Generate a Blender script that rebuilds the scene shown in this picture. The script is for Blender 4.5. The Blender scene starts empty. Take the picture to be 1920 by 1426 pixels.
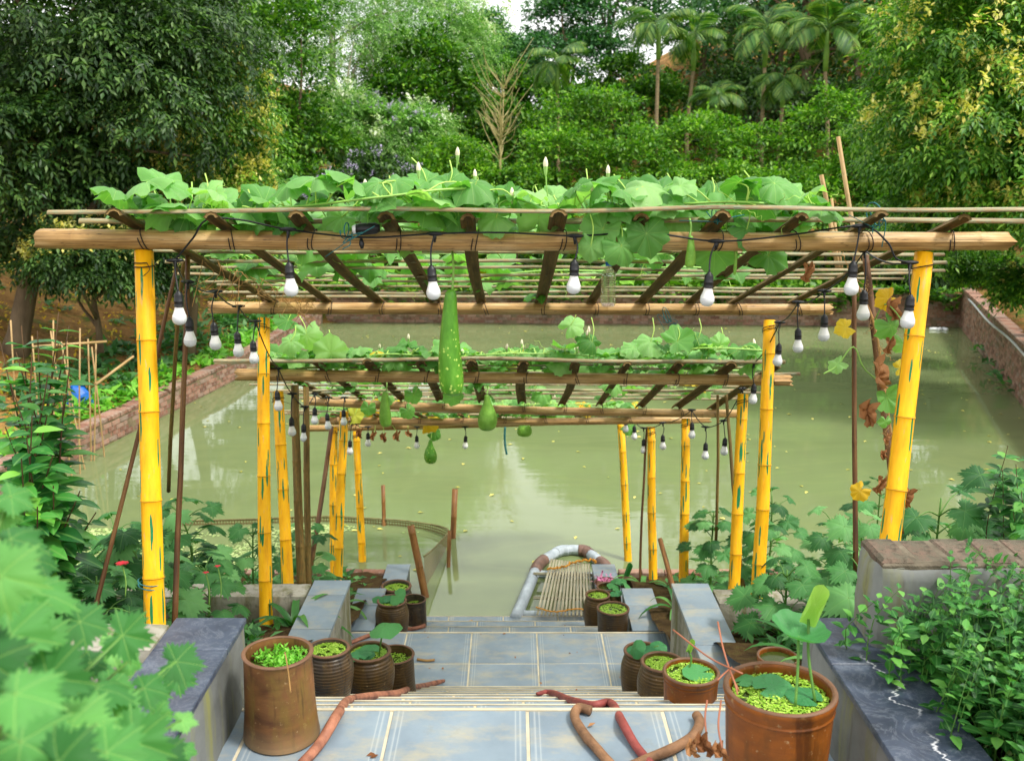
import bpy, math, random
import numpy as np
from mathutils import Matrix, Vector

# ------------------------------------------------------------------ camera, sky, sun, exposure
scene = bpy.context.scene
COL = scene.collection
PITCH = math.radians(12.0)
CAM_Z = 4.08                       # metres above the pond water (z = 0)
FPX = 1866.7                       # focal length in photograph pixels (35 mm lens)
cam_data = bpy.data.cameras.new("camera")
cam = bpy.data.objects.new("camera", cam_data)
COL.objects.link(cam)
cam.location = (0, 0, CAM_Z)
cam.rotation_euler = (math.radians(90) - PITCH, 0, 0)
cam_data.lens = 35.0
cam_data.sensor_width = 36.0
cam_data.clip_start = 0.05
cam_data.clip_end = 2000
cam_data.dof.use_dof = True
cam_data.dof.focus_distance = 4.7
cam_data.dof.aperture_fstop = 4.5
scene.camera = cam

world = bpy.data.worlds.new("World")
scene.world = world
world.use_nodes = True
wn = world.node_tree
wn.nodes.clear()
w_out = wn.nodes.new("ShaderNodeOutputWorld")
w_bg = wn.nodes.new("ShaderNodeBackground")
w_sky = wn.nodes.new("ShaderNodeTexSky")
w_sky.sky_type = 'NISHITA'
w_sky.sun_disc = False
SUN_EL, SUN_AZ = math.radians(58), math.radians(115)     # azimuth from +Y towards +X
w_sky.sun_elevation = SUN_EL
w_sky.sun_rotation = SUN_AZ
w_sky.air_density = 1.0
w_sky.dust_density = 4.0
w_sky.ozone_density = 1.0
w_mix = wn.nodes.new("ShaderNodeMix")                    # thin white cloud over the whole sky
w_mix.data_type = 'RGBA'
w_mix.inputs[0].default_value = 0.85
w_mix.inputs[7].default_value = (9.6, 9.6, 9.5, 1)
wn.links.new(w_sky.outputs[0], w_mix.inputs[6])
wn.links.new(w_mix.outputs[2], w_bg.inputs[0])
w_bg.inputs[1].default_value = 0.15
wn.links.new(w_bg.outputs[0], w_out.inputs[0])

sun_data = bpy.data.lights.new("sun", 'SUN')
sun = bpy.data.objects.new("sun", sun_data)
COL.objects.link(sun)
sun_data.energy = 3.0
sun_data.angle = math.radians(11)
sun_data.color = (1.0, 0.96, 0.88)
sdir = Vector((math.sin(SUN_AZ) * math.cos(SUN_EL), math.cos(SUN_AZ) * math.cos(SUN_EL), math.sin(SUN_EL)))
sun.rotation_euler = (-sdir).to_track_quat('-Z', 'Y').to_euler()
sun.location = (14, -5, 30)

scene.view_settings.view_transform = 'Standard'
scene.view_settings.look = 'None'
scene.view_settings.exposure = 0.40
scene.view_settings.gamma = 1.0
scene.view_settings.use_curve_mapping = False
try:
    scene.cycles.use_denoising = True
    scene.cycles.max_bounces = 6
    scene.cycles.diffuse_bounces = 3
    scene.cycles.glossy_bounces = 3
    scene.cycles.adaptive_threshold = 0.02
    scene.cycles.transparent_max_bounces = 8
except Exception:
    pass

# ------------------------------------------------------------------ helpers
RNG = np.random.default_rng(11)
random.seed(5)
CP, SP = math.cos(PITCH), math.sin(PITCH)


def at(px, py, d):
    """point seen at photograph pixel (px, py) at depth d metres"""
    u, v = (px - 960) / FPX, (py - 713) / FPX
    return np.array([u * d, d * (CP - v * SP), CAM_Z - d * (SP + v * CP)])


def atz(px, py, z):
    v = (py - 713) / FPX
    return at(px, py, (CAM_Z - z) / (SP + v * CP))


def aty(px, py, y):
    v = (py - 713) / FPX
    return at(px, py, y / (CP - v * SP))


def S(r, g, b):
    f = lambda c: (c / 255 / 12.92) if c <= 10 else ((c / 255 + 0.055) / 1.055) ** 2.4
    return (f(r), f(g), f(b), 1.0)


# ---- shapes: (V, [F...], UV)
def join(shapes):
    Vs, Fs, Us, off = [], {}, [], 0
    for V, F, U in shapes:
        Vs.append(V)
        Us.append(U if U is not None else np.zeros((len(V), 2)))
        for f in F:
            Fs.setdefault(f.shape[1], []).append(f + off)
        off += len(V)
    return np.concatenate(Vs), [np.concatenate(x) for x in Fs.values()], np.concatenate(Us)


def mesh(name, shape, smooth=True, origin=None):
    V, F, U = shape
    V = np.asarray(V, dtype=np.float64)
    if origin is not None:
        V = V - np.asarray(origin)
    me = bpy.data.meshes.new(name)
    F = [np.asarray(f, dtype=np.int32) for f in F if len(f)]
    nl = sum(f.size for f in F)
    npoly = sum(len(f) for f in F)
    me.vertices.add(len(V))
    me.vertices.foreach_set("co", V.astype(np.float32).ravel())
    me.loops.add(nl)
    li = np.concatenate([f.ravel() for f in F])
    me.loops.foreach_set("vertex_index", li)
    me.polygons.add(npoly)
    ls, o = [], 0
    for f in F:
        k = f.shape[1]
        ls.append(o + np.arange(len(f)) * k)
        o += f.size
    me.polygons.foreach_set("loop_start", np.concatenate(ls).astype(np.int32))
    if U is not None:
        uvl = me.uv_layers.new(name="UVMap")
        uvl.data.foreach_set("uv", np.asarray(U, dtype=np.float32)[li].ravel())
    me.update(calc_edges=True)
    me.polygons.foreach_set("use_smooth", np.full(npoly, smooth, dtype=bool))
    me.update()
    return me


def base_of(V):
    V = np.asarray(V)
    return np.array([(V[:, 0].min() + V[:, 0].max()) / 2, (V[:, 1].min() + V[:, 1].max()) / 2, V[:, 2].min()])


def tag(o, label=None, cat=None, group=None, kind=None):
    if label: o["label"] = label
    if cat: o["category"] = cat
    if group: o["group"] = group
    if kind: o["kind"] = kind
    return o


def wloc(p):
    v = np.array(p.location)
    if p.parent: v = v + wloc(p.parent)
    return v


def obj(name, shape, mat, parent=None, smooth=True, label=None, cat=None, group=None, kind=None):
    """one mesh object from world-space shape"""
    org = wloc(parent) if parent is not None else base_of(shape[0])
    me = mesh(name, shape, smooth, org)
    me.materials.append(mat)
    o = bpy.data.objects.new(name, me)
    COL.objects.link(o)
    if parent is not None:
        o.parent = parent
    else:
        o.location = org
    return tag(o, label, cat, group, kind)


def empty(name, loc, label=None, cat=None, group=None, kind=None):
    o = bpy.data.objects.new(name, None)
    o.empty_display_size = 0.1
    o.location = tuple(loc)
    COL.objects.link(o)
    return tag(o, label, cat, group, kind)


def inst(name, me, parent, pos, M=None, label=None, kind=None, cat=None, group=None):
    """an object using shared mesh data, world position pos and 3x3 M"""
    o = bpy.data.objects.new(name, me)
    COL.objects.link(o)
    m4 = Matrix.Identity(4)
    if M is not None:
        for i in range(3):
            for j in range(3):
                m4[i][j] = float(M[i][j])
    p = np.asarray(pos, dtype=float)
    if parent is not None:
        p = p - wloc(parent)
        o.parent = parent
    m4[0][3], m4[1][3], m4[2][3] = float(p[0]), float(p[1]), float(p[2])
    o.matrix_basis = m4
    return tag(o, label, cat, group, kind)


def unit(v):
    v = np.asarray(v, dtype=float)
    n = np.linalg.norm(v, axis=-1, keepdims=True)
    return v / np.maximum(n, 1e-9)


def frame(axis, normal):
    """matrices with local y = axis, z ~ normal; works on (3,) or (N,3)"""
    y = unit(axis)
    x = unit(np.cross(y, normal))
    z = np.cross(x, y)
    return np.stack([x, y, z], axis=-1)


def scatter(tpl, M, T):
    V, F, U = tpl
    n, k = len(T), len(V)
    W = np.einsum('nij,kj->nki', M, V) + np.asarray(T)[:, None, :]
    off = (np.arange(n) * k)[:, None, None]
    return W.reshape(-1, 3), [(f[None] + off).reshape(-1, f.shape[1]) for f in F], np.tile(U, (n, 1))


def tube(P, R, seg=8, caps=True, squash=None, vscale=1.0):
    P = np.asarray(P, dtype=float)
    n = len(P)
    R = np.broadcast_to(np.asarray(R, dtype=float), (n,))
    T = np.gradient(P, axis=0)
    bad = np.linalg.norm(T, axis=1) < 1e-7
    if bad.any():
        T[bad] = P[-1] - P[0]
    T = unit(T)
    X = np.zeros((n, 3))
    main = unit(P[-1] - P[0]) if np.linalg.norm(P[-1] - P[0]) > 1e-6 else T[0]
    ref = np.array([0., 0, 1]) if abs(main[2]) < 0.8 else np.array([0., 1, 0])
    x = unit(np.cross(T[0], ref))
    for i in range(n):
        x = x - T[i] * np.dot(x, T[i])
        x = unit(x)
        X[i] = x
    Yv = np.cross(T, X)
    a = np.linspace(0, 2 * math.pi, seg + 1)
    c, s = np.cos(a), np.sin(a)
    V = P[:, None, :] + R[:, None, None] * (c[None, :, None] * X[:, None, :] + s[None, :, None] * Yv[:, None, :])
    L = np.concatenate([[0], np.cumsum(np.linalg.norm(np.diff(P, axis=0), axis=1))]) * vscale
    U = np.stack([np.broadcast_to(a / (2 * math.pi), (n, seg + 1)), np.broadcast_to(L[:, None], (n, seg + 1))], axis=-1)
    V = V.reshape(-1, 3)
    U = U.reshape(-1, 2)
    i = np.arange(n - 1)[:, None] * (seg + 1) + np.arange(seg)[None, :]
    q = np.stack([i, i + 1, i + seg + 2, i + seg + 1], axis=-1).reshape(-1, 4)
    F = [q]
    if caps:
        k = len(V)
        V = np.concatenate([V, P[:1], P[-1:]])
        U = np.concatenate([U, [[0.5, L[0]]], [[0.5, L[-1]]]])
        j = np.arange(seg)
        t1 = np.stack([np.full(seg, k), j + 1, j], axis=-1)
        b = (n - 1) * (seg + 1)
        t2 = np.stack([np.full(seg, k + 1), b + j, b + j + 1], axis=-1)
        F.append(np.concatenate([t1, t2]))
    return V, F, U


def lathe(prof, seg=24, centre=(0, 0, 0), wob=0.0, seed=0):
    prof = np.asarray(prof, dtype=float)
    a = np.linspace(0, 2 * math.pi, seg + 1)
    n = len(prof)
    rg = np.random.default_rng(seed)
    w = 1 + wob * np.sin(a * 2 + rg.uniform(0, 6)) + wob * .6 * np.sin(a * 3 + rg.uniform(0, 6))
    w[-1] = w[0]
    V = np.stack([prof[:, 0:1] * np.cos(a) * w, prof[:, 0:1] * np.sin(a) * w, np.broadcast_to(prof[:, 1:2], (n, seg + 1))], axis=-1)
    L = np.concatenate([[0], np.cumsum(np.linalg.norm(np.diff(prof, axis=0), axis=1))])
    U = np.stack([np.broadcast_to(a / (2 * math.pi), (n, seg + 1)), np.broadcast_to(L[:, None], (n, seg + 1))], axis=-1).reshape(-1, 2)
    i = np.arange(n - 1)[:, None] * (seg + 1) + np.arange(seg)[None, :]
    q = np.stack([i, i + 1, i + seg + 2, i + seg + 1], axis=-1).reshape(-1, 4)
    return V.reshape(-1, 3) + np.asarray(centre), [q], U


def box(x0, x1, y0, y1, z0, z1, bev=0.0):
    if bev <= 0:
        V = np.array([[x, y, z] for z in (z0, z1) for y in (y0, y1) for x in (x0, x1)], dtype=float)
        F = np.array([[0, 2, 3, 1], [4, 5, 7, 6], [0, 1, 5, 4], [2, 6, 7, 3], [0, 4, 6, 2], [1, 3, 7, 5]])
        return V, [F], np.zeros((8, 2))
    b = bev
    V = [[x0, y0, z0], [x1, y0, z0], [x1, y1, z0], [x0, y1, z0],
         [x0, y0, z1 - b], [x1, y0, z1 - b], [x1, y1, z1 - b], [x0, y1, z1 - b],
         [x0 + b, y0 + b, z1], [x1 - b, y0 + b, z1], [x1 - b, y1 - b, z1], [x0 + b, y1 - b, z1]]
    F = [[0, 3, 2, 1], [8, 9, 10, 11]]
    for k in range(4):
        m = (k + 1) % 4
        F += [[k, m, 4 + m, 4 + k], [4 + k, 4 + m, 8 + m, 8 + k]]
    return np.array(V, dtype=float), [np.array(F)], np.zeros((12, 2))


def rough_box(x0, x1, y0, y1, z0, z1, step=.06, amp=.008, rnd=.02, seed=0):
    """worn masonry block: subdivided faces, rounded and uneven edges"""
    lo, hi = np.array([x0, y0, z0]), np.array([x1, y1, z1])
    Vs, Fs, off = [], [], 0
    for ax in range(3):
        u, v = [(1, 2), (2, 0), (0, 1)][ax]
        nu, nv = max(2, min(60, int((hi[u] - lo[u]) / step))), max(2, min(40, int((hi[v] - lo[v]) / step)))
        for sgn in (0, 1):
            A, B = np.meshgrid(np.linspace(lo[u], hi[u], nu + 1), np.linspace(lo[v], hi[v], nv + 1), indexing='ij')
            P = np.zeros(A.shape + (3,))
            P[..., u], P[..., v], P[..., ax] = A, B, (hi if sgn else lo)[ax]
            Vs.append(P.reshape(-1, 3))
            i = np.arange(nu)[:, None] * (nv + 1) + np.arange(nv)[None, :]
            q = np.stack([i, i + nv + 1, i + nv + 2, i + 1], -1).reshape(-1, 4) + off
            Fs.append(q if sgn else q[:, ::-1])
            off += (nu + 1) * (nv + 1)
    V = np.concatenate(Vs)
    d = np.minimum(V - lo, hi - V)
    near = np.sort(d, axis=1)[:, 1]
    c = (lo + hi) / 2
    k = np.clip(1 - near / (rnd * 2.2), 0, 1)[:, None]
    n1 = np.sin(V @ np.array([31., 17., 23.]) + seed) + np.sin(V @ np.array([-13., 41., 19.]) + 2 * seed) + np.sin(V @ np.array([67., -29., 53.]))
    V = V - np.where(d < 1e-6, np.sign(V - c), 0) * (k ** 2 * rnd * (.5 + .25 * n1[:, None] * .6)) + np.stack([n1, np.roll(n1, 1), n1], -1) * 0
    V = V + np.where(d < 1e-6, np.sign(V - c), 0) * (n1 * amp / 3)[:, None]
    return V, [np.concatenate(Fs)], np.zeros((len(V), 2))


def move(shape, M=None, t=(0, 0, 0)):
    V, F, U = shape
    V = V if M is None else V @ np.asarray(M).T
    return V + np.asarray(t), F, U


def rotz(a):
    c, s = math.cos(a), math.sin(a)
    return np.array([[c, -s, 0], [s, c, 0], [0, 0, 1.0]])


def smooth_path(pts, n=24):
    """Catmull-Rom through pts"""
    P = np.asarray(pts, dtype=float)
    if len(P) < 3:
        t = np.linspace(0, 1, n)[:, None]
        return P[0] * (1 - t) + P[-1] * t
    Q = np.vstack([2 * P[0] - P[1], P, 2 * P[-1] - P[-2]])
    out = []
    m = max(2, int(math.ceil(n / (len(P) - 1))))
    for i in range(len(P) - 1):
        p0, p1, p2, p3 = Q[i:i + 4]
        for t in np.linspace(0, 1, m, endpoint=False):
            out.append(.5 * ((2 * p1) + (p2 - p0) * t + (2 * p0 - 5 * p1 + 4 * p2 - p3) * t * t + (3 * p1 - p0 - 3 * p2 + p3) * t ** 3))
    out.append(P[-1])
    return np.array(out)


def sag(a, b, drop, n=10):
    t = np.linspace(0, 1, n)[:, None]
    P = np.asarray(a) * (1 - t) + np.asarray(b) * t
    P[:, 2] -= drop * 4 * (t * (1 - t))[:, 0]
    return P


# ---- leaf templates (base at origin, blade along +y, face +z)
def leaf_radial(outline, sectors=24, rings=3, cup=0.25, fold=0.15, wave=0.05, wfreq=6, seed=0, pleat=0.0, veins=9):
    """outline(theta) -> radius; theta 0 = tip (+y); origin = petiole joint"""
    rg = np.random.default_rng(seed)
    th = np.linspace(-math.pi, math.pi, sectors + 1)
    r = np.array([outline(t) for t in th])
    V, U = [[0, 0, 0]], [[0, 0]]
    ph, ph2 = rg.uniform(0, 6.28), rg.uniform(0, 6.28)
    for k in range(1, rings + 1):
        f = k / rings
        for i, t in enumerate(th):
            x, y = r[i] * f * math.sin(t), r[i] * f * math.cos(t)
            z = -cup * (f ** 2) * r[i] + fold * abs(x) * (1 - .5 * f) + wave * f ** 2 * math.sin(wfreq * t + ph) + wave * .5 * f * math.sin(3 * t + ph2) + pleat * r[i] * f * abs(math.sin(t * veins / 2))
            V.append([x, y, z]); U.append([x, y])
    m = sectors + 1
    F3 = [[0, 1 + i + 1, 1 + i] for i in range(sectors)]
    F4 = []
    for k in range(rings - 1):
        for i in range(sectors):
            a = 1 + k * m + i
            F4.append([a, a + 1, a + m + 1, a + m])
    return np.array(V, dtype=float), [np.array(F3)] + ([np.array(F4)] if F4 else []), np.array(U)


def leaf_strip(n=4, width=0.4, fold=0.15, droop=0.25, tipp=1.0, basep=0.6, serr=0.0, cols=1):
    """unit-length ovate leaf; cols quads per half"""
    V, U = [], []
    ts = np.linspace(0, 1, n + 1)
    for t in ts:
        w = width * .5 * (math.sin(math.pi * t ** basep)) ** tipp if 0 < t < 1 else 0.004
        w = max(w, 0.004)
        z = -droop * t * t
        for s in (-1, 0, 1):
            V.append([s * w, t, z + abs(s) * fold * w])
            U.append([s * w, t])
    F = []
    for i in range(n):
        a = i * 3
        F += [[a, a + 1, a + 4, a + 3], [a + 1, a + 2, a + 5, a + 4]]
    return np.array(V, dtype=float), [np.array(F)], np.array(U)


def kite(width=0.42, fold=0.12):
    V = np.array([[0, 0, 0], [width / 2, .45, fold * width], [0, 1, -.08], [-width / 2, .45, fold * width]], dtype=float)
    return V, [np.array([[0, 1, 2], [0, 2, 3]])], V[:, :2].copy()


def spray(pairs=3, leaflet=0.34, ang=55, width=0.42, droop=0.3):
    """pinnate spray, unit length"""
    k = kite(width)
    Ms, Ts = [], []
    for i in range(pairs):
        t = (i + .6) / (pairs + .6)
        p = np.array([0, t, -droop * t * t])
        for s in (-1, 1):
            a = math.radians(ang - 18 * t)
            ax = np.array([s * math.sin(a), math.cos(a), -.25 - .3 * t])
            Ms.append(frame(ax, np.array([s * .25, .1, 1.0])) * leaflet * (1 - .25 * t))
            Ts.append(p)
    Ms.append(frame(np.array([0, 1, -.5]), np.array([0, .2, 1.])) * leaflet)
    Ts.append(np.array([0, .9, -droop * .81]))
    return scatter(k, np.array(Ms), np.array(Ts))


def rnd_dirs(n, rg):
    v = rg.normal(size=(n, 3))
    return unit(v)
# ------------------------------------------------------------------ materials
class NT:
    def __init__(self, name):
        self.m = bpy.data.materials.new(name)
        self.m.use_nodes = True
        self.t = self.m.node_tree
        self.t.nodes.clear()
        self.out = self.n("ShaderNodeOutputMaterial")

    def n(self, typ, **kw):
        o = self.t.nodes.new(typ)
        for k, v in kw.items():
            setattr(o, k, v)
        return o

    def link(self, a, b):
        self.t.links.new(a, b)

    def val(self, sock, v):
        if hasattr(v, "is_linked") or isinstance(v, bpy.types.NodeSocket):
            self.link(v, sock)
        else:
            sock.default_value = v

    def bsdf(self, color, rough=0.6, bump=None, spec=0.4, **kw):
        b = self.n("ShaderNodeBsdfPrincipled")
        self.val(b.inputs["Base Color"], color)
        self.val(b.inputs["Roughness"], rough)
        self.val(b.inputs["Specular IOR Level"], spec)
        if bump is not None:
            self.link(bump, b.inputs["Normal"])
        for k, v in kw.items():
            self.val(b.inputs[k], v)
        return b

    def done(self, shader):
        self.link(shader.outputs[0], self.out.inputs[0])
        return self.m

    def coord(self, which="Object"):
        return self.n("ShaderNodeTexCoord").outputs[which]

    def mapv(self, vec, scale=(1, 1, 1), loc=(0, 0, 0)):
        m = self.n("ShaderNodeMapping")
        self.link(vec, m.inputs[0])
        m.inputs["Scale"].default_value = scale
        m.inputs["Location"].default_value = loc
        return m.outputs[0]

    def noise(self, vec, scale=5, detail=4, rough=.55, dist=0.0, which="Fac"):
        o = self.n("ShaderNodeTexNoise")
        if vec is not None: self.link(vec, o.inputs["Vector"])
        o.inputs["Scale"].default_value = scale
        o.inputs["Detail"].default_value = detail
        o.inputs["Roughness"].default_value = rough
        o.inputs["Distortion"].default_value = dist
        return o.outputs[which]

    def voro(self, vec, scale=5, feature='F1', which="Distance", rnd=1.0):
        o = self.n("ShaderNodeTexVoronoi", feature=feature)
        if vec is not None: self.link(vec, o.inputs["Vector"])
        o.inputs["Scale"].default_value = scale
        o.inputs["Randomness"].default_value = rnd
        return o.outputs[which]

    def ramp(self, fac, stops, interp='LINEAR'):
        o = self.n("ShaderNodeValToRGB")
        o.color_ramp.interpolation = interp
        e = o.color_ramp.elements
        while len(e) < len(stops): e.new(0.5)
        for i, (p, c) in enumerate(stops):
            e[i].position = p
            e[i].color = c if not isinstance(c, (int, float)) else (c, c, c, 1)
        self.link(fac, o.inputs[0])
        return o.outputs[0]

    def mix(self, fac, a, b, mode='MIX'):
        o = self.n("ShaderNodeMix", data_type='RGBA', blend_type=mode)
        self.val(o.inputs[0], fac)
        self.val(o.inputs[6], a)
        self.val(o.inputs[7], b)
        return o.outputs[2]

    def math(self, op, a, b=None, c=None, clamp=False):
        o = self.n("ShaderNodeMath", operation=op, use_clamp=clamp)
        self.val(o.inputs[0], a)
        if b is not None: self.val(o.inputs[1], b)
        if c is not None: self.val(o.inputs[2], c)
        return o.outputs[0]

    def bump(self, h, strength=.3, dist=.02):
        o = self.n("ShaderNodeBump")
        o.inputs["Strength"].default_value = strength
        o.inputs["Distance"].default_value = dist
        self.link(h, o.inputs["Height"])
        return o.outputs[0]

    def rnd(self):
        """one random number per leaf: island + object"""
        g = self.n("ShaderNodeNewGeometry").outputs["Random Per Island"]
        o = self.n("ShaderNodeObjectInfo").outputs["Random"]
        return self.math('FRACT', self.math('ADD', g, o))

    def sep(self, vec):
        o = self.n("ShaderNodeSeparateXYZ")
        self.link(vec, o.inputs[0])
        return o.outputs


def leaf_mat(name, stops, trans=0.35, tcol=None, rough=.45, veins=0, veincol=None, veinw=.006, midrib=False, patch=0.0, spec=.35):
    m = NT(name)
    c = m.ramp(m.rnd(), stops)
    co = m.coord()
    if patch:
        nz = m.ramp(m.noise(co, 1.1, 3), [(.4, 0.), (.62, 1.)])
        c = m.mix(m.math('MULTIPLY', nz, patch), c, stops[0][1])
    if name == 'gourd_leaf':
        c = m.mix(m.ramp(m.noise(co, 2.3, 5, .7), [(.62, 0.), (.72, .55)]), c, S(186, 190, 84))
    bump = None
    if veins or midrib:
        uv = m.sep(m.coord("UV"))
        if veins:
            ang = m.math('ARCTAN2', uv[0], uv[1])
            rr = m.math('SQRT', m.math('ADD', m.math('MULTIPLY', uv[0], uv[0]), m.math('MULTIPLY', uv[1], uv[1])))
            sn = m.math('ABSOLUTE', m.math('SINE', m.math('MULTIPLY', ang, veins / 2)))
            dd = m.math('MULTIPLY', sn, rr)
        else:
            dd = m.math('ABSOLUTE', uv[0])
        mask = m.ramp(dd, [(0, 1.0), (veinw, .8), (veinw * 2.2, 0.0)])
        c = m.mix(m.math('MULTIPLY', mask, .5), c, veincol)
        if veins:
            # puckered blade between the side veins
            wv = m.math('SINE', m.math('MULTIPLY', m.math('ADD', rr, dd), 75.0 if veinw < .02 else 30.))
            bump = m.bump(wv, .25, .004)
    b = m.bsdf(c, rough, bump, spec)
    if trans <= 0:
        return m.done(b)
    t = m.n("ShaderNodeBsdfTranslucent")
    tc = m.mix(1.0, c, tcol or (1.5, 1.7, .7, 1), 'MULTIPLY')
    m.link(tc, t.inputs[0])
    x = m.n("ShaderNodeMixShader")
    x.inputs[0].default_value = trans
    m.link(b.outputs[0], x.inputs[1])
    m.link(t.outputs[0], x.inputs[2])
    return m.done(x)


def M_plain(name, col, rough=.6, var=.25, scale=8., bump=.15, bd=.005, spec=.4, col2=None, stretch=(1, 1, 1)):
    m = NT(name)
    co = m.mapv(m.coord(), stretch)
    n1 = m.noise(co, scale, 5)
    dark = tuple(x * (1 - var) for x in col[:3]) + (1,)
    lite = tuple(min(1, x * (1 + var)) for x in (col2 or col)[:3]) + (1,)
    c = m.ramp(n1, [(.3, dark), (.7, lite)])
    return m.done(m.bsdf(c, rough, m.bump(m.noise(co, scale * 4, 4), bump, bd), spec))


MAT = {}
# painted bamboo posts: yellow with green brush strokes, knots, scuffs
m = NT("yellow_painted_bamboo")
uv = m.coord("UV")
base = m.ramp(m.noise(m.mapv(uv, (3, 2.0, 1)), 2.4, 6, .65), [(.28, S(214, 146, 14)), (.45, S(240, 172, 8)), (.65, S(250, 190, 18)), (.8, S(246, 206, 84))])
rno = m.n("ShaderNodeObjectInfo").outputs["Random"]
cb_ = m.n("ShaderNodeCombineXYZ")
m.link(m.math('MULTIPLY', rno, 40.), cb_.inputs[1])
ad_ = m.n("ShaderNodeVectorMath", operation='ADD')
m.link(uv, ad_.inputs[0]); m.link(cb_.outputs[0], ad_.inputs[1])
uvr = ad_.outputs[0]
wob_ = m.noise(m.mapv(uvr, (3, 6, 1)), 2, 2, .5, which="Color")
wv_ = m.n("ShaderNodeVectorMath", operation='MULTIPLY_ADD')
m.link(wob_, wv_.inputs[0]); wv_.inputs[1].default_value = (.25, .3, 0)
m.link(m.mapv(uvr, (8.0, 2.7, 1)), wv_.inputs[2])
vo_ = m.n("ShaderNodeTexVoronoi", voronoi_dimensions='2D')
vo_.inputs["Scale"].default_value = 1.0
m.link(wv_.outputs[0], vo_.inputs["Vector"])
on_ = m.math('LESS_THAN', m.sep(vo_.outputs["Color"])[0], .88)
wid_ = m.math('ADD', m.math('MULTIPLY', m.sep(vo_.outputs["Color"])[1], .12), .13)
mask = m.math('MULTIPLY', m.math('LESS_THAN', vo_.outputs["Distance"], wid_), on_)
c = m.mix(mask, base, S(20, 120, 70))
scuf = m.ramp(m.noise(m.mapv(uv, (5, 3, 1), (9, 2, 0)), 2.0, 6, .7), [(.60, 0.0), (.68, 1.0)])
c = m.mix(m.math('MULTIPLY', scuf, .7), c, S(190, 160, 120))
spk = m.ramp(m.voro(m.mapv(uv, (6, 14, 1)), 2.2), [(.035, 1.0), (.06, 0.0)])
c = m.mix(m.math('MULTIPLY', spk, .8), c, S(70, 45, 20))
kn = m.math('ABSOLUTE', m.math('SUBTRACT', m.math('FRACT', m.math('DIVIDE', m.sep(uv)[1], .27)), .5))
kn = m.ramp(kn, [(0.0, 1.0), (.008, .8), (.022, 0.0)])
MAT["yellow"] = m.done(m.bsdf(c, .55, m.bump(m.noise(m.mapv(uv, (20, 2, 1)), 3, 3), .3, .004), .3))


def bamboo_mat(name, ca, cb, cc, moss=None, rough=.5):
    m = NT(name)
    uv = m.coord("UV")
    rn = m.n("ShaderNodeObjectInfo").outputs["Random"]
    comb = m.n("ShaderNodeVectorMath", operation='ADD')
    m.link(uv, comb.inputs[0])
    cmb = m.n("ShaderNodeCombineXYZ")
    m.link(m.math('MULTIPLY', rn, 37.), cmb.inputs[1])
    m.link(cmb.outputs[0], comb.inputs[1])
    v = comb.outputs[0]
    fine = m.noise(m.mapv(v, (16, 1.2, 1)), 2.0, 5, .6)
    big = m.noise(m.mapv(v, (2, 1.6, 1)), 1.5, 4, .6)
    c = m.ramp(big, [(.28, ca), (.5, cb), (.72, cc)])
    c = m.mix(m.ramp(fine, [(.45, 0.0), (.62, .6)]), c, tuple(x * .45 for x in ca[:3]) + (1,))
    if moss:
        ms = m.ramp(m.noise(m.mapv(v, (6, 8, 1)), 2.4, 5, .7), [(.45, 0.0), (.62, 1.0)])
        c = m.mix(m.math('MULTIPLY', ms, .8), c, moss)
    sp = m.ramp(m.noise(m.mapv(v, (9, 5, 1)), 3, 4, .6), [(.61, 0.0), (.70, .8)])
    c = m.mix(sp, c, S(38, 28, 18))
    return m.done(m.bsdf(c, rough, m.bump(fine, .35, .004), .35))


MAT["beam"] = bamboo_mat("weathered_tan_bamboo", S(134, 98, 52), S(186, 148, 92), S(212, 182, 132))
MAT["rafter"] = bamboo_mat("mossy_split_bamboo", S(74, 54, 30), S(122, 92, 50), S(150, 118, 70), S(96, 92, 42), .8)
MAT["slat"] = bamboo_mat("split_bamboo_slat", S(96, 72, 42), S(160, 134, 92), S(196, 186, 150), S(120, 138, 110), .55)
MAT["pole"] = bamboo_mat("brown_bamboo_pole", S(62, 40, 20), S(104, 68, 32), S(136, 100, 52), None, .6)
MAT["pole_moss"] = bamboo_mat("lichen_bamboo_pole", S(84, 62, 26), S(128, 98, 44), S(160, 132, 70), S(92, 84, 40), .7)
MAT["stick"] = bamboo_mat("dry_bamboo_stick", S(150, 118, 70), S(188, 156, 104), S(214, 188, 140))
MAT["stake"] = bamboo_mat("old_bamboo_stake", S(90, 56, 26), S(140, 94, 46), S(170, 126, 72))
MAT["node"] = M_plain("brown_bamboo_node", S(206, 146, 28), .6, .4, 30)
MAT["wire"] = M_plain("rusty_tie_wire", S(46, 34, 26), .6)
MAT["twine"] = M_plain("blue_green_twine", S(40, 110, 112), .7)
MAT["black"] = M_plain("black_cable_rubber", S(24, 25, 28), .45, .1)

# tiles
m = NT("blue_grey_floor_tile")
co = m.coord()
rn = m.n("ShaderNodeObjectInfo").outputs["Random"]
off = m.n("ShaderNodeCombineXYZ")
m.link(m.math('MULTIPLY', rn, 20.), off.inputs[0])
va = m.n("ShaderNodeVectorMath", operation='ADD')
m.link(co, va.inputs[0]); m.link(off.outputs[0], va.inputs[1])
v = va.outputs[0]
c = m.ramp(m.noise(v, 3.0, 5, .6), [(.3, S(106, 120, 131)), (.6, S(128, 143, 154)), (.8, S(148, 160, 166))])
c = m.mix(m.ramp(m.noise(v, 260, 2), [(.4, 0.), (.6, .35)]), c, S(120, 134, 146))
sx = m.math('ABSOLUTE', m.sep(co)[0])
band = m.ramp(sx, [(.203, 0.), (.204, .3), (.209, .3), (.210, 0.), (.219, 0.), (.220, .3), (.226, .3), (.227, 0.)], 'LINEAR')
c = m.mix(band, c, S(206, 208, 202))
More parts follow.
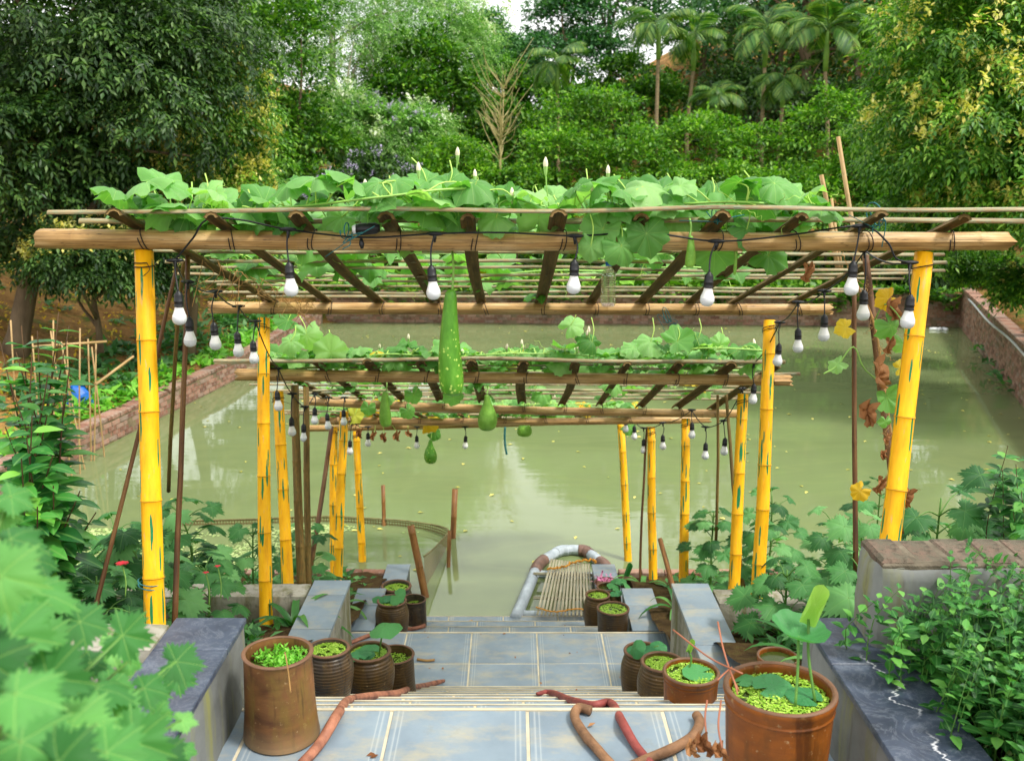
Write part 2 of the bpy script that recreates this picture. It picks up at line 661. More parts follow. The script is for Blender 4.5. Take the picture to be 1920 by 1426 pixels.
dirt = m.ramp(m.noise(m.mapv(v, (1.6, 2.6, 1)), 2.6, 7, .7), [(.48, 0.), (.72, .62)])
c = m.mix(dirt, c, S(176, 162, 126))
gr = m.ramp(m.noise(v, 6.0, 6, .7), [(.58, 0.), (.72, .5)])
c = m.mix(gr, c, S(112, 112, 102))
MAT["tile"] = m.done(m.bsdf(c, m.ramp(m.noise(v, 5, 4), [(.3, .3), (.7, .6)]), m.bump(m.noise(v, 180, 2), .08, .002), .5))
MAT["dark_mortar"] = M_plain("dark_weathered_mortar", S(104, 96, 82), .95, .45, 14, .6, .012, .1)
MAT["grout"] = M_plain("sandy_grout", S(190, 180, 155), .9, .25, 6)

m = NT("weathered_concrete")
co = m.coord()
c = m.ramp(m.noise(co, 3.5, 7, .65), [(.3, S(104, 100, 86)), (.5, S(150, 146, 132)), (.75, S(182, 178, 166))])
st = m.ramp(m.noise(m.mapv(co, (7, 7, .9)), 1.6, 5, .65), [(.45, 0.), (.65, .8)])
c = m.mix(st, c, S(98, 98, 52))
bl = m.ramp(m.noise(co, 9, 6, .7), [(.58, 0.), (.70, .8)])
c = m.mix(bl, c, S(62, 58, 48))
MAT["concrete"] = m.done(m.bsdf(c, .85, m.bump(m.noise(co, 40, 6, .7), .5, .01), .2))

m = NT("pale_plaster")
co = m.coord()
c = m.ramp(m.noise(co, 2.5, 6, .6), [(.3, S(86, 88, 84)), (.55, S(118, 121, 118)), (.8, S(146, 148, 144))])
st = m.ramp(m.noise(m.mapv(co, (6, 6, .7)), 1.5, 4, .6), [(.54, 0.), (.72, .85)])
c = m.mix(st, c, S(132, 132, 78))
st = m.ramp(m.noise(m.mapv(co, (9, 9, 1.2), (3, 1, 2)), 1.5, 5, .6), [(.58, 0.), (.70, .6)])
c = m.mix(st, c, S(84, 78, 66))
MAT["plaster"] = m.done(m.bsdf(c, .8, m.bump(m.noise(co, 30, 5), .25, .006), .25))

m = NT("black_veined_stone")
co = m.coord()
c = m.ramp(m.noise(co, 4, 6, .65), [(.3, S(36, 43, 58)), (.55, S(62, 71, 88)), (.8, S(104, 113, 126))])
ys_only = m.mapv(co, (.25, 1, 0))
xv_ = m.math('MULTIPLY', m.math('SUBTRACT', m.noise(ys_only, 5., 6, .62), .46), .34)
dx_ = m.math('ABSOLUTE', m.math('SUBTRACT', m.sep(co)[0], xv_))
wd_ = m.math('MULTIPLY', dx_, m.math('ADD', m.math('MULTIPLY', m.noise(co, 9, 2), 2.2), .2))
vm_ = m.math('MULTIPLY', m.ramp(wd_, [(0.0, .9), (.0030, .7), (.0055, 0.)]), m.ramp(m.noise(m.mapv(co, (0, 1, 0), (0, 3.1, 0)), 1.9, 1), [(.44, 0.), (.5, 1.)]))
c = m.mix(vm_, c, S(214, 214, 218))
wv = m.math('ABSOLUTE', m.math('SUBTRACT', m.noise(m.mapv(co, (1, 1, 1), (4, 2, 0)), 7, 6, .7, 2.), .5))
c = m.mix(m.ramp(wv, [(0.0, .22), (.012, .12), (.03, 0.)]), c, S(150, 156, 164))
MAT["stone"] = m.done(m.bsdf(c, m.ramp(m.noise(co, 5, 5), [(.3, .22), (.7, .5)]), None, .5))

m = NT("red_brick")
co = m.coord()
rn = m.rnd()
c = m.ramp(rn, [(0, S(112, 80, 68)), (.35, S(146, 104, 86)), (.7, S(166, 130, 112)), (1, S(138, 122, 110))])
c = m.mix(m.ramp(m.noise(co, 5, 6, .7), [(.46, 0.), (.68, .75)]), c, S(86, 76, 60))
c = m.mix(m.ramp(m.noise(co, 14, 5, .7), [(.5, 0.), (.7, .7)]), c, S(164, 152, 136))
MAT["brick"] = m.done(m.bsdf(c, .9, m.bump(m.noise(co, 40, 4), .4, .01), .2))
m = NT("dull_worn_brick")
co = m.coord()
c = m.ramp(m.rnd(), [(0, S(112, 92, 80)), (.5, S(128, 106, 92)), (1, S(118, 108, 98))])
c = m.mix(m.ramp(m.noise(co, 16, 6, .7), [(.36, 0.), (.56, .9)]), c, S(96, 92, 78))
c = m.mix(m.ramp(m.noise(m.mapv(co, (1, 1, 1), (3, 2, 5)), 30, 5, .7), [(.52, 0.), (.66, .7)]), c, S(58, 52, 44))
MAT["old_brick"] = m.done(m.bsdf(c, .95, m.bump(m.noise(co, 50, 5, .7), .7, .012), .15))
m = NT("mossy_mortar")
co = m.coord()
c = m.ramp(m.noise(co, 4, 6, .65), [(.3, S(84, 76, 58)), (.55, S(132, 116, 92)), (.75, S(104, 104, 60))])
MAT["mortar"] = m.done(m.bsdf(c, .9, m.bump(m.noise(co, 30, 5), .5, .01), .2))

# water
m = NT("murky_green_pond_water")
co = m.coord()
c = m.ramp(m.noise(m.mapv(co, (.10, .22, 1)), 1.6, 5, .6, .6), [(.3, S(104, 117, 76)), (.55, S(115, 128, 86)), (.75, S(124, 136, 96))])
swl = m.math('ABSOLUTE', m.math('SUBTRACT', m.noise(m.mapv(co, (.16, .45, 1), (2, 5, 0)), 1.2, 4, .6, 1.4), .5))
c = m.mix(m.ramp(swl, [(0., .28), (.02, .12), (.05, 0.)]), c, S(126, 136, 88))
rip = m.noise(m.mapv(co, (1.2, 5.5, 1)), 1.0, 3, .5, .3)
rip2 = m.noise(m.mapv(co, (.4, 1.3, 1)), 1.0, 2, .5)
hgt = m.math('ADD', m.math('MULTIPLY', rip, .35), rip2)
MAT["water"] = m.done(m.bsdf(c, .035, m.bump(hgt, .055, .06), .5, IOR=1.38))

# soil / ground
m = NT("leaf_littered_soil")
co = m.coord()
c = m.ramp(m.noise(co, .5, 6, .6), [(.3, S(110, 80, 44)), (.5, S(152, 114, 64)), (.7, S(178, 140, 84))])
c = m.mix(m.ramp(m.noise(co, 6., 6, .75), [(.45, 0.), (.65, .7)]), c, S(96, 68, 38))
c = m.mix(m.ramp(m.noise(co, 1.3, 6, .7), [(.52, 0.), (.64, .9)]), c, S(70, 96, 36))
c = m.mix(m.ramp(m.voro(co, 5.), [(.10, .8), (.16, 0.)]), c, S(206, 158, 52))
MAT["ground"] = m.done(m.bsdf(c, .95, m.bump(m.noise(co, 8, 6, .7), .8, .08), .1))
m = NT("dark_bed_soil")
co = m.coord()
c = m.ramp(m.noise(co, 9, 6, .7), [(.3, S(40, 30, 18)), (.55, S(78, 60, 34)), (.75, S(86, 92, 38))])
MAT["soil"] = m.done(m.bsdf(c, .95, m.bump(m.noise(co, 30, 6, .7), .8, .03), .15))

# pottery
def pot_mat(name, a, b, stain, rough=.38, ribs=0.):
    m = NT(name)
    co = m.coord()
    z = m.sep(co)[2]
    c = m.ramp(m.noise(m.mapv(co, (1, 1, 2.2)), 5, 5, .6), [(.3, a), (.7, b)])
    c = m.mix(m.ramp(m.noise(m.mapv(co, (2, 2, .7)), 4.5, 5, .65), [(.48, 0.), (.66, .8)]), c, stain)
    c = m.mix(m.ramp(m.noise(co, 60, 3), [(.66, 0.), (.74, .5)]), c, S(176, 150, 110))
    drip = m.ramp(m.noise(m.mapv(co, (13, 13, 1.3)), 1.4, 4, .6), [(.56, 0.), (.66, .75)])
    c = m.mix(drip, c, tuple(x_ * .42 for x_ in a[:3]) + (1,))
    c = m.mix(m.ramp(z, [(0.0, .5), (.035, .25), (.09, 0.)]), c, S(150, 134, 104))
    c = m.mix(m.ramp(m.noise(co, 17, 6, .7), [(.60, 0.), (.70, .5)]), c, S(150, 128, 74))
    h = m.noise(m.mapv(co, (1, 1, 14)), 4, 2)
    if ribs:
        h = m.math('ADD', m.math('MULTIPLY', m.math('SINE', m.math('MULTIPLY', z, 380.)), .35), h)
    return m.done(m.bsdf(c, rough, m.bump(h, .35 + ribs, .004), .32))


MAT["pot_brown"] = pot_mat("brown_stoneware", S(72, 44, 26), S(136, 92, 52), S(112, 92, 38), .5)
MAT["pot_orange"] = pot_mat("orange_brown_glazed_clay", S(104, 54, 10), S(148, 82, 18), S(88, 54, 16), .45)
MAT["pot_dark"] = pot_mat("dark_ribbed_stoneware", S(52, 46, 42), S(84, 72, 56), S(88, 64, 28), .32, .25)
MAT["pot_olive"] = pot_mat("olive_brown_stoneware", S(66, 50, 28), S(100, 76, 38), S(58, 48, 34), .35, .2)
MAT["rim"] = M_plain("worn_rim_clay", S(104, 74, 52), .6, .3, 12)
m = NT("pot_water")
MAT["potwater"] = m.done(m.bsdf(S(54, 66, 22), .15, None, .5))
MAT["duckweed"] = leaf_mat("duckweed", [(0, S(104, 150, 28)), (.5, S(142, 186, 48)), (1, S(180, 208, 92))], 0, rough=.5)
MAT["pond_weed"] = leaf_mat("pale_pond_weed", [(0, S(120, 150, 80)), (.5, S(160, 180, 110)), (1, S(190, 204, 140))], 0, rough=.5)
MAT["hose"] = M_plain("red_brown_hose", S(134, 82, 64), .65, .4, 14, .5, .006, .4, S(152, 100, 76))
MAT["hose_red"] = M_plain("dull_red_hose", S(136, 64, 58), .6, .35, 14, .4, .005)
MAT["hose_brown"] = M_plain("muddy_brown_hose", S(124, 90, 62), .7, .42, 16, .5, .006)

m = NT("grey_plastic_pipe")
co = m.coord()
c = m.ramp(m.noise(co, 6, 5, .6), [(.3, S(140, 150, 158)), (.6, S(180, 190, 198)), (.8, S(196, 204, 208))])
MAT["pvc"] = m.done(m.bsdf(c, .4, None, .4))
MAT["pvc_joint"] = M_plain("brown_stained_pipe_elbow", S(116, 88, 76), .5, .35, 9)
MAT["raft_slat"] = bamboo_mat("bleached_raft_slat", S(128, 118, 92), S(176, 168, 140), S(204, 198, 172))
MAT["rope"] = M_plain("orange_rope", S(190, 130, 40), .9, .3, 40)
MAT["net_rope"] = M_plain("muddy_net_rope", S(112, 104, 66), .9, .3, 20)
m = NT("net_mesh")
uv = m.sep(m.coord("UV"))
lines = m.math('MAXIMUM', m.math('PINGPONG', m.math('MULTIPLY', uv[0], 60.), 1.0), m.math('PINGPONG', m.math('MULTIPLY', uv[1], 60.), 1.0))
a = m.ramp(lines, [(.55, .25), (.75, 1.0)])
b = m.bsdf(S(120, 106, 66), .9)
m.link(a, b.inputs["Alpha"])
MAT["net"] = m.done(b)

# bulbs, bottle
m = NT("white_bulb_collar")
MAT["bulb_top"] = m.done(m.bsdf((.82, .82, .80, 1), .35, None, .5))
m = NT("frosted_bulb_dome")
MAT["bulb"] = m.done(m.bsdf((.66, .69, .71, 1), .25, None, .5, **{"Subsurface Weight": .0}))
m = NT("clear_bottle_plastic")
bb = m.bsdf((.95, .98, .96, 1), .08, m.bump(m.math('SINE', m.math('MULTIPLY', m.sep(m.coord())[2], 600.)), .3, .004), .5, IOR=1.25)
bb.inputs["Transmission Weight"].default_value = 1.0
g = m.n("ShaderNodeBsdfTransparent")
x = m.n("ShaderNodeMixShader")
x.inputs[0].default_value = .55
m.link(bb.outputs[0], x.inputs[1]); m.link(g.outputs[0], x.inputs[2])
MAT["bottle"] = m.done(x)
MAT["white_plastic"] = M_plain("white_plastic", (.75, .77, .78, 1), .4, .1)
MAT["blue_plastic"] = M_plain("blue_plastic_sheet", S(20, 96, 180), .4, .3, 6)
MAT["bait"] = M_plain("pale_bait", S(220, 196, 176), .7)

# gourds
m = NT("speckled_gourd_skin")
co = m.coord()
z = m.sep(co)[2]
dens = m.ramp(z, [(0.0, .34), (.14, .26), (.28, .19), (.45, .14)])
vv = m.voro(m.mapv(co, (1, 1, .85)), 52., which="Distance")
sz = m.noise(co, 85, 3)
dot = m.math('LESS_THAN', m.math('ADD', vv, m.math('MULTIPLY', sz, .5)), m.math('ADD', dens, .22))
c = m.ramp(m.noise(m.mapv(co, (1, 1, .4)), 22, 5, .65), [(.3, S(62, 120, 24)), (.55, S(88, 150, 40)), (.75, S(116, 172, 62))])
c = m.mix(dot, c, S(176, 208, 96))
MAT["gourd"] = m.done(m.bsdf(c, .38, m.bump(m.noise(co, 90, 3), .1, .002), .4))
m = NT("pale_green_gourd_skin")
co = m.coord()
c = m.ramp(m.noise(co, 20, 5), [(.3, S(98, 150, 44)), (.7, S(134, 184, 74))])
c = m.mix(m.ramp(m.voro(co, 90.), [(.12, .6), (.2, 0.)]), c, S(176, 208, 110))
MAT["gourd_pale"] = m.done(m.bsdf(c, .45, None, .35))

# leaves
VE = S(176, 214, 120)
MAT["vine_leaf"] = leaf_mat("gourd_leaf", [(0, S(78, 132, 58)), (.35, S(108, 166, 82)), (.7, S(134, 188, 106)), (1, S(164, 206, 132))], .42, (1.35, 1.6, .55, 1), .42, 9, VE, .014, patch=.3)
MAT["vine_leaf_yellow"] = leaf_mat("yellowing_gourd_leaf", [(0, S(214, 170, 30)), (.5, S(226, 196, 52)), (1, S(168, 182, 62))], .4, (1.4, 1.3, .6, 1), .5, 9, S(226, 214, 130), .014)
MAT["dry_leaf"] = leaf_mat("dry_brown_leaf", [(0, S(110, 66, 32)), (.5, S(150, 98, 56)), (1, S(176, 128, 84))], .2, (1.2, 1., .6, 1), .7, 9, S(96, 62, 36), .014)
MAT["vine_stem"] = M_plain("pale_green_stem", S(140, 186, 88), .5, .2, 9, .1)
MAT["tendril"] = M_plain("yellow_green_tendril", S(168, 204, 92), .5, .2)
MAT["dry_stem"] = M_plain("dry_tan_stem", S(160, 122, 70), .7, .3)
MAT["bud"] = M_plain("white_flower_bud", S(236, 226, 196), .6, .1)
MAT["calyx"] = M_plain("green_calyx", S(150, 190, 104), .6, .15)
MAT["holly_leaf"] = leaf_mat("lobed_leaf", [(0, S(40, 88, 42)), (.4, S(60, 120, 58)), (.75, S(88, 150, 80)), (1, S(124, 182, 108))], .3, (1.2, 1.5, .6, 1), .5, 6, S(150, 190, 112), .012, patch=.2)
MAT["near_leaf"] = leaf_mat("foreground_lobed_leaf", [(0, S(44, 100, 46)), (.4, S(66, 130, 60)), (.75, S(90, 156, 76)), (1, S(122, 182, 98))], .34, (1.2, 1.5, .6, 1), .55, 6, S(190, 220, 120), .012, patch=.2)
MAT["shrub_leaf"] = leaf_mat("glossy_shrub_leaf", [(0, S(32, 86, 40)), (.5, S(56, 124, 52)), (.85, S(86, 158, 66)), (1, S(140, 200, 76))], .28, (1.2, 1.6, .5, 1), .32, 0, S(120, 170, 90), .02, True)
MAT["mint_leaf"] = leaf_mat("small_opposite_leaf", [(0, S(26, 70, 26)), (.4, S(44, 104, 40)), (.8, S(70, 138, 56)), (1, S(120, 180, 80))], .3, (1.2, 1.6, .5, 1), .45, 0, S(110, 165, 90), .025, True)
MAT["strap_leaf"] = leaf_mat("strap_leaf", [(0, S(40, 96, 40)), (.6, S(70, 130, 56)), (1, S(110, 160, 80))], .25, (1.2, 1.5, .5, 1), .4)
MAT["stripe_leaf"] = leaf_mat("striped_strap_leaf", [(0, S(90, 140, 60)), (1, S(140, 176, 84))], .25, (1.2, 1.5, .6, 1), .45, 0, S(226, 232, 180), .018, True)
MAT["lotus"] = leaf_mat("lotus_leaf", [(0, S(44, 106, 58)), (.5, S(62, 130, 72)), (1, S(84, 150, 84))], .3, (1.2, 1.6, .6, 1), .45, 12, S(130, 200, 120), .010)
MAT["lotus_pale"] = leaf_mat("young_lotus_leaf", [(0, S(120, 168, 70)), (1, S(158, 196, 96))], .35, (1.2, 1.5, .6, 1), .5, 12, S(200, 220, 150), .014)
MAT["lotus_dark"] = leaf_mat("floating_lotus_leaf", [(0, S(40, 104, 60)), (.5, S(56, 126, 72)), (1, S(80, 150, 84))], .1, (1.2, 1.6, .6, 1), .4, 12, S(90, 150, 96), .010)
MAT["green_stem"] = M_plain("green_stalk", S(84, 128, 50), .55, .2)
MAT["wood_stem"] = M_plain("brown_twig", S(96, 72, 48), .8, .3)
MAT["red_petal"] = M_plain("red_petal", S(206, 30, 46), .5, .2, 20)
MAT["pink_petal"] = M_plain("pink_petal", S(214, 130, 170), .6, .2, 20)
MAT["purple_flower"] = leaf_mat("lilac_flower", [(0, S(170, 156, 196)), (1, S(212, 206, 224))], .2, (1, 1, 1, 1), .6)
MAT["floating_leaf"] = leaf_mat("floating_yellow_leaf", [(0, S(150, 150, 60)), (.5, S(190, 184, 80)), (1, S(220, 206, 110))], 0)
MAT["lettuce"] = leaf_mat("lettuce_leaf", [(0, S(92, 160, 50)), (.5, S(122, 190, 64)), (1, S(150, 210, 84))], .35, (1.2, 1.5, .6, 1), .5)
MAT["veg_dark"] = leaf_mat("dark_vegetable_leaf", [(0, S(50, 100, 50)), (.5, S(74, 126, 66)), (1, S(104, 150, 84))], .3, (1.2, 1.5, .6, 1), .5)
MAT["bark"] = M_plain("grey_brown_bark", S(108, 92, 72), .9, .35, 6, .6, .02, .2, None, (1, 1, .25))
MAT["bark_pale"] = M_plain("pale_bark", S(164, 156, 136), .85, .25, 6, .4, .02, .2, None, (1, 1, .25))
MAT["palm_trunk"] = M_plain("ringed_palm_trunk", S(134, 118, 88), .85, .3, 4, .4, .02, .2, None, (1, 1, 6))
MAT["palm_shaft"] = M_plain("green_crownshaft", S(120, 160, 66), .5, .2, 4)


def crown_mat(key, cols, trans=.3):
    n = len(cols)
    MAT[key] = leaf_mat(key + "_foliage", [(i / (n - 1), c) for i, c in enumerate(cols)], trans, (1.2, 1.5, .5, 1), .45, patch=(.6 if trans > .28 else 0))


crown_mat("dark_tree", [S(26, 52, 21), S(45, 79, 32), S(72, 109, 47), S(111, 144, 72)])
crown_mat("mid_tree", [S(31, 71, 13), S(57, 108, 24), S(91, 144, 35), S(140, 181, 57)])
crown_mat("light_tree", [S(76, 126, 48), S(111, 164, 70), S(150, 197, 102), S(192, 226, 150)])
crown_mat("hedge", [S(46, 92, 18), S(79, 134, 30), S(118, 171, 43), S(162, 203, 65)])
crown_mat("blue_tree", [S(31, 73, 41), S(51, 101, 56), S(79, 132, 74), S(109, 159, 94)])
crown_mat("palm_leaf", [S(44, 88, 33), S(74, 120, 45), S(110, 146, 61), S(148, 170, 79)])
crown_mat("blossom", [S(206, 192, 84), S(226, 214, 112), S(242, 234, 156), S(214, 218, 112)], .25)
crown_mat("bright_tree", [S(43, 88, 20), S(75, 131, 34), S(114, 166, 52), S(162, 203, 78)])
crown_mat("pale_blossom", [S(176, 196, 150), S(206, 216, 186), S(224, 230, 208)], .25)
crown_mat("bare_twig", [S(150, 140, 90), S(176, 164, 110)], 0)
# ------------------------------------------------------------------ the setting: ground, pond, stairs, walls
def lerp(x, xs, ys):
    return np.interp(x, xs, ys)


def pond_l(y): return lerp(y, [9, 13.5, 19.2, 27], [-6.9, -6.25, -5.45, -5.1])
def pond_r(y): return lerp(y, [9, 17.3, 25.2, 27], [6.5, 9.05, 11.55, 12.1])
POND_FAR = 26.7


def ground_z(x, y):
    x, y = np.asarray(x, float), np.asarray(y, float)
    n = .12 * np.sin(x * 1.3 + .5 * y) + .1 * np.sin(y * 1.7 - .4 * x) + .25 * np.sin(x * .31 + 1) * np.sin(y * .27)
    left = .30 + np.clip((pond_l(y) - .25 - x), 0, 30) * .30
    left = np.minimum(left, 2.4 + .04 * np.abs(x))
    right = .95 + np.clip((x - pond_r(y)) - .3, 0, 30) * .12
    back = .75 + np.clip(y - POND_FAR - 4, 0, 200) * .19
    hillr = np.clip((y - 32) / 40, 0, 1) ** 1.2 * 9.0 * np.clip((x - 2) / 16, 0, 1)
    hilll = np.clip((y - 36) / 40, 0, 1) * 4.0 * np.clip((-x - 2) / 20, 0, 1)
    bz = np.minimum(back, 7.0) + hillr + hilll
    z = np.where(x < 2.5, left, right)
    z = np.where(y > POND_FAR - .1, np.maximum(bz, np.where((x < pond_l(y)) | (x > pond_r(y)), z, -9)), z)
    z = z + n * np.clip((z - .5), 0, 1)
    inp = (y > -12) & (y < POND_FAR + .12) & (x > pond_l(y) - .12) & (x < pond_r(y) + .12)
    return np.where(inp, -1.3, z)


gx = np.concatenate([[-900, -400, -160], np.arange(-70, -12, 1.6), np.arange(-12, 16, .35), np.arange(16, 72, 1.6), [160, 400, 900]])
gy = np.concatenate([[-300, -80, -30, -14], np.arange(-12, 9, 1.0), np.arange(9, 30, .35), np.arange(30, 110, 1.6), [180, 400, 1200]])
X, Y = np.meshgrid(gx, gy)
Z = ground_z(X, Y)
nx, ny = len(gx), len(gy)
i = np.arange(ny - 1)[:, None] * nx + np.arange(nx - 1)[None, :]
obj("ground", (np.stack([X, Y, Z], -1).reshape(-1, 3), [np.stack([i, i + 1, i + nx + 1, i + nx], -1).reshape(-1, 4)], None), MAT["ground"], kind="structure")

ys = np.linspace(-11, POND_FAR, 40)
Vw = np.concatenate([np.stack([pond_l(ys) - .05, ys, 0 * ys], -1), np.stack([pond_r(ys) + .05, ys, 0 * ys], -1)])
k = np.arange(39)
obj("pond_water", (Vw, [np.stack([k, k + 40, k + 41, k + 1], -1)], None), MAT["water"], kind="structure")

# ---- stairs
SX0, SX1 = -1.30, 1.30
R1, T1 = .172, .33
L1Z = CAM_Z - 1.96            # upper landing
L2Z = CAM_Z - 1.96 - 9 * R1   # lower landing
L1Y, L2Y0, L2Y1 = 3.36, 3.36 + 8 * T1, 7.13
prof = [(-1.0, -2.0), (-1.0, L1Z), (L1Y, L1Z)]
tread = []                     # (y0, y1, z)
for kk in range(1, 10):
    z = L1Z - R1 * kk
    y0 = L1Y + T1 * (kk - 1)
    y1 = L1Y + T1 * kk if kk < 9 else L2Y1
    prof += [(y0, z), (y1, z)]
    if kk < 9: tread.append((y0, y1, z))
for kk in range(1, 5):
    z = L2Z - .17 * kk
    y0, y1 = L2Y1 + .455 * (kk - 1), L2Y1 + .455 * kk
    prof += [(y0, z), (y1, z)]
    if kk < 4: tread.append((y0, y1, z))
prof += [(prof[-1][0], -2.0)]
prof = [(y, z - .0035) if z > -1.9 else (y, z) for y, z in prof]
n = len(prof)
Vs = np.array([[x, y, z] for x in (SX0, SX1) for y, z in prof])
quads, q = [], np.arange(n)
quads = np.stack([q, (q + 1) % n, (q + 1) % n + n, q + n], -1)
# side faces are hidden by the planters; close them with strips down to the base
sideq = []
stair = obj("stairs", (Vs, [quads], None), MAT["grout"], smooth=False, kind="structure")


def tile_mesh(w, d, t=.010):
    me = mesh("floor_tile", box(-w / 2, w / 2, -d / 2, d / 2, -t, 0, .003), False)
    me.materials.append(MAT["tile"])
    return me


G = .011
def lay_row(y0, y1, z, xs, name="floor_tile"):
    cache = {}
    for a, b in zip(xs[:-1], xs[1:]):
        w = round(b - a - G, 4)
        if w not in cache: cache[w] = tile_mesh(w, y1 - y0 - G)
        inst(name, cache[w], stair, ((a + b) / 2, (y0 + y1) / 2, z + RNG.uniform(-.0015, .0015)))


xs1 = [-1.02, -.944, -.444, .056, .556, 1.056, 1.10]
for y0, y1 in ((L1Y - .5, L1Y), (L1Y - 1.0, L1Y - .5), (L1Y - 1.5, L1Y - 1.0), (L1Y - 2.0, L1Y - 1.5)):
    lay_row(y0, y1, L1Z, xs1)
xs2 = [-1.25, -.81, -.31, .19, .69, 1.19, 1.27]
lay_row(L2Y0, L2Y0 + .15, L2Z, xs2)
lay_row(L2Y0 + .15, L2Y0 + .64, L2Z, xs2)
lay_row(L2Y0 + .64, L2Y1, L2Z, xs2)
for j, (y0, y1, z) in enumerate(tread):
    o = (.1, -.2, .23, -.05, .17, -.13)[j % 6]
    xx = [-1.28] + [round(-1.25 + o + .5 * k2, 3) for k2 in range(1, 5)] + [1.28]
    lay_row(y0, y1, z, xx, "step_tile")
    # white nosing strip on the edge of every step
    obj("nosing", box(-1.28, 1.28, y1 - .004, y1 + .004, z - .012, z + .002), MAT["grout"], stair, False)
obj("nosing", box(-1.02, 1.09, L1Y - .012, L1Y + .006, L1Z - .012, L1Z + .003), MAT["grout"], stair, False)
obj("nosing", box(-1.28, 1.28, L2Y1 - .012, L2Y1 + .006, L2Z - .012, L2Z + .003), MAT["grout"], stair, False)


# ---- planter walls beside the stairs
def H(h): return CAM_Z - h


def wall_with_slabs(name, x0, x1, y0, y1, z0, z1, slabmat, cuts, label, bodymat="plaster", t=.022):
    e = empty(name, ((x0 + x1) / 2, (y0 + y1) / 2, z0), label, "planter wall")
    obj("wall_body", rough_box(x0, x1, y0, y1, z0, z1 - t, .05, .004, .008, y1), MAT[bodymat], e)
    ys_ = [y0] + cuts + [y1]
    for a, b in zip(ys_[:-1], ys_[1:]):
        obj("top_slab", box(x0 - .006, x1 + .006, a + .003, b - .003, z1 - t + .001, z1, .003), MAT[slabmat], e, False)
    return e


wall_with_slabs("planter_wall", -1.25, -1.0, .6, 3.46, 1.2, H(1.64), "stone", [1.35, 2.1, 2.75, 3.2], "low plaster planter wall with black stone top behind the tall brown pot")
wall_with_slabs("planter_wall", 1.09, 1.36, .6, 3.46, 1.2, H(1.64), "stone", [1.3, 2.2, 3.1], "low plaster planter wall with white-veined black stone top beside the big orange pot")
wall_with_slabs("planter_wall", -1.36, -1.12, 4.7, 6.45, .2, H(2.78), "tile", [5.2, 5.7, 6.2], "short tile-topped planter wall halfway down the stairs, left side", "concrete")
wall_with_slabs("planter_wall", 1.09, 1.33, 4.45, 6.35, .2, H(2.76), "tile", [4.95, 5.45, 5.95], "short tile-topped planter wall halfway down the stairs, right side", "concrete")
wall_with_slabs("planter_wall", -1.31, -1.08, 7.15, 7.95, -.3, H(3.50), "tile", [7.6], "tile-topped stair kerb behind the lily jars on the lower left landing")
wall_with_slabs("planter_wall", .94, 1.19, 7.15, 7.95, -.3, H(3.50), "tile", [7.6], "tile-topped stair kerb beside the dark pot on the lower right landing")
wall_with_slabs("planter_wall", -1.24, -1.02, 8.2, 9.35, -.6, H(3.86), "tile", [8.75], "lowest pale tiled kerb at the water's edge, left of the stairs", "plaster")
wall_with_slabs("planter_wall", .80, 1.02, 8.2, 9.35, -.6, H(3.86), "tile", [8.75], "lowest pale tiled kerb at the water's edge beside the raft", "plaster")


def cross(name, x0, x1, y0, y1, z0, z1, label, mat="concrete"):
    return obj(name, rough_box(x0, x1, y0, y1, z0, z1, .05, .010, .03, x0), MAT[mat], None, True, label, "garden wall")


cross("garden_wall", -4.2, -1.262, 3.22, 3.46, .8, H(1.645), "weathered concrete cross wall in front of the left yellow front post")
cross("garden_wall", -4.6, -1.372, 6.2, 6.44, .2, H(2.785), "mossy concrete cross wall behind the second left post")
cross("garden_wall", 1.342, 4.6, 6.05, 6.3, .2, H(2.765), "mossy concrete cross wall under the lobed leaves on the right")
# brick edge at the foot of the lower beds
for sx in (-1, 1):
    x0, x1 = (-6.5, -1.26) if sx < 0 else (1.04, 6.2)
    e = empty("bed_edging", ((x0 + x1) / 2, 9.2, -.6), "low brick edging of the %s bed above the pond" % ("lower left" if sx < 0 else "lower right"), "brick edging")
    obj("mortar", box(x0, x1, 9.12, 9.30, -.6, H(3.93)), MAT["mortar"], e, False)
    bm_ = mesh("brick", box(-.108, .108, -.052, .052, 0, .06, .006), False)
    bm_.materials.append(MAT["brick"])
    xx = x0 + .12
    while xx < x1 - .1:
        inst("brick", bm_, e, (xx, 9.21 + RNG.uniform(-.01, .01), H(3.93) - .005), rotz(RNG.uniform(-.05, .05)))
        xx += .228

# tall brick-topped wall on the right
e = empty("brick_wall", (2.3, 3.33, H(1.64)), "plastered garden wall with bare brick top behind the small-leaved shrub", "wall")
obj("wall_body", rough_box(1.26, 3.6, 3.2, 3.45, 1.5, H(1.330), .03, .008, .03, 3), MAT["plaster"], e)
obj("mortar_bed", box(1.275, 3.59, 3.215, 3.435, H(1.35), H(1.323), .012), MAT["dark_mortar"], e, False)
bm_ = mesh("brick", box(-.056, .056, -.104, .104, 0, .045, .012), False)
bm_.materials.append(MAT["old_brick"])
xx = 1.33
while xx < 3.55:
    inst("brick", bm_, e, (xx, 3.325 + RNG.uniform(-.006, .006), H(1.325) - .036 + RNG.uniform(-.007, .004)), rotz(RNG.uniform(-.06, .06)))
    xx += .121


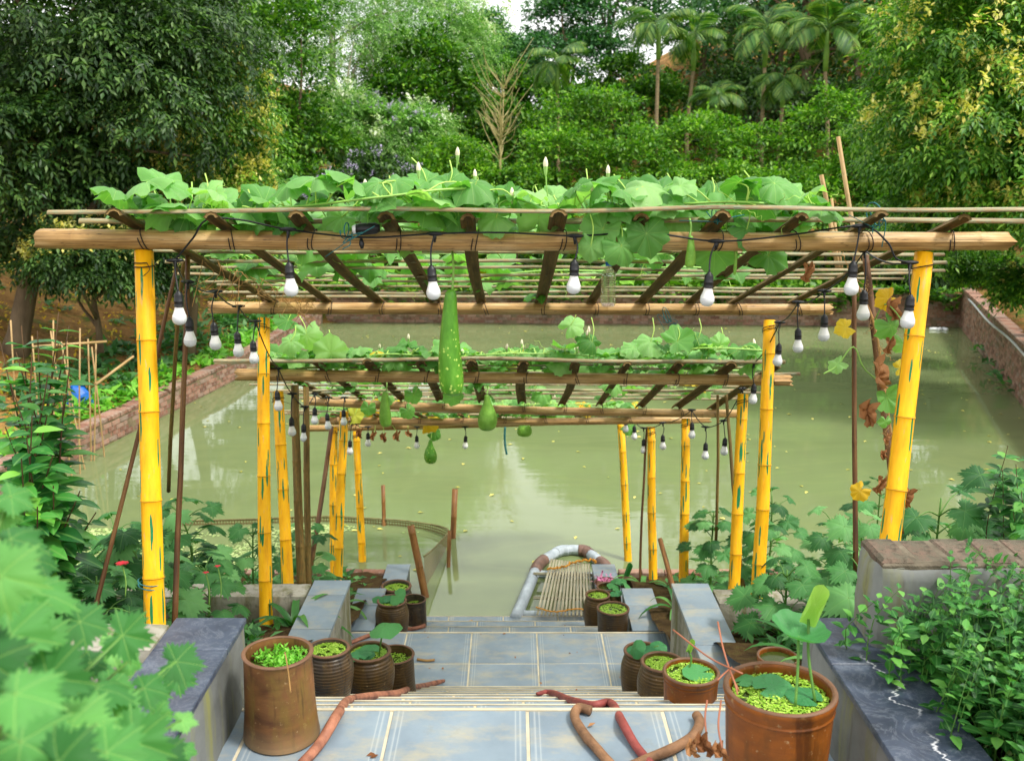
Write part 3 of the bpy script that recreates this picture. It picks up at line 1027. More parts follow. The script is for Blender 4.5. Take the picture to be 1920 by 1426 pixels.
# ---- planting beds
def bed(name, x0, x1, y0, y1, z0, z1, seed):
    nx_, ny_ = 30, 24
    xs_, ys_ = np.linspace(x0, x1, nx_), np.linspace(y0, y1, ny_)
    A, B = np.meshgrid(xs_, ys_)
    rg = np.random.default_rng(seed)
    C = z0 + (z1 - z0) * (B - y0) / (y1 - y0) + .03 * np.sin(A * 7 + seed) * np.sin(B * 6) + rg.normal(0, .012, A.shape)
    i_ = np.arange(ny_ - 1)[:, None] * nx_ + np.arange(nx_ - 1)[None, :]
    obj(name, (np.stack([A, B, C], -1).reshape(-1, 3), [np.stack([i_, i_ + 1, i_ + nx_ + 1, i_ + nx_], -1).reshape(-1, 4)], None), MAT["soil"], kind="structure")


bed("soil_bed_left_upper", -7.5, -1.2, -2, 3.25, H(1.75), H(1.78), 1)
bed("soil_bed_left_middle", -7.5, -1.2, 3.4, 6.25, H(2.05), H(3.02), 2)
bed("soil_bed_left_lower", -7.5, -1.2, 6.4, 9.15, H(3.2), H(3.9), 3)
bed("soil_bed_right_upper", 1.3, 7.5, -2, 3.25, H(1.75), H(1.78), 4)
bed("soil_bed_right_middle", 1.2, 7.5, 3.4, 6.1, H(2.05), H(2.98), 5)
bed("soil_bed_right_lower", 1.1, 6.5, 6.25, 9.15, H(3.2), H(3.9), 6)


# ---- brick walls round the pond
def pond_wall(name, pts, z0, z1, th, label, side, nearest=300, courses=None, capw=None):
    """wall along polyline pts; bricks on the face turned to the water; side=+1: water on the left of the direction"""
    pts = np.array(pts, float)
    mid = pts.mean(0)
    e = empty(name, (mid[0], mid[1], z0), label, "brick wall")
    shapes, pos = [], []
    for a, b in zip(pts[:-1], pts[1:]):
        t = unit(b - a)
        nrm = np.array([-t[1], t[0]]) * side       # towards water
        L = np.linalg.norm(b - a)
        M = np.array([[t[0], nrm[0], 0], [t[1], nrm[1], 0], [0, 0, 1.0]])
        shapes.append(move(box(0, L, -th, 0, z0, z1 - .04), M, (a[0], a[1], 0)))
        nc = int((z1 - .05) / .075)
        for c_ in range(nc):
            x = .0 if c_ % 2 else -.115
            while x < L - .12:
                if x >= 0:
                    pos.append((np.array([a[0], a[1], 0]) + M @ np.array([x + .115, -.045, .03 + c_ * .075]), M))
                x += .235
        # coping bricks laid across
        x = 0.06
        while x < L - .05:
            pos.append((np.array([a[0], a[1], 0]) + M @ np.array([x, -th / 2, z1 - .042]), 'cap' if True else 0, M))
            x += .118
    obj("mortar_core", join(shapes), MAT["mortar"], e, False)
    face = mesh("brick", box(-.11, .11, -.05, .05, 0, .064, .004), False)
    face.materials.append(MAT["brick"])
    cap = mesh("brick", box(-.053, .053, -th / 2 - .01, th / 2 + .012, 0, .055, .01), False)
    cap.materials.append(MAT["brick"])
    fb = box(-.11, .11, -.05, .05, 0, .064)
    cb = box(-.053, .053, -th / 2 - .01, th / 2 + .012, 0, .055)
    camp = np.array([0, 0, CAM_Z])

    def vis(p):
        d = p[0] - camp
        yc = d[1] * CP - d[2] * SP
        return yc if abs(d[0] / yc) < .53 else yc + 100
    pos.sort(key=vis)
    far_f, far_c = [], []
    for j, p in enumerate(pos):
        iscap = len(p) == 3
        M = p[-1] @ rotz(RNG.uniform(-.03, .03))
        q_ = p[0] + np.array([RNG.uniform(-.006, .006), RNG.uniform(-.006, .006), RNG.uniform(-.003, .003)])
        if j < nearest:
            inst("brick", cap if iscap else face, e, q_, M)
        else:
            (far_c if iscap else far_f).append((M, q_))
    rest = []
    for tpl, L_ in ((fb, far_f), (cb, far_c)):
        if L_:
            rest.append(scatter(tpl, np.array([m_[0] for m_ in L_]), np.array([m_[1] for m_ in L_])))
    if rest:
        obj("brick_courses", join(rest), MAT["brick"], e, False, kind="stuff")
    return e


yl = [10.5, 13.5, 16.5, 19.2, 23, 26.7]
pond_wall("pond_wall", [(pond_l(y), y) for y in yl], -.7, .40, .24, "low mossy brick wall along the left bank of the pond", -1)
yr = [12, 14.5, 17.3, 20, 23, 26.0]
pond_wall("pond_wall", [(pond_r(y), y) for y in yr], -.7, 1.02, .26, "tall brick wall along the right side of the pond with a white pipe", 1)
pond_wall("pond_wall", [(-5.3, 26.75), (0, 26.5), (6, 26.2), (12.0, 25.9)], -.7, .85, .26, "dark brick wall along the far end of the pond", -1, 0)
# pipe along the right wall
pp = [np.array([pond_r(y) - .02, y, .88 + .03 * math.sin(y * 1.1)]) for y in np.linspace(13, 24.6, 24)]
obj("water_pipe", tube(np.array(pp), .022, 8), MAT["white_plastic"], None, True, "thin white pipe hung along the top of the right pond wall", "pipe")
# ------------------------------------------------------------------ trees and far vegetation
SPRAY = spray(3, .36, 55, .40, .3)
SPRAY_FINE = spray(4, .26, 62, .34, .25)
KITE = kite(.5)


def blob_points(blobs, n, rg, clump=26, spread=.28, shell=.55):
    """points in clumps through ellipsoid blobs -> positions, outward directions"""
    vol = np.array([b[1][0] * b[1][1] * b[1][2] for b in blobs]) ** .67
    cnt = (n * vol / vol.sum()).astype(int)
    P, O = [], []
    for (c, r), m_ in zip(blobs, cnt):
        c, r = np.array(c, float), np.array(r, float)
        k = max(4, m_ // clump)
        d = rnd_dirs(k, rg)
        d[:, 2] = np.where(d[:, 2] < -.55, -d[:, 2], d[:, 2])
        rad = shell + (1 - shell) * rg.random(k) ** .5
        bump_ = 1 + .16 * np.sin(d[:, 0] * 5 + c[0]) * np.sin(d[:, 1] * 4 + c[1] * 2) + .1 * rg.normal(size=k)
        cc = c + d * r * (rad * bump_)[:, None]
        sz = spread * r.min() * rg.uniform(.55, 1.25, k)
        idx = rg.integers(0, k, m_)
        off = rg.normal(size=(m_, 3)) * np.array([1, 1, .62])
        off[:, 2] = np.abs(off[:, 2]) * .9 - .18
        off *= np.minimum(1, 1.9 / np.maximum(np.linalg.norm(off, axis=1), .01))[:, None]
        p = cc[idx] + off * sz[idx][:, None]
        P.append(p)
        O.append(unit(d[idx] * .55 + unit(off) * .8))
    return np.concatenate(P), np.concatenate(O)


def foliage(P, O, tpl, size, rg, droop=.35, svar=.35):
    n = len(P)
    ax = unit(O + rnd_dirs(n, rg) * .75 + np.array([0, 0, -droop]))
    nr = unit(np.array([0, 0, 1.0]) + rnd_dirs(n, rg) * .55 + O * .35)
    M = frame(ax, nr) * (size * rg.uniform(1 - svar, 1 + svar, n))[:, None, None]
    return scatter(tpl, M, P)


def limbs(base, top, r0, targets, rg, seg=7, wob=.12):
    """tapered trunk with limbs reaching for the targets"""
    base, top = np.array(base, float), np.array(top, float)
    mid = [base + (top - base) * t + np.array([rg.normal() * wob, rg.normal() * wob, 0]) for t in (.33, .66)]
    P = smooth_path([base, mid[0], mid[1], top], 12)
    R = np.linspace(r0, r0 * .45, len(P))
    R[0] *= 1.35
    sh = [tube(P, R, seg)]
    for tg in targets:
        k = rg.integers(len(P) // 3, len(P))
        a = P[k]
        b = np.array(tg, float)
        m_ = (a + b) / 2 + np.array([rg.normal() * wob * 2, rg.normal() * wob * 2, .12 * np.linalg.norm(b - a)])
        Q = smooth_path([a, m_, b], 8)
        sh.append(tube(Q, np.linspace(R[k] * .6, R[k] * .12, len(Q)), 5))
    return join(sh)


def tree(name, label, blobs, base, n, tpl, size, mat, seed, bark="bark", trunk_r=.14, flower=None, cat="tree", group=None, droop=.35, clump=26, spread=.28, shell=.55, nlimb=8):
    rg = np.random.default_rng(seed)
    base = np.array(base, float)
    e = empty(name, base, label, cat, group)
    P, O = blob_points(blobs, n, rg, clump, spread, shell)
    crown_o = obj("crown", foliage(P, O, tpl, size, rg, droop), MAT[mat], e)
    c0 = np.mean([b[0] for b in blobs], axis=0)
    top = np.array([c0[0], c0[1], c0[2] + .3 * blobs[0][1][2]])
    tg = [np.array(b[0]) + rnd_dirs(1, rg)[0] * np.array(b[1]) * .75 for b in (blobs * 8)[:nlimb]]
    obj("trunk", limbs(base, top, trunk_r, tg, rg), MAT[bark], e)
    if flower:
        fm, fn, fs, up = flower
        ii = rg.choice(len(P), min(len(P), fn * 8), replace=False)
        ctr, rad = np.array([b[0] for b in blobs]), np.array([b[1] for b in blobs])
        q = np.min(np.linalg.norm((P[ii][:, None] - ctr[None]) / rad[None], axis=2), axis=1)
        good = (q > .86) & (O[ii][:, 2] > up) & (P[ii][:, 1] < ctr[:, 1].mean() + .5)
        C = P[ii][good][:fn]
        per = 26
        t = rg.random((len(C), per, 1))
        ax = unit(np.array([0, -.25, 1.0]) + rg.normal(size=(len(C), 1, 3)) * .45)
        Q = (C[:, None] + ax * t * fs * 1.9 + rg.normal(size=(len(C), per, 3)) * fs * .42 * (1.15 - t)).reshape(-1, 3)
        obj("blossom", foliage(Q, rnd_dirs(len(Q), rg) + [0, 0, .4], KITE, fs * .5, rg, 0), MAT[fm], crown_o)
    return e


def pxblob(px, py, d, rx, ry, rz=None):
    """blob whose centre shows at pixel (px,py) at depth d; radii in photo pixels (rx, rz) and metres of depth"""
    s = d / FPX
    return (at(px, py, d), (rx * s, ry, (rz if rz else rx) * s))


# dark tree on the left bank
tree("dark_leafy_tree", "huge dark green tree filling the upper left corner above the bank",
     [pxblob(90, 60, 17, 230, 2.0, 250), pxblob(250, 200, 17, 170, 1.6, 190), pxblob(60, 310, 16.5, 150, 1.6, 150), pxblob(330, 60, 18, 130, 1.6, 170),
      pxblob(180, 400, 17.5, 110, 1.2, 100), pxblob(30, 450, 17.5, 90, 1.0, 80)], (-8.4, 16.5, ground_z(-8.4, 16.5) - .1), 15500, SPRAY, .35, "dark_tree", 1, trunk_r=.2, droop=.6, clump=30, spread=.22)
# flowering longan-like tree, left
tree("flowering_tree", "rounded tree with yellowish blossom beside the dark tree on the left bank",
     [pxblob(400, 270, 19, 105, 1.1, 150), pxblob(330, 380, 18.5, 80, 1.0, 120), pxblob(420, 420, 19, 85, 1.0, 110)], (-6.4, 19.3, ground_z(-6.4, 19.3) - .1), 9000, SPRAY, .30, "bright_tree", 2,
     flower=("blossom", 560, .17, -.2), droop=.5, spread=.22)
tree("flowering_tree", "low yellow-blossomed branch tree behind the left front post",
     [pxblob(170, 490, 16.5, 90, .9, 60), pxblob(270, 500, 17.5, 80, .9, 70)], (-7.4, 17.6, ground_z(-7.4, 17.6) - .1), 4500, SPRAY, .28, "dark_tree", 3,
     flower=("blossom", 70, .16, -.1), droop=.5, trunk_r=.07, cat="tree")
# big flowering tree, right bank
tree("flowering_tree", "large bushy tree with cream blossom spikes on the right bank above the brick wall",
     [pxblob(1830, 90, 17, 170, 2.0, 150), pxblob(1900, 250, 16.5, 190, 1.8, 170), pxblob(1760, 250, 18, 110, 1.5, 140), pxblob(1880, 380, 17, 130, 1.4, 110), pxblob(1770, 390, 18.5, 80, 1.2, 100),
      pxblob(2010, 390, 15.5, 120, 1.3, 110), pxblob(1730, 460, 20.5, 60, 1.0, 70)], (10.6, 18.2, ground_z(10.6, 18.2) - .1), 18500, SPRAY, .33, "bright_tree", 4,
     flower=("blossom", 430, .18, -.1), droop=.4, trunk_r=.2, spread=.22)
tree("overhanging_bush", "green bush hanging over the coping of the right pond wall",
     [pxblob(1930, 540, 17.5, 50, .4, 28), pxblob(1850, 510, 20.5, 45, .5, 28)], (10.7, 19.2, ground_z(10.7, 19.2) - .1), 2600, SPRAY, .26, "mid_tree", 5, cat="bush", trunk_r=.05, flower=("blossom", 10, .14, -.2))
tree("corner_bush", "dark bush over the far right corner of the pond",
     [pxblob(1730, 480, 27.4, 65, .8, 75), pxblob(1660, 470, 27.8, 60, .8, 70)], (11.2, 27.6, .8), 4200, SPRAY, .34, "dark_tree", 6, cat="bush", trunk_r=.06)

# shrubs and hedges behind the far wall
hed = [
    ("big rounded creeper-covered bush right of the bare sapling", [(1110, 250, 31, 105, 75), (1060, 330, 30, 90, 80), (1170, 340, 30, 95, 80)], "hedge"),
    ("low green bush left of the bare sapling", [(860, 320, 31, 70, 55), (800, 350, 30.5, 60, 55), (900, 370, 30, 60, 50)], "hedge"),
    ("bright green shrub below the two tall palms", [(1300, 290, 31, 90, 65), (1260, 370, 30, 70, 60), (1360, 370, 30, 75, 60)], "hedge"),
    ("spreading shrub below the low palm", [(1430, 300, 32, 80, 60), (1470, 390, 30, 80, 70)], "hedge"),
    ("loose pale shrub left of the flowering right tree", [(1560, 270, 31, 85, 85), (1600, 370, 30, 80, 80), (1520, 390, 29.5, 60, 60)], "hedge"),
    ("dense shrub in the gap beside the right flowering tree", [(1660, 330, 30, 70, 90), (1650, 430, 29, 70, 70)], "mid_tree"),
    ("shaded bush under the pale blossoming trees", [(600, 330, 30, 80, 80), (540, 380, 29, 70, 70)], "mid_tree"),
    ("lilac-flowered shrub behind the gourd leaves", [(700, 345, 29, 75, 50), (640, 370, 28.5, 60, 40)], "dark_tree"),
    ("dark shrub at the left end of the far wall", [(490, 420, 26, 70, 80), (440, 480, 23, 60, 60)], "dark_tree"),
    ("bush between the lilac shrub and the low hedge", [(760, 260, 33, 60, 55), (690, 250, 33.5, 60, 55)], "light_tree"),
    ("creeper mass at the middle of the far bank", [(980, 380, 29.5, 70, 60), (930, 420, 29, 60, 50)], "hedge"),
    ("creeper mass along the far wall below the right palms", [(1400, 450, 28.5, 90, 50), (1290, 450, 28.5, 80, 50), (1180, 450, 28.5, 80, 50)], "mid_tree"),
]
for j, (lab, bl, mt) in enumerate(hed):
    bs = [pxblob(a, b, d, rx, 1.1 + .2 * (j % 3), rz) for a, b, d, rx, rz in bl]
    bx, by = bs[0][0][0], bs[0][0][1]
    fl = ("purple_flower", 80, .11, -.5) if "lilac" in lab else None
    tree("shrub", lab, bs, (bx, by, ground_z(bx, by) - .1), 4200 * len(bl), KITE, .145, mt, 20 + j, cat="shrub", trunk_r=.05, group="shrubs on the far bank", clump=60, spread=.21, shell=.78, flower=fl, nlimb=5)

# tall trees behind, left of the gap
far = [
    ("feathery pale green tree with forked grey trunk, left of centre", [(600, 60, 36, 130, 110), (700, 20, 37, 120, 90), (560, 180, 35, 90, 90)], "light_tree", (660, 420), .16, "bark_pale", "pale_blossom"),
    ("feathery tree with long leaning pale branch", [(800, 60, 40, 110, 90), (860, 110, 41, 70, 70), (740, 150, 39, 80, 60)], "light_tree", (700, 400), .14, "bark_pale", "pale_blossom"),
    ("dense dark round tree below the leaning branch", [(800, 150, 36, 80, 85), (760, 210, 35, 80, 70), (860, 200, 36.5, 55, 75)], "mid_tree", (800, 420), .16, "bark", None),
    ("broad mid green tree behind the left flowering tree", [(530, 130, 30, 90, 120), (480, 260, 29, 80, 110), (560, 270, 30, 80, 90)], "mid_tree", (520, 460), .16, "bark", None),
    ("pale blossoming tree above the lilac shrub", [(640, 240, 34, 80, 60), (730, 290, 33, 70, 45), (780, 250, 34, 60, 40)], "light_tree", (680, 430), .12, "bark_pale", "pale_blossom"),
    ("tall tree rising above the upper left frame edge", [(470, -20, 33, 120, 110), (420, 80, 31, 80, 90)], "mid_tree", (470, 460), .18, "bark", None),
    ("small tree on the slope right under the sky gap", [(930, 180, 46, 60, 60), (900, 240, 44, 60, 60), (960, 250, 44, 50, 50)], "mid_tree", (930, 400), .12, "bark", None),
    ("distant tree at the foot of the sky gap", [(955, 110, 62, 45, 40), (900, 90, 66, 50, 60)], "blue_tree", (950, 300), .14, "bark", None),
    ("low tree on the slope below the short palm", [(1010, 210, 46, 60, 55), (1070, 220, 45, 60, 50), (990, 290, 42, 60, 50)], "mid_tree", (1020, 330), .12, "bark", None),
    ("misty tree in the saddle below the sky gap", [(985, 150, 58, 50, 40), (930, 140, 60, 45, 40)], "blue_tree", (960, 260), .14, "bark", None),
    ("blue-green hillside tree just right of the sky gap", [(1060, 50, 52, 70, 70), (1020, 110, 50, 45, 50), (1110, 120, 51, 70, 55)], "blue_tree", (1080, 260), .2, "bark", None),
    ("tall hillside tree with bare lower trunk behind the slender palm", [(1160, 30, 54, 85, 70), (1130, -40, 55, 90, 60)], "blue_tree", (1150, 230), .2, "bark", None),
    ("hillside tree behind the pair of palms", [(1290, 40, 56, 100, 90), (1350, 90, 54, 80, 80)], "blue_tree", (1310, 260), .2, "bark", None),
    ("shaded tree behind the right palm grove", [(1440, 120, 48, 110, 110), (1500, 20, 50, 110, 100)], "dark_tree", (1450, 300), .2, "bark", None),
    ("shaded tree between the right palms and the flowering tree", [(1600, 130, 45, 100, 130), (1640, 20, 46, 100, 100), (1560, 230, 42, 90, 80)], "dark_tree", (1600, 330), .2, "bark", None),
    ("shaded undergrowth tree below the right palms", [(1460, 220, 42, 90, 70), (1380, 190, 44, 80, 60)], "dark_tree", (1430, 320), .15, "bark", None),
    ("undergrowth tree on the orange slope", [(1230, 200, 46, 80, 50), (1170, 150, 48, 60, 40)], "mid_tree", (1210, 290), .12, "bark", None),
]
for j, (lab, bl, mt, bpx, tr, bk, fl) in enumerate(far):
    bs = [pxblob(a, b, d, rx, rx * d / FPX * .9, rz) for a, b, d, rx, rz in bl]
    b0 = at(bpx[0], bpx[1], bl[0][2])
    z = float(ground_z(b0[0], b0[1])) - .1
    dd = bl[0][2]
    tree("broadleaf_tree", lab, bs, (b0[0], b0[1], z), (3400 if mt != "light_tree" else 2000) * len(bl), KITE if mt != "light_tree" else SPRAY_FINE, (.20 if mt != "light_tree" else .42) * (dd / 36) ** .7, mt, 50 + j, bark=bk, trunk_r=tr,
         flower=(fl, 90, .30, 0) if fl else None, group="trees behind the pond", clump=(40 if mt != "light_tree" else 16), spread=.26, shell=.6)

# trees that close the view above and beside the frame (their reflections lie in the pond)
for j, (x, y, z, r, lab) in enumerate([(-12, 33, 12.5, 4.6, "tall tree crown above the upper left of the view, seen in the pond"), (-20, 40, 11, 6, "broad tree far left behind the bank"),
                                       (13, 46, 16, 5.5, "tall hillside tree crown above the right palms"), (24, 42, 14, 6.5, "broad tree far right behind the palms"), (22, 30, 9, 4.5, "broad tree behind the right flowering tree")]):
    tree("broadleaf_tree", lab, [((x, y, z), (r, r, r * .8)), ((x - 2, y + 1, z - r * .8), (r * .7, r * .7, r * .6)), ((x + 2, y, z - r * .9), (r * .7, r * .7, r * .6))], (x, y, float(ground_z(x, y)) - .1), 9000, KITE, .34, ("mid_tree", "dark_tree", "blue_tree")[j % 3], 90 + j,
         trunk_r=.25, group="trees behind the pond", clump=40)


# ---- areca palms
def palm(px, py, d, base_py, nfr, size, seed, label, yellow=False):
    rg = np.random.default_rng(seed)
    top = at(px, py, d)
    b = at(px + rg.uniform(-4, 4), base_py, d)
    b[2] = min(b[2], float(ground_z(b[0], b[1]))) - .1
    e = empty("areca_palm", b, label, "palm", "areca palms behind the pond")
    shaft0 = top - np.array([0, 0, .16 * size * 4])
    P = smooth_path([b, (b + shaft0) / 2 + np.array([rg.normal() * .08, 0, 0]), shaft0], 12)
    trunk_o = obj("trunk", tube(P, np.linspace(.085, .065, len(P)) * (d / 36) ** .3, 8), MAT["palm_trunk"], e)
    obj("crownshaft", tube(np.array([shaft0 - [0, 0, .02], shaft0 + (top - shaft0) * .4, top + [0, 0, .05]]), [.085, .10, .05], 8), MAT["palm_shaft"], trunk_o)
    lk = leaf_strip(2, .13, .2, .35)
    for f in range(nfr):
        az = f / nfr * 6.283 + rg.uniform(-.3, .3)
        el = math.radians(rg.uniform(5, 85))
        L = size * rg.uniform(.85, 1.1)
        h = np.array([math.cos(az), math.sin(az), 0])
        ts = np.linspace(0, 1, 9)
        curve = []
        pos, ang = top.copy(), el
        for t in ts:
            curve.append(pos.copy())
            pos = pos + (h * math.cos(ang) + np.array([0, 0, math.sin(ang)])) * L / 8
            ang -= rg.uniform(.12, .34)
        C = np.array(curve)
        shp = [tube(C, np.linspace(.02, .005, 9), 4, False)]
        T = unit(np.gradient(C, axis=0))
        Ms, Ts = [], []
        for k_ in np.linspace(.14, .98, 22):
            i0 = min(7, int(k_ * 8)); fr = k_ * 8 - i0
            p = C[i0] * (1 - fr) + C[i0 + 1] * fr
            tt = T[i0]
            side = unit(np.cross(tt, [0, 0, 1.0]))
            for s in (-1, 1):
                ax = unit(side * s * .75 + tt * .7 + np.array([0, 0, -.25]))
                Ms.append(frame(ax, np.cross(side, tt)) * (L * .36 * math.sin(math.pi * (k_ * .8 + .15)) + .05))
                Ts.append(p)
        shp.append(scatter(lk, np.array(Ms), np.array(Ts)))
        obj("frond", join(shp), MAT["palm_leaf"], e)
    if yellow:
        P = at(px + 14, py + 95, d)
        M = frame(np.array([.15, 0, -1.0]), np.array([0, -1.0, 0])) * 1.1
        o = obj("dead_frond", scatter(leaf_strip(4, .3, .2, .1), M[None], at(px + 12, py + 50, d)[None]), MAT["vine_leaf_yellow"], e)
        o["label"] = "hanging orange dead frond"


palm(1045, 120, 40, 240, 13, 1.72, 1, "short palm standing alone just right of the sky gap")
palm(1236, 50, 37, 300, 13, 1.81, 2, "slender tall palm with pale trunk, leftmost of the tall palms")
palm(1302, 75, 39, 280, 13, 1.81, 3, "second tall palm, close right of the slender palm")
palm(1345, 185, 36, 300, 12, 1.44, 4, "low palm with drooping fronds above the shrubs")
palm(1437, 60, 36, 300, 13, 1.89, 5, "tall palm in the middle of the right grove")
palm(1552, 60, 34, 300, 14, 1.99, 6, "tall palm with broad drooping fronds left of the flowering tree")
palm(1642, 60, 35, 300, 14, 1.89, 7, "palm with a hanging orange dead frond beside the flowering tree", True)
palm(1470, 150, 35, 300, 11, 1.44, 8, "small palm in the shade of the right grove")

# ---- bare sapling on the far bank
rg = np.random.default_rng(33)
b = at(938, 370, 29.2); b[2] = float(ground_z(b[0], b[1])) - .05
top = at(945, 165, 29.2)
e = empty("bare_sapling", b, "bare leafless sapling on the far bank below the sky gap", "tree")
P = smooth_path([b, at(938, 300, 29.2), at(942, 240, 29.2), top], 12)
obj("trunk", tube(P, np.linspace(.05, .012, len(P)), 7), MAT["bare_twig"], e)
tw = []
for k_ in range(60):
    i0 = rg.integers(4, len(P))
    a_ = rg.uniform(0, 6.28)
    q_ = P[min(i0, len(P) - 1)] + np.array([math.cos(a_) * .9, math.sin(a_) * .6, rg.uniform(.6, 1.7)]) * rg.uniform(.5, 1.1)
    tw.append(tube(smooth_path([P[i0], (P[i0] + q_) / 2 + rg.normal(size=3) * .1, q_], 6), np.linspace(.016, .004, 7), 4))
obj("twigs", join(tw), MAT["bare_twig"], e, kind="stuff")
# ------------------------------------------------------------------ bamboo pergolas
def bamboo(A, B, r0, r1, spacing=.27, seed=0, bow=.01, ragged=0.0, seg=12, hollow=True, first=.15):
    rg = np.random.default_rng(seed)
    A, B = np.array(A, float), np.array(B, float)
    L = np.linalg.norm(B - A)
    t = unit(B - A)
    side = unit(np.cross(t, [.3, .9, .2]))
    up = np.cross(side, t)
    nodes, x = [], first
    while x < L - .03:
        nodes.append(x)
        x += spacing * rg.uniform(.85, 1.15)
    st = [(0, 1.0)]
    for nd in nodes:
        if nd - .03 > st[-1][0]: st.append((nd - .03, .985))
        st += [(nd - .007, 1.0), (nd - .003, 1.035), (nd + .003, 1.035), (nd + .008, .985)]
    st.append((L, 1.0))
    s = np.array([q[0] for q in st]); f = np.array([q[1] for q in st])
    b1, b2 = rg.normal() * bow * L, rg.normal() * bow * L
    jog = np.interp(s, np.array(nodes + [L]), rg.normal(0, .0016, len(nodes) + 1)) if nodes else 0 * s
    P = A + t * s[:, None] + side * (b1 * np.sin(math.pi * s / L) + jog)[:, None] + up * (b2 * np.sin(math.pi * s / L))[:, None]
    R = (r0 + (r1 - r0) * s / L) * f
    global LAST_NODES, LAST_S, LAST_P
    LAST_NODES, LAST_S, LAST_P = nodes, s, P
    if not hollow:
        return tube(P, R, seg)
    # hollow ends
    P2 = np.vstack([P[0] + t * .05, P[0], P, P[-1], P[-1] - t * .05])
    R2 = np.concatenate([[r0 * .72, r0 * .78], R, [r1 * .78, r1 * .72]])
    n = len(P2)
    V, F, U = tube(P, R, seg, False)
    U = U.copy()
    rings = []
    for end, (c, r, sg) in enumerate(((P[0], r0, 1), (P[-1], r1, -1))):
        base = V[:seg + 1] if end == 0 else V[(len(P) - 1) * (seg + 1):len(P) * (seg + 1)]
        rim = c + (base - c) * .78
        dep = c + (base - c) * .74 + t * sg * .05
        off = sum(len(x) for x in rings) + len(V)
        rings.append(np.vstack([rim, dep, [c + t * sg * .05]]))
        o0 = 0 if end == 0 else (len(P) - 1) * (seg + 1)
        j = np.arange(seg)
        q1 = np.stack([o0 + j, o0 + j + 1, off + j + 1, off + j], -1)
        q2 = np.stack([off + j, off + j + 1, off + seg + 1 + j + 1, off + seg + 1 + j], -1)
        tri = np.stack([np.full(seg, off + 2 * (seg + 1)), off + seg + 1 + j, off + seg + 2 + j], -1)
        F += [q1 if end else q1[:, ::-1], q2 if end else q2[:, ::-1], tri]
    V2 = np.vstack([V] + rings)
    U2 = np.vstack([U, np.tile([[.5, 5.0]], (len(V2) - len(V), 1))])
    if ragged:
        for end, o0 in ((0, 0), (1, (len(P) - 1) * (seg + 1))):
            d = rg.uniform(-ragged, ragged, seg + 1); d[-1] = d[0]
            off = len(V) + end * (2 * (seg + 1) + 1)
            V2[o0:o0 + seg + 1] += t * d[:, None]
            V2[off:off + seg + 1] += t * d[:, None]
    Fs = {}
    for f_ in F: Fs.setdefault(f_.shape[1], []).append(f_)
    return V2, [np.concatenate(x) for x in Fs.values()], U2


def bamboo_axis(A, B, s, seed, bow, post_nodes):
    """centre of a bowed cane at length s (same draws as bamboo())"""
    i = int(np.argmin(np.abs(LAST_S - s)))
    return LAST_P[i]


def channel(P, w, t, up=(0, 0, 1), m=5, arc=150):
    """split bamboo: arched strip of width w and thickness t along P"""
    P = np.asarray(P, float)
    T = unit(np.gradient(P, axis=0))
    S_ = unit(np.cross(T, np.asarray(up, float)))
    N_ = np.cross(S_, T)
    a = np.radians(np.linspace(-arc / 2, arc / 2, m))
    r = w / 2 / math.sin(math.radians(arc / 2))
    cz = r * math.cos(math.radians(arc / 2))
    outer = np.stack([r * np.sin(a), r * np.cos(a) - cz], -1)
    inner = np.stack([(r - t) * np.sin(a), (r - t) * np.cos(a) - cz], -1)[::-1]
    prof_ = np.vstack([outer, inner, outer[:1]])
    k = len(prof_)
    V = P[:, None, :] + prof_[None, :, 0, None] * S_[:, None, :] + prof_[None, :, 1, None] * N_[:, None, :]
    L = np.concatenate([[0], np.cumsum(np.linalg.norm(np.diff(P, axis=0), axis=1))])
    per = np.linspace(0, 1, k)
    U = np.stack([np.broadcast_to(per, (len(P), k)), np.broadcast_to(L[:, None], (len(P), k))], -1).reshape(-1, 2)
    n = len(P)
    i = np.arange(n - 1)[:, None] * k + np.arange(k - 1)[None, :]
    F = [np.stack([i, i + 1, i + k + 1, i + k], -1).reshape(-1, 4)]
    caps = []
    for b, fl in ((0, 1), ((n - 1) * k, 0)):
        for j in range(m - 1):
            q = [b + j, b + j + 1, b + 2 * m - 2 - j, b + 2 * m - 1 - j]
            caps.append(q if fl else q[::-1])
    F = [np.concatenate([F[0], np.array(caps)])]
    return V.reshape(-1, 3), F, U


def tie(centre, axis, r, seed, tails=True):
    """turns of wire round a pole"""
    rg = np.random.default_rng(seed)
    ax = unit(axis)
    a = unit(np.cross(ax, [.1, .2, 1]))
    b = np.cross(ax, a)
    th = np.linspace(0, 2 * math.pi * 1.6, 34)
    P = np.asarray(centre) + (np.cos(th)[:, None] * a + np.sin(th)[:, None] * b) * (r * 1.04) + ax * np.linspace(-.014, .014, 34)[:, None] + ax * (np.sin(th + 1 + seed) * .012)[:, None]
    sh = [tube(P, .0026, 5)]
    if tails:
        p = P[-1]
        sh.append(tube(smooth_path([p, p + np.array([rg.normal() * .02, -.015, -.03]), p + np.array([rg.normal() * .04, -.01, -.06])], 6), .0016, 4))
    return join(sh)


PX = lambda px, py, d: at(px, py, d)
pergolas = {}


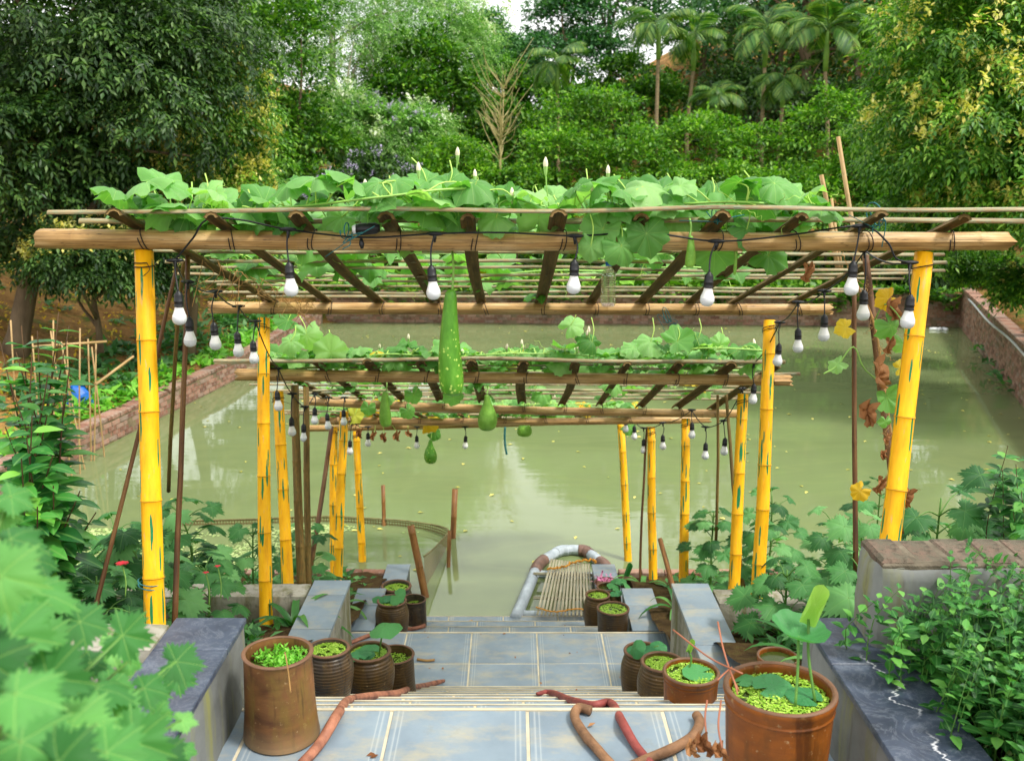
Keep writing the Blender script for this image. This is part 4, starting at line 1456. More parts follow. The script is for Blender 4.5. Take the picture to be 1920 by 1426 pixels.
def pergola(key, label, fb, rb, fpost, rpost, rx, yext, nslat, slat_x, seed, rw=.074, beam_r=.042, post_r=.043):
    """fb, rb: (A, B) beam axis ends; posts: list of (top, bottom); rx: rafter x list at the front"""
    rg = np.random.default_rng(seed)
    base = (np.array(fb[0]) + np.array(rb[1])) / 2
    base[2] = min(p[1][2] for p in fpost + rpost)
    e = empty("bamboo_pergola", base, label, "pergola")
    beams = []
    for (A, B), rr in ((fb, beam_r), (rb, beam_r * .92)):
        bo = obj("beam", bamboo(A, B, rr * 1.05, rr * .95, .48, rg.integers(999), .004, .022, 14), MAT["beam"], e)
        beams.append(bo)
    for top, bot in fpost + rpost:
        sd_ = int(rg.integers(999))
        po = obj("post", bamboo(bot, top, post_r * 1.08, post_r * .93, .34, sd_, .005, 0, 14), MAT["yellow"], e)
        po["nodes"] = [float(q_) for q_ in LAST_NODES]
        po["seed"] = sd_
        ax = np.array(top) - np.array(bot)
        if True:
            tp_, bt_ = np.array(top), np.array(bot)
            L_ = np.linalg.norm(ax)
            for nd in po["nodes"]:
                q_ = bt_ + unit(ax) * nd
                a_ = unit(np.cross(ax, [.1, .9, .2])); b_ = np.cross(unit(ax), a_)
                th_ = np.linspace(0, 6.2832, 17)
                rr_ = (post_r * 1.08 + (post_r * .93 - post_r * 1.08) * nd / L_) * 1.028
                c_ = bamboo_axis(bot, top, nd, po["seed"], .005, post_nodes=po["nodes"])
                obj("node_ring", tube(c_ + (np.cos(th_)[:, None] * a_ + np.sin(th_)[:, None] * b_) * rr_, .0019, 5, False), MAT["node"], po)
            del po["nodes"]
            del po["seed"]
        obj("wire_tie", tie(np.array(top) - unit(ax) * .06, ax, post_r, rg.integers(999)), MAT["wire"], po)

    def on(beam, x, lift):
        A, B = np.array(beam[0]), np.array(beam[1])
        t = (x - A[0]) / (B[0] - A[0])
        p = A + (B - A) * t
        p[2] += lift
        return p
    raf = []
    for j, x in enumerate(rx):
        xb = x * .99 + rg.normal() * .012
        a, b = on(fb, x, beam_r + .012), on(rb, xb, beam_r * .92 + .012)
        dirv = unit(b - a)
        p0, p1 = a - dirv * (yext[0] + rg.uniform(-.04, .05)), b + dirv * (yext[1] + rg.uniform(-.04, .05))
        mid = (p0 + p1) / 2 + np.array([rg.normal() * .010, 0, rg.normal() * .006])
        P = smooth_path([p0, mid, p1], 10)
        w = rw * rg.uniform(.8, 1.1)
        obj("rafter", channel(P, w, .014, (rg.normal() * .12, 0, 1)), MAT["rafter"], e)
        raf.append((p0, p1, dirv, w))
        obj("wire_tie", tie(on(fb, x + .03, 0), np.array(fb[1]) - np.array(fb[0]), beam_r * 1.02, rg.integers(999), j % 2 == 0), MAT["wire"], beams[0])
        obj("wire_tie", tie(on(rb, xb + .03, 0), np.array(rb[1]) - np.array(rb[0]), beam_r * .95, rg.integers(999)), MAT["wire"], beams[1])
    # slats across the rafters
    p0 = np.mean([q[0] for q in raf], axis=0); p1 = np.mean([q[1] for q in raf], axis=0)
    slz = lambda y: p0[2] + (p1[2] - p0[2]) * (y - p0[1]) / (p1[1] - p0[1])
    ys_ = np.linspace(p0[1] + .035, p1[1] - .05, nslat)
    for j, y in enumerate(ys_):
        y = y + (rg.uniform(-.03, .03) if j else 0)
        z = slz(y) + rw * .42
        a = np.array([slat_x[0] + rg.uniform(-.12, .12), y + rg.uniform(-.05, .05), z + rg.uniform(-.006, .012)])
        b = np.array([slat_x[1] + rg.uniform(-.15, .15), y + rg.uniform(-.05, .05), z + rg.uniform(-.006, .012)])
        pts = [a + (b - a) * t + np.array([0, rg.normal() * .012, rg.normal() * .006]) for t in np.linspace(0, 1, 7)]
        obj("slat", channel(smooth_path(pts, 24), .036 * rg.uniform(.8, 1.2), .011, (0, -.15 + rg.normal() * .15, 1), 4, 150), MAT["slat"], e)
    pergolas[key] = dict(e=e, slz=slz, y0=ys_[0], y1=ys_[-1])
    return e


def ground_pt(p, z):
    return np.array([p[0], p[1], z])


def post_px(tx, ty, bx, by, d, d2=None, sink=.12):
    a, b = at(tx, ty, d), at(bx, by, d2 or d)
    b = b + unit(b - a) * sink
    return (a, b)


# front pergola
fb = (at(76, 448, 4.3), at(1893, 452, 4.3))
rb = (at(392, 577, 6.6), at(1558, 580, 6.55))
pergola("p1", "front bamboo pergola section with yellow posts nearest the camera", fb, rb,
        [post_px(271, 470, 291, 1170, 4.33, 4.33, .3), post_px(1733, 474, 1668, 1010, 4.33, 4.3, .6)],
        [post_px(495, 596, 500, 1190, 6.62), post_px(1443, 600, 1421, 1085, 6.58, 6.6, .4)],
        [-1.62, -1.24, -.885, -.52, -.185, .19, .535, .86, 1.19, 1.50, 1.87], (.20, .12), 12, (-1.86, 2.25), 1)
fb2 = (at(445, 702, 7.2), at(1482, 713, 7.2))
rb2 = (at(578, 752, 9.0), at(1384, 775, 8.95))
pergola("p2", "middle bamboo pergola section lower down the stairs", fb2, rb2,
        [post_px(521, 733, 540, 1105, 7.24, 7.24, .5), post_px(1393, 738, 1376, 1110, 7.24, 7.24, .5)],
        [post_px(646, 772, 633, 1102, 9.05), post_px(1286, 784, 1281, 1106, 9.0)],
        [-1.72, -1.36, -1.0, -.64, -.28, .08, .44, .80, 1.16, 1.52, 1.84], (.26, .12), 11, (-2.05, 2.05), 2, .08, .042, .042)
fb3 = (at(600, 788, 9.55), at(1330, 786, 9.5))
rb3 = (at(572, 803, 10.6), at(1196, 785, 10.6))
pergola("p3", "lowest bamboo pergola section standing at the water's edge", fb3, rb3,
        [post_px(626, 800, 628, 1100, 9.6), post_px(1221, 800, 1226, 1106, 9.55)],
        [post_px(668, 808, 682, 1090, 10.6, 10.6, .4), post_px(1164, 790, 1179, 1076, 10.6, 10.6, .5)],
        [-1.7, -1.3, -.9, -.5, -.1, .3, .7, 1.1], (.1, .12), 6, (-2.2, 1.3), 3, .06, .036, .04)

# ---- leaning bamboo poles
def pole(tx, ty, d1, bx, by, d2, r, label, mat="pole", name="bamboo_pole", sink=.1, group=None, cat="pole"):
    a, b = at(tx, ty, d1), at(bx, by, d2)
    b = b + unit(b - a) * sink
    return obj(name, bamboo(b, a, r * 1.05, r * .9, .3, int(abs(tx * 7 + ty)), .006, .01, 8, False), MAT[mat], None, True, label, cat, group)


pole(332, 500, 5.0, 176, 1150, 4.6, .011, "thin brown bamboo pole leaning outwards left of the front left post")
pole(345, 490, 5.0, 318, 900, 6.0, .012, "thin bamboo pole between the leaning pole and the upright dark one", "pole_moss")
pole(352, 480, 4.9, 327, 1150, 4.7, .014, "upright dark brown bamboo pole just right of the front left post")
pole(553, 722, 7.6, 566, 1102, 7.5, .034, "thick lichen-stained bamboo pole right of the second row left post", "pole_moss")
pole(574, 725, 7.8, 578, 1102, 7.6, .026, "second lichen-stained bamboo pole crossing the thicker one", "pole_moss")
pole(622, 800, 9.2, 576, 1100, 8.4, .022, "slanting brown bamboo pole with a creeper behind the left posts")
pole(1602, 480, 5.4, 1604, 1050, 5.3, .014, "thin dark upright bamboo pole left of the front right post")
pole(1622, 480, 5.0, 1683, 960, 4.7, .020, "brown bamboo pole carrying dried vine leaves beside the front right post")
pole(1346, 740, 8.4, 1342, 1000, 8.6, .013, "thin bamboo pole right of the third right post", "pole_moss")
pole(1362, 740, 7.9, 1392, 1080, 7.6, .014, "thin bamboo pole crossing behind the second row right post", "pole_moss")
pole(1213, 800, 9.6, 1200, 1100, 9.5, .012, "dark thin pole beside the third right post")
pole(1238, 1010, 9.0, 1262, 1106, 8.6, .024, "short brown bamboo prop leaning at the foot of the right posts", "stake")
pole(1572, 256, 5.3, 1598, 420, 5.35, .013, "tall dry bamboo tip sticking up above the front pergola's right end", "stick", "bamboo_tip", .25)
pole(1541, 328, 5.6, 1556, 420, 5.6, .014, "short dry bamboo tip left of the tall one above the pergola", "stick", "bamboo_tip", .25)
pole(1559, 372, 5.6, 1566, 420, 5.6, .009, "smallest bamboo tip between the two taller ones", "stick", "bamboo_tip", .25)

# ------------------------------------------------------------------ gourd vines
def gourd_outline(t):
    a = abs(t)
    r = .98 - .10 * (a / math.pi) + .07 * math.cos(5 * t) + .035 * math.cos(13 * t + .6) + .02 * math.cos(23 * t)
    if a > 2.55: r *= max(.30, 1 - (a - 2.55) * 1.2)
    return r * .62


LEAVES = []
for s_ in range(7):
    sh = leaf_radial(gourd_outline, 36, 4, cup=(.5, .35, .15, .6, .3, .45, -.1)[s_], fold=(.25, .1, .4, .2, .5, .0, .2)[s_], wave=(.05, .075, .06, .04, .06, .085, .06)[s_], wfreq=(7, 5, 6, 8, 5, 7, 6)[s_], seed=s_, pleat=(.10, .14, .08, .12, .16, .1, .12)[s_])
    LEAVES.append({k_: None for k_ in ("vine_leaf", "vine_leaf_yellow", "dry_leaf")})
    for mk in LEAVES[-1]:
        me = mesh("leaf", sh)
        me.materials.append(MAT[mk])
        LEAVES[-1][mk] = me
CRUMPLED = []
for s_ in range(3):
    sh = leaf_radial(gourd_outline, 26, 4, cup=.25, fold=1.1, wave=.12, wfreq=6 + s_, seed=40 + s_, pleat=.3)
    V = sh[0] * np.array([.55, 1.1, 1.0]) + np.random.default_rng(s_).normal(0, .035, sh[0].shape)
    V[:, 0] += .15 * np.sin(V[:, 1] * 5 + s_)
    sh = (V, sh[1], sh[2])
    me = mesh("leaf", sh); me.materials.append(MAT["dry_leaf"]); CRUMPLED.append(me)
BUD = lathe([(.002, -.012), (.008, -.004), (.010, .010), (.0125, .026), (.010, .042), (.005, .054), (.0005, .060)], 8)
BUDM = mesh("flower_bud", BUD); BUDM.materials.append(MAT["bud"])
CALM = mesh("calyx", lathe([(.003, -.03), (.007, -.018), (.0105, .004), (.0118, .014)], 8)); CALM.materials.append(MAT["calyx"])


def curl(p, d, L, r, turns, rg):
    """a tendril that ends in a coil"""
    d = unit(d)
    t = np.linspace(0, 1, 20)
    a = unit(np.cross(d, [.2, .4, 1.0])); b = np.cross(d, a)
    ph = turns * 6.28 * np.clip(t - .35, 0, 1)
    rad = r * np.clip((t - .3) * 2, 0, 1)
    P = np.asarray(p) + d * (L * t * (1 - .25 * t))[:, None] + a * (rad * np.cos(ph))[:, None] + b * (rad * np.sin(ph))[:, None]
    return tube(P, np.linspace(.0019, .0009, 20), 3)


def vine(key, label, n, x0, x1, ylim, hr, size, seed, nstem, extra=(), nbud=0, budpos=(), yellow=.02, ntend=40, nfront=0, frontbias=1.0):
    rg = np.random.default_rng(seed)
    pg = pergolas[key]
    slz = pg["slz"]
    y0, y1 = ylim
    base = np.array([(x0 + x1) / 2, (y0 + y1) / 2, slz((y0 + y1) / 2) + .03])
    e = empty("gourd_vine", base, label, "vine")
    stems, thin = [], []
    paths = []
    for k_ in range(nstem):
        ya = y0 + (y1 - y0) * (k_ + .3) / nstem
        pts = []
        for t in np.linspace(0, 1, 9):
            y = ya + rg.normal() * .10
            pts.append([x0 + (x1 - x0) * t, y, slz(y) + .075 + abs(rg.normal()) * .02])
        P = smooth_path(pts, 64)
        paths.append(P)
        obj("vine_stem", tube(P, .0058, 6), MAT["vine_stem"], e)
    for k_ in range(n):
        u = rg.random() ** frontbias
        y = y0 + (y1 - y0) * u
        x = x0 + (x1 - x0) * rg.random()
        h = rg.uniform(*hr)
        if k_ < nfront:
            u = rg.uniform(0, .22)
            y = y0 + (y1 - y0) * u
            x = x0 + (x1 - x0) * (k_ + rg.random()) / nfront
            h = hr[1] * rg.uniform(.25, 1.0)
        p = np.array([x, y, slz(y) + .06 + h])
        nr = unit(np.array([rg.normal() * .42, rg.normal() * .38 - .12, 1.0]))
        if k_ < nfront: nr = unit(nr + np.array([0, -.35, 0]))
        az = rg.uniform(0, 6.283)
        ax = np.array([math.cos(az), math.sin(az), rg.uniform(-.5, .1)])
        sz = size * rg.uniform(.6, 1.18)
        M = frame(ax, nr) * sz
        mk = "vine_leaf_yellow" if rg.random() < yellow else "vine_leaf"
        inst("leaf", LEAVES[rg.integers(7)][mk], e, p, M)
        Pm = paths[min(nstem - 1, int(u * nstem))]
        q = Pm[np.argmin(np.abs(Pm[:, 0] - x - rg.normal() * .05))]
        thin.append(tube(smooth_path([q, (q + p) / 2 + np.array([rg.normal() * .02, rg.normal() * .02, .02]), p], 6), np.linspace(.0036, .0026, 7), 5))
    for (px, py, d, s_, tiltx, tilty, azd, mk) in extra:
        p = at(px, py, d)
        nr = unit(np.array([tiltx, tilty, 1.0]))
        a_ = math.radians(azd)
        M = frame(np.array([math.cos(a_), 0.0 + .1 * rg.normal(), math.sin(a_)]), nr) * s_ * 1.05
        inst("leaf", CRUMPLED[rg.integers(3)] if mk == "dry_leaf" else LEAVES[rg.integers(7)][mk], e, p, M)
        q = p + np.array([rg.normal() * .04, .05 + abs(rg.normal()) * .03, .10 + rg.random() * .06])
        thin.append(tube(smooth_path([q, (p + q) / 2 + np.array([.015, -.01, 0]), p], 6), np.linspace(.0034, .0024, 7), 5))
    for k_ in range(ntend):
        P = paths[rg.integers(nstem)]
        p = P[rg.integers(len(P))]
        d = unit(np.array([rg.normal(), rg.normal() - .2, rg.normal() * .9 - .1]))
        thin.append(curl(p, d, rg.uniform(.08, .24), rg.uniform(.006, .016), rg.uniform(1, 4), rg))
    obj("petioles_and_tendrils", join(thin), MAT["tendril"], e, kind="stuff")
    bud = []
    tops = [at(*b) for b in budpos]
    for k_ in range(nbud):
        y = y0 + (y1 - y0) * rg.random() * .8
        x = x0 + (x1 - x0) * rg.random()
        tops.append(np.array([x, y, slz(y) + .06 + hr[1] + rg.uniform(-.01, .10)]))
    for p in tops:
        q = np.array([p[0] + rg.normal() * .03, p[1] + rg.normal() * .03, slz(p[1]) + .08])
        fs_o = obj("flower_stalk", tube(smooth_path([q, (p + q) / 2 + np.array([rg.normal() * .012, 0, 0]), p], 6), np.linspace(.0034, .0028, 7), 5), MAT["vine_stem"], e)
        ax = unit(p - q)
        M = frame(np.array([1.0, .2, 0]), ax) * rg.uniform(.6, .95)
        inst("calyx", CALM, fs_o, p, M)
        inst("flower_bud", BUDM, fs_o, p, M)
    return e


p1 = pergolas["p1"]
ex1 = [(1212, 438, 4.17, .155, -.1, -1.4, -75, "vine_leaf"), (1165, 462, 4.15, .13, .2, -1.6, -60, "vine_leaf"), (1108, 462, 4.16, .10, -.4, -1.8, -100, "vine_leaf"),
       (1130, 430, 4.2, .15, .1, -1.0, -130, "vine_leaf"), (840, 348, 4.35, .15, .15, -.75, 20, "vine_leaf"), (800, 340, 4.4, .13, .2, -.6, 160, "vine_leaf"),
       (1400, 430, 4.3, .14, .3, -.9, -40, "vine_leaf"), (1340, 470, 4.6, .17, 0, -1.2, -90, "vine_leaf"), (1440, 480, 4.7, .16, 0, -1.3, -20, "vine_leaf"),
       (290, 390, 4.45, .17, -.1, -.5, 190, "vine_leaf"), (350, 403, 4.3, .15, .1, -.8, -30, "vine_leaf"), (385, 370, 4.45, .14, .1, -.7, 60, "vine_leaf"),
       (470, 403, 4.3, .17, -.4, -1.0, -110, "vine_leaf"), (540, 413, 4.3, .15, .2, -.9, 10, "vine_leaf"), (720, 396, 4.3, .15, .1, -.9, 170, "vine_leaf"),
       (640, 408, 4.32, .14, 0, -.9, 200, "vine_leaf"), (1010, 408, 4.3, .17, .2, -1.2, 80, "vine_leaf"), (1090, 373, 4.5, .18, 0, -.6, 10, "vine_leaf"),
       (1180, 378, 4.5, .19, .1, -1.0, 60, "vine_leaf"), (1270, 388, 4.45, .19, -.3, -1.0, 120, "vine_leaf"), (1330, 378, 4.5, .18, 0, -.7, 30, "vine_leaf"),
       (1400, 390, 4.5, .17, .1, -.8, 0, "vine_leaf"), (1465, 403, 4.5, .16, .2, -.6, -10, "vine_leaf"), (1420, 373, 4.7, .16, .1, -.5, 30, "vine_leaf"), (930, 408, 4.25, .14, 0, -1., 200, "vine_leaf"), (860, 403, 4.3, .15, .2, -1., 150, "vine_leaf")]
vine("p1", "leafy bottle gourd vine spread over the front pergola with white buds", 230, -1.68, 1.36, (p1["y0"] + .05, p1["y1"] - .1), (.0, .125), .195, 3, 6, ex1,
     3, [(858, 296, 4.4), (785, 325, 4.35), (891, 335, 4.3), (1023, 318, 4.25), (1110, 362, 4.2), (1140, 330, 4.5), (318, 345, 4.4), (618, 350, 4.35), (960, 372, 4.2)], .01, 150, 60, 1.5)
p2 = pergolas["p2"]
ex2 = [(575, 628, 7.0, .17, 0, -1.6, -80, "vine_leaf"), (540, 600, 7.1, .16, .3, -1.2, 180, "vine_leaf"), (545, 640, 6.9, .15, -.3, -1.2, 200, "vine_leaf"), (620, 660, 7.0, .2, 0, -1.0, 90, "vine_leaf"),
       (1070, 610, 7.0, .15, .2, -.9, 30, "vine_leaf"), (1110, 640, 7.0, .16, -.2, -.7, 150, "vine_leaf"), (1220, 640, 7.0, .2, 0, -.6, 180, "vine_leaf"), (1270, 640, 6.95, .19, .2, -.9, 20, "vine_leaf"),
       (1310, 632, 7.0, .17, .4, -.6, 0, "vine_leaf"), (1350, 645, 7.1, .12, 0, -.8, 90, "vine_leaf"), (775, 740, 7.9, .12, 0, -1.4, -70, "vine_leaf"), (690, 765, 8.3, .11, 0, -1.6, -100, "vine_leaf"),
       (765, 770, 8.3, .11, .2, -1.3, -60, "vine_leaf"), (850, 745, 7.6, .13, 0, -1.4, -80, "vine_leaf")]
vine("p2", "denser gourd vine covering the middle pergola with many small white buds", 280, -1.75, 1.75, (p2["y0"] + .05, p2["y1"]), (-.02, .085), .165, 4, 6, ex2,
     34, [(1100, 630, 7.0), (950, 655, 6.9), (868, 660, 6.9)], .02, 200, 110, 1.5)
p3 = pergolas["p3"]
ex3 = [(800, 790, 10.2, .2, .2, -1.3, 30, "vine_leaf_yellow"), (700, 772, 9.6, .16, 0, -1.2, 90, "vine_leaf_yellow"), (665, 778, 9.4, .16, 0, -1.2, 30, "vine_leaf_yellow"), (700, 815, 10.5, .09, 0, -1, -90, "dry_leaf"),
       (720, 818, 10.5, .09, 0, -1, -90, "dry_leaf"), (745, 815, 10.5, .10, 0, -1, -90, "dry_leaf"), (765, 812, 10.5, .08, 0, -1, -60, "dry_leaf"), (545 + 130, 810, 10.4, .09, 0, -1, -90, "dry_leaf"),
       (815, 812, 10.4, .12, 0, -1.3, -30, "vine_leaf"), (1180, 800, 10.3, .14, 0, -1.3, -30, "vine_leaf")]
vine("p3", "thin yellowing gourd vine over the lowest pergola with shrivelled leaves", 110, -1.95, 1.2, (p3["y0"], p3["y1"]), (-.05, .10), .16, 5, 4, ex3, 6, (), .08, 90)

# vine climbing the pole at the front right post, mostly dry
rg = np.random.default_rng(77)
b = at(1690, 940, 4.6)
e = empty("drying_vine", b, "withering vine with yellow and brown leaves climbing beside the front right post", "vine")
P = smooth_path([at(1690, 940, 4.62), at(1672, 820, 4.6), at(1655, 700, 4.65), at(1640, 610, 4.7), at(1620, 560, 4.75), at(1590, 500, 4.8)], 30)
obj("vine_stem", tube(P, .006, 6), MAT["dry_stem"], e)
P2 = smooth_path([at(1655, 720, 4.6), at(1620, 690, 4.55), at(1600, 650, 4.5), at(1570, 685, 4.5), at(1545, 700, 4.45)], 20)
obj("vine_stem", tube(P2, .0035, 5), MAT["vine_stem"], e)
P3 = smooth_path([at(1640, 600, 4.65), at(1660, 570, 4.5), at(1690, 600, 4.45), at(1700, 640, 4.45)], 20)
obj("vine_stem", tube(P3, .0035, 5), MAT["vine_stem"], e)
for (px, py, s_, mk, tx, ty, az) in [(1665, 560, .12, "vine_leaf_yellow", .4, -1.2, -150), (1672, 575, .11, "dry_leaf", .2, -1.2, -90), (1585, 615, .10, "vine_leaf_yellow", -.2, -1.4, 200), (1670, 610, .15, "vine_leaf", .1, -1.5, -60),
                                     (1690, 645, .10, "vine_leaf", .2, -1.5, -100), (1570, 682, .10, "vine_leaf", -1.2, -.8, 215), (1663, 745, .15, "vine_leaf", .1, -1.6, -70), (1645, 700, .14, "dry_leaf", .4, -1, -60),
                                     (1632, 770, .12, "dry_leaf", -.3, -1, -100), (1665, 645, .08, "dry_leaf", 0, -1, -80), (1690, 690, .09, "vine_leaf_yellow", .3, -1.3, 10), (1700, 930, .09, "dry_leaf", 0, -1, -90),
                                     (1650, 905, .09, "dry_leaf", 0, -1, -90), (1612, 920, .10, "vine_leaf_yellow", -.6, -1.2, 230), (1660, 790, .07, "vine_leaf", .2, -1.5, -90), (1512, 508, .09, "dry_leaf", 0, -1, -80),
                                     (1655, 850, .05, "dry_leaf", .2, -1, -90), (1662, 820, .05, "dry_leaf", .2, -1, -90)]:
    p = at(px, py, 4.5)
    M = frame(np.array([math.cos(math.radians(az)), .1, math.sin(math.radians(az))]), unit(np.array([tx, ty, .7]))) * s_ * (.95 if mk == 'dry_leaf' else .78)
    inst("leaf", CRUMPLED[rg.integers(3)] if mk == "dry_leaf" else LEAVES[rg.integers(7)][mk], e, p, M)
thin = []
for k_ in range(40):
    p = P[rg.integers(len(P))]
    thin.append(curl(p, unit(rg.normal(size=3) * [1, .6, 1]), rg.uniform(.05, .14), .008, 3, rg))
obj("tendrils", join(thin), MAT["dry_stem"], e, kind="stuff")

# dry strings of roots hanging at the left rear corner of the front pergola
thin = []
for k_ in range(46):
    t = rg.random()
    p = at(380 + 200 * t, 490 + 80 * t, 4.7 + 1.6 * t) + np.array([rg.normal() * .03, rg.normal() * .03, .02])
    thin.append(tube(smooth_path([p, p + np.array([rg.normal() * .04, rg.normal() * .03, -.07 * rg.random() - .02]), p + np.array([rg.normal() * .07, rg.normal() * .05, -.2 * rg.random() - .03])], 8), .0016, 4))
obj("dry_vine_strings", join(thin), MAT["dry_stem"], None, True, "tangle of dry vine strings hanging under the left edge of the front pergola", "dry vine", kind="stuff")

# ------------------------------------------------------------------ gourds and trap bottle
def gourd(px, top, bot, d, prof, label, mat, stem_py, lean=0.0, stem_dx=0):
    a, b = at(px, bot, d), at(px, top, d)
    Hh = np.linalg.norm(b - a)
    e = empty("bottle_gourd", a, label, "gourd")
    pr = np.array([(r * Hh, z * Hh) for r, z in prof])
    tt = np.linspace(0, 1, 40)
    s = np.linspace(0, len(pr) - 1, 44)
    prs = smooth_path(np.column_stack([pr, 0 * pr[:, 0]]), 44)[:, :2]
    prs[:, 0] = np.maximum(prs[:, 0], .0006)
    fr_ = lathe(prs, 28, a, .02, int(px))
    fr_[0][:, 0] += .02 * Hh * np.sin((fr_[0][:, 2] - a[2]) / Hh * 3.14) * (1 if int(px) % 2 else -1)
    obj("fruit", fr_, MAT[mat], e)
    q = at(px + stem_dx, stem_py, d + .05)
    obj("stalk", tube(smooth_path([b - [0, 0, .006], b + (q - b) * .5 + [.006, 0, 0], q], 8), .0052, 7), MAT["vine_stem"], e)
    return e


LONG = [(0.0, 0), (.055, .004), (.092, .03), (.113, .10), (.117, .20), (.108, .36), (.094, .52), (.080, .68), (.066, .82), (.058, .92), (.046, .975), (.022, .995), (.012, 1.0)]
PEAR = [(0.0, 0), (.14, .01), (.225, .09), (.262, .24), (.25, .40), (.19, .58), (.115, .75), (.08, .88), (.06, .97), (.02, 1.0)]
CLUB = [(0.0, 0), (.10, .01), (.15, .07), (.165, .2), (.155, .4), (.13, .6), (.10, .8), (.085, .93), (.05, .985), (.015, 1.0)]
gourd(848, 542, 740, 4.4, LONG, "long speckled bottle gourd hanging in the middle of the front pergola", "gourd", 470)
gourd(724, 732, 799, 7.7, CLUB, "short pale club-shaped gourd under the left of the middle pergola", "gourd_pale", 712)
gourd(913, 738, 806, 7.9, PEAR, "fat pear-shaped pale gourd under the middle pergola", "gourd_pale", 722)
gourd(808, 822, 868, 10.3, PEAR, "small pear-shaped gourd hanging below the lowest beam", "gourd", 800)
gourd(1293, 442, 501, 4.22, CLUB, "small young green gourd hanging at the front beam near the bottle", "gourd_pale", 410)
gourd(983, 784, 817, 10.5, [(0, 0), (.3, .02), (.42, .2), (.36, .5), (.16, .8), (.05, 1.)], "round gourd half hidden behind the lowest beam", "gourd_pale", 775)
gourd(1377, 470, 515, 4.35, [(0, 0), (.05, .02), (.07, .3), (.06, .7), (.04, .97), (.01, 1.)], "thin finger-sized young gourd beside the small green gourd", "gourd_pale", 440)

a, b = at(1140, 574, 4.4), at(1140, 500, 4.4)
Hh = np.linalg.norm(b - a)
e = empty("plastic_bottle", a, "clear ribbed plastic bottle hanging under the front beam", "bottle")
pr = [(.0, .002), (.026, 0), (.0325, .008)]
for k_ in range(9):
    z = .016 + k_ * Hh * .085
    pr += [(.0335, z), (.0315, z + Hh * .04)]
pr += [(.033, Hh * .80), (.030, Hh * .86), (.018, Hh * .95), (.012, Hh), (.012, Hh + .02)]
obj("bottle_body", lathe(pr, 20, a), MAT["bottle"], e)
obj("cap", lathe([(.014, Hh + .004), (.0145, Hh + .006), (.0145, Hh + .022), (.0005, Hh + .023)], 14, a), MAT["blue_plastic"], e)
obj("bait", join([move(box(-.01, .01, -.008, .008, 0, .012, .004), rotz(j), a + np.array([(j - 1) * .014, .004 * j, .004])) for j in range(3)]), MAT["bait"], e)
obj("string", tube(smooth_path([a + [0, 0, Hh + .02], a + [.004, .02, Hh + .06], a + [0, .05, Hh + .14]], 8), .0015, 5), MAT["twine"], e)

# ------------------------------------------------------------------ string lights
SOCK = mesh("socket", lathe([(.0005, .145), (.007, .145), (.009, .140), (.0165, .132), (.0185, .125), (.0195, .105), (.0205, .104), (.0205, .100), (.0195, .098), (.0195, .085), (.021, .083), (.021, .079), (.018, .078)], 16))
SOCK.materials.append(MAT["black"])
COLLAR = mesh("bulb_collar", lathe([(.0165, .079), (.0185, .070), (.023, .055), (.0285, .041), (.0296, .036)], 18)); COLLAR.materials.append(MAT["bulb_top"])
DOME = mesh("bulb_dome", lathe([(.0292, .036), (.0305, .030), (.0300, .022), (.0265, .012), (.019, .004), (.010, .0008), (.0005, 0)], 18)); DOME.materials.append(MAT["bulb"])
CONN = mesh("connector", join([tube(np.array([[-.036, 0, 0], [-.026, 0, .0], [-.012, 0, 0], [.012, 0, 0], [.026, 0, 0], [.036, 0, 0]]), [.004, .007, .0095, .0095, .007, .004], 8), tube(np.array([[0, 0, -.005], [0, 0, -.02], [0, 0, -.036]]), [.009, .007, .004], 8)]))
CONN.materials.append(MAT["black"])


def bulb(bx, by, d, tx, ty, td, label, group):
    """bulb bottom at (bx,by,d), its cord runs up to the cable at (tx,ty,td)"""
    a, t = at(bx, by, d), at(tx, ty, td)
    rg = np.random.default_rng(int(bx * 3 + by))
    e = empty("hanging_bulb", a, label, "light bulb", group)
    R = frame(np.array([math.cos(1.0), math.sin(1.0), 0]), unit(np.array([rg.normal() * .05, rg.normal() * .04, 1.0])))
    inst("socket", SOCK, e, a, R)
    col_o = inst("bulb", COLLAR, e, a, R)
    dome = bpy.data.objects.new("bulb_dome", DOME)
    COL.objects.link(dome)
    dome.parent = col_o
    s = a + R @ np.array([0, 0, .143])
    if t[2] < s[2] + .02: t = s + np.array([0, 0, .03])
    cord_o = obj("cord", tube(smooth_path([s - [0, 0, .004], (s + t) / 2 + np.array([rg.normal() * .006, rg.normal() * .004, 0]), t], 8), .0036, 6), MAT["black"], e)
    inst("connector", CONN, cord_o, t, rotz(rg.uniform(-.4, .4)))
    return t


ORD = ["first", "second", "third", "fourth", "fifth", "sixth", "seventh", "eighth", "ninth", "tenth", "eleventh", "twelfth", "thirteenth"]
front = [(337, 609, 4.22, 328, 488, 4.25), (547, 556, 4.18, 540, 430, 4.18), (814, 562, 4.18, 815, 438, 4.18), (1075, 551, 4.18, 1078, 442, 4.18), (1325, 574, 4.18, 1343, 452, 4.18), (1595, 554, 4.18, 1612, 424, 4.18), (1700, 616, 4.2, 1706, 492, 4.2)]
T = []
for j, q in enumerate(front):
    T.append(bulb(*q, "white bulb in black socket on the front beam, %s from the left end" % ORD[j], "bulbs along the front beam"))
pts = [at(328, 488, 4.25), at(362, 446, 4.2), at(388, 412, 4.17), at(450, 412, 4.18)] + T[1:2] + [at(680, 445, 4.17)] + T[2:3] + [at(940, 436, 4.18)] + T[3:4] + [at(1210, 436, 4.18)] + T[4:5] + [at(1470, 442, 4.17)] + T[5:6] + [at(1662, 452, 4.17), at(1680, 484, 4.18)] + T[6:]
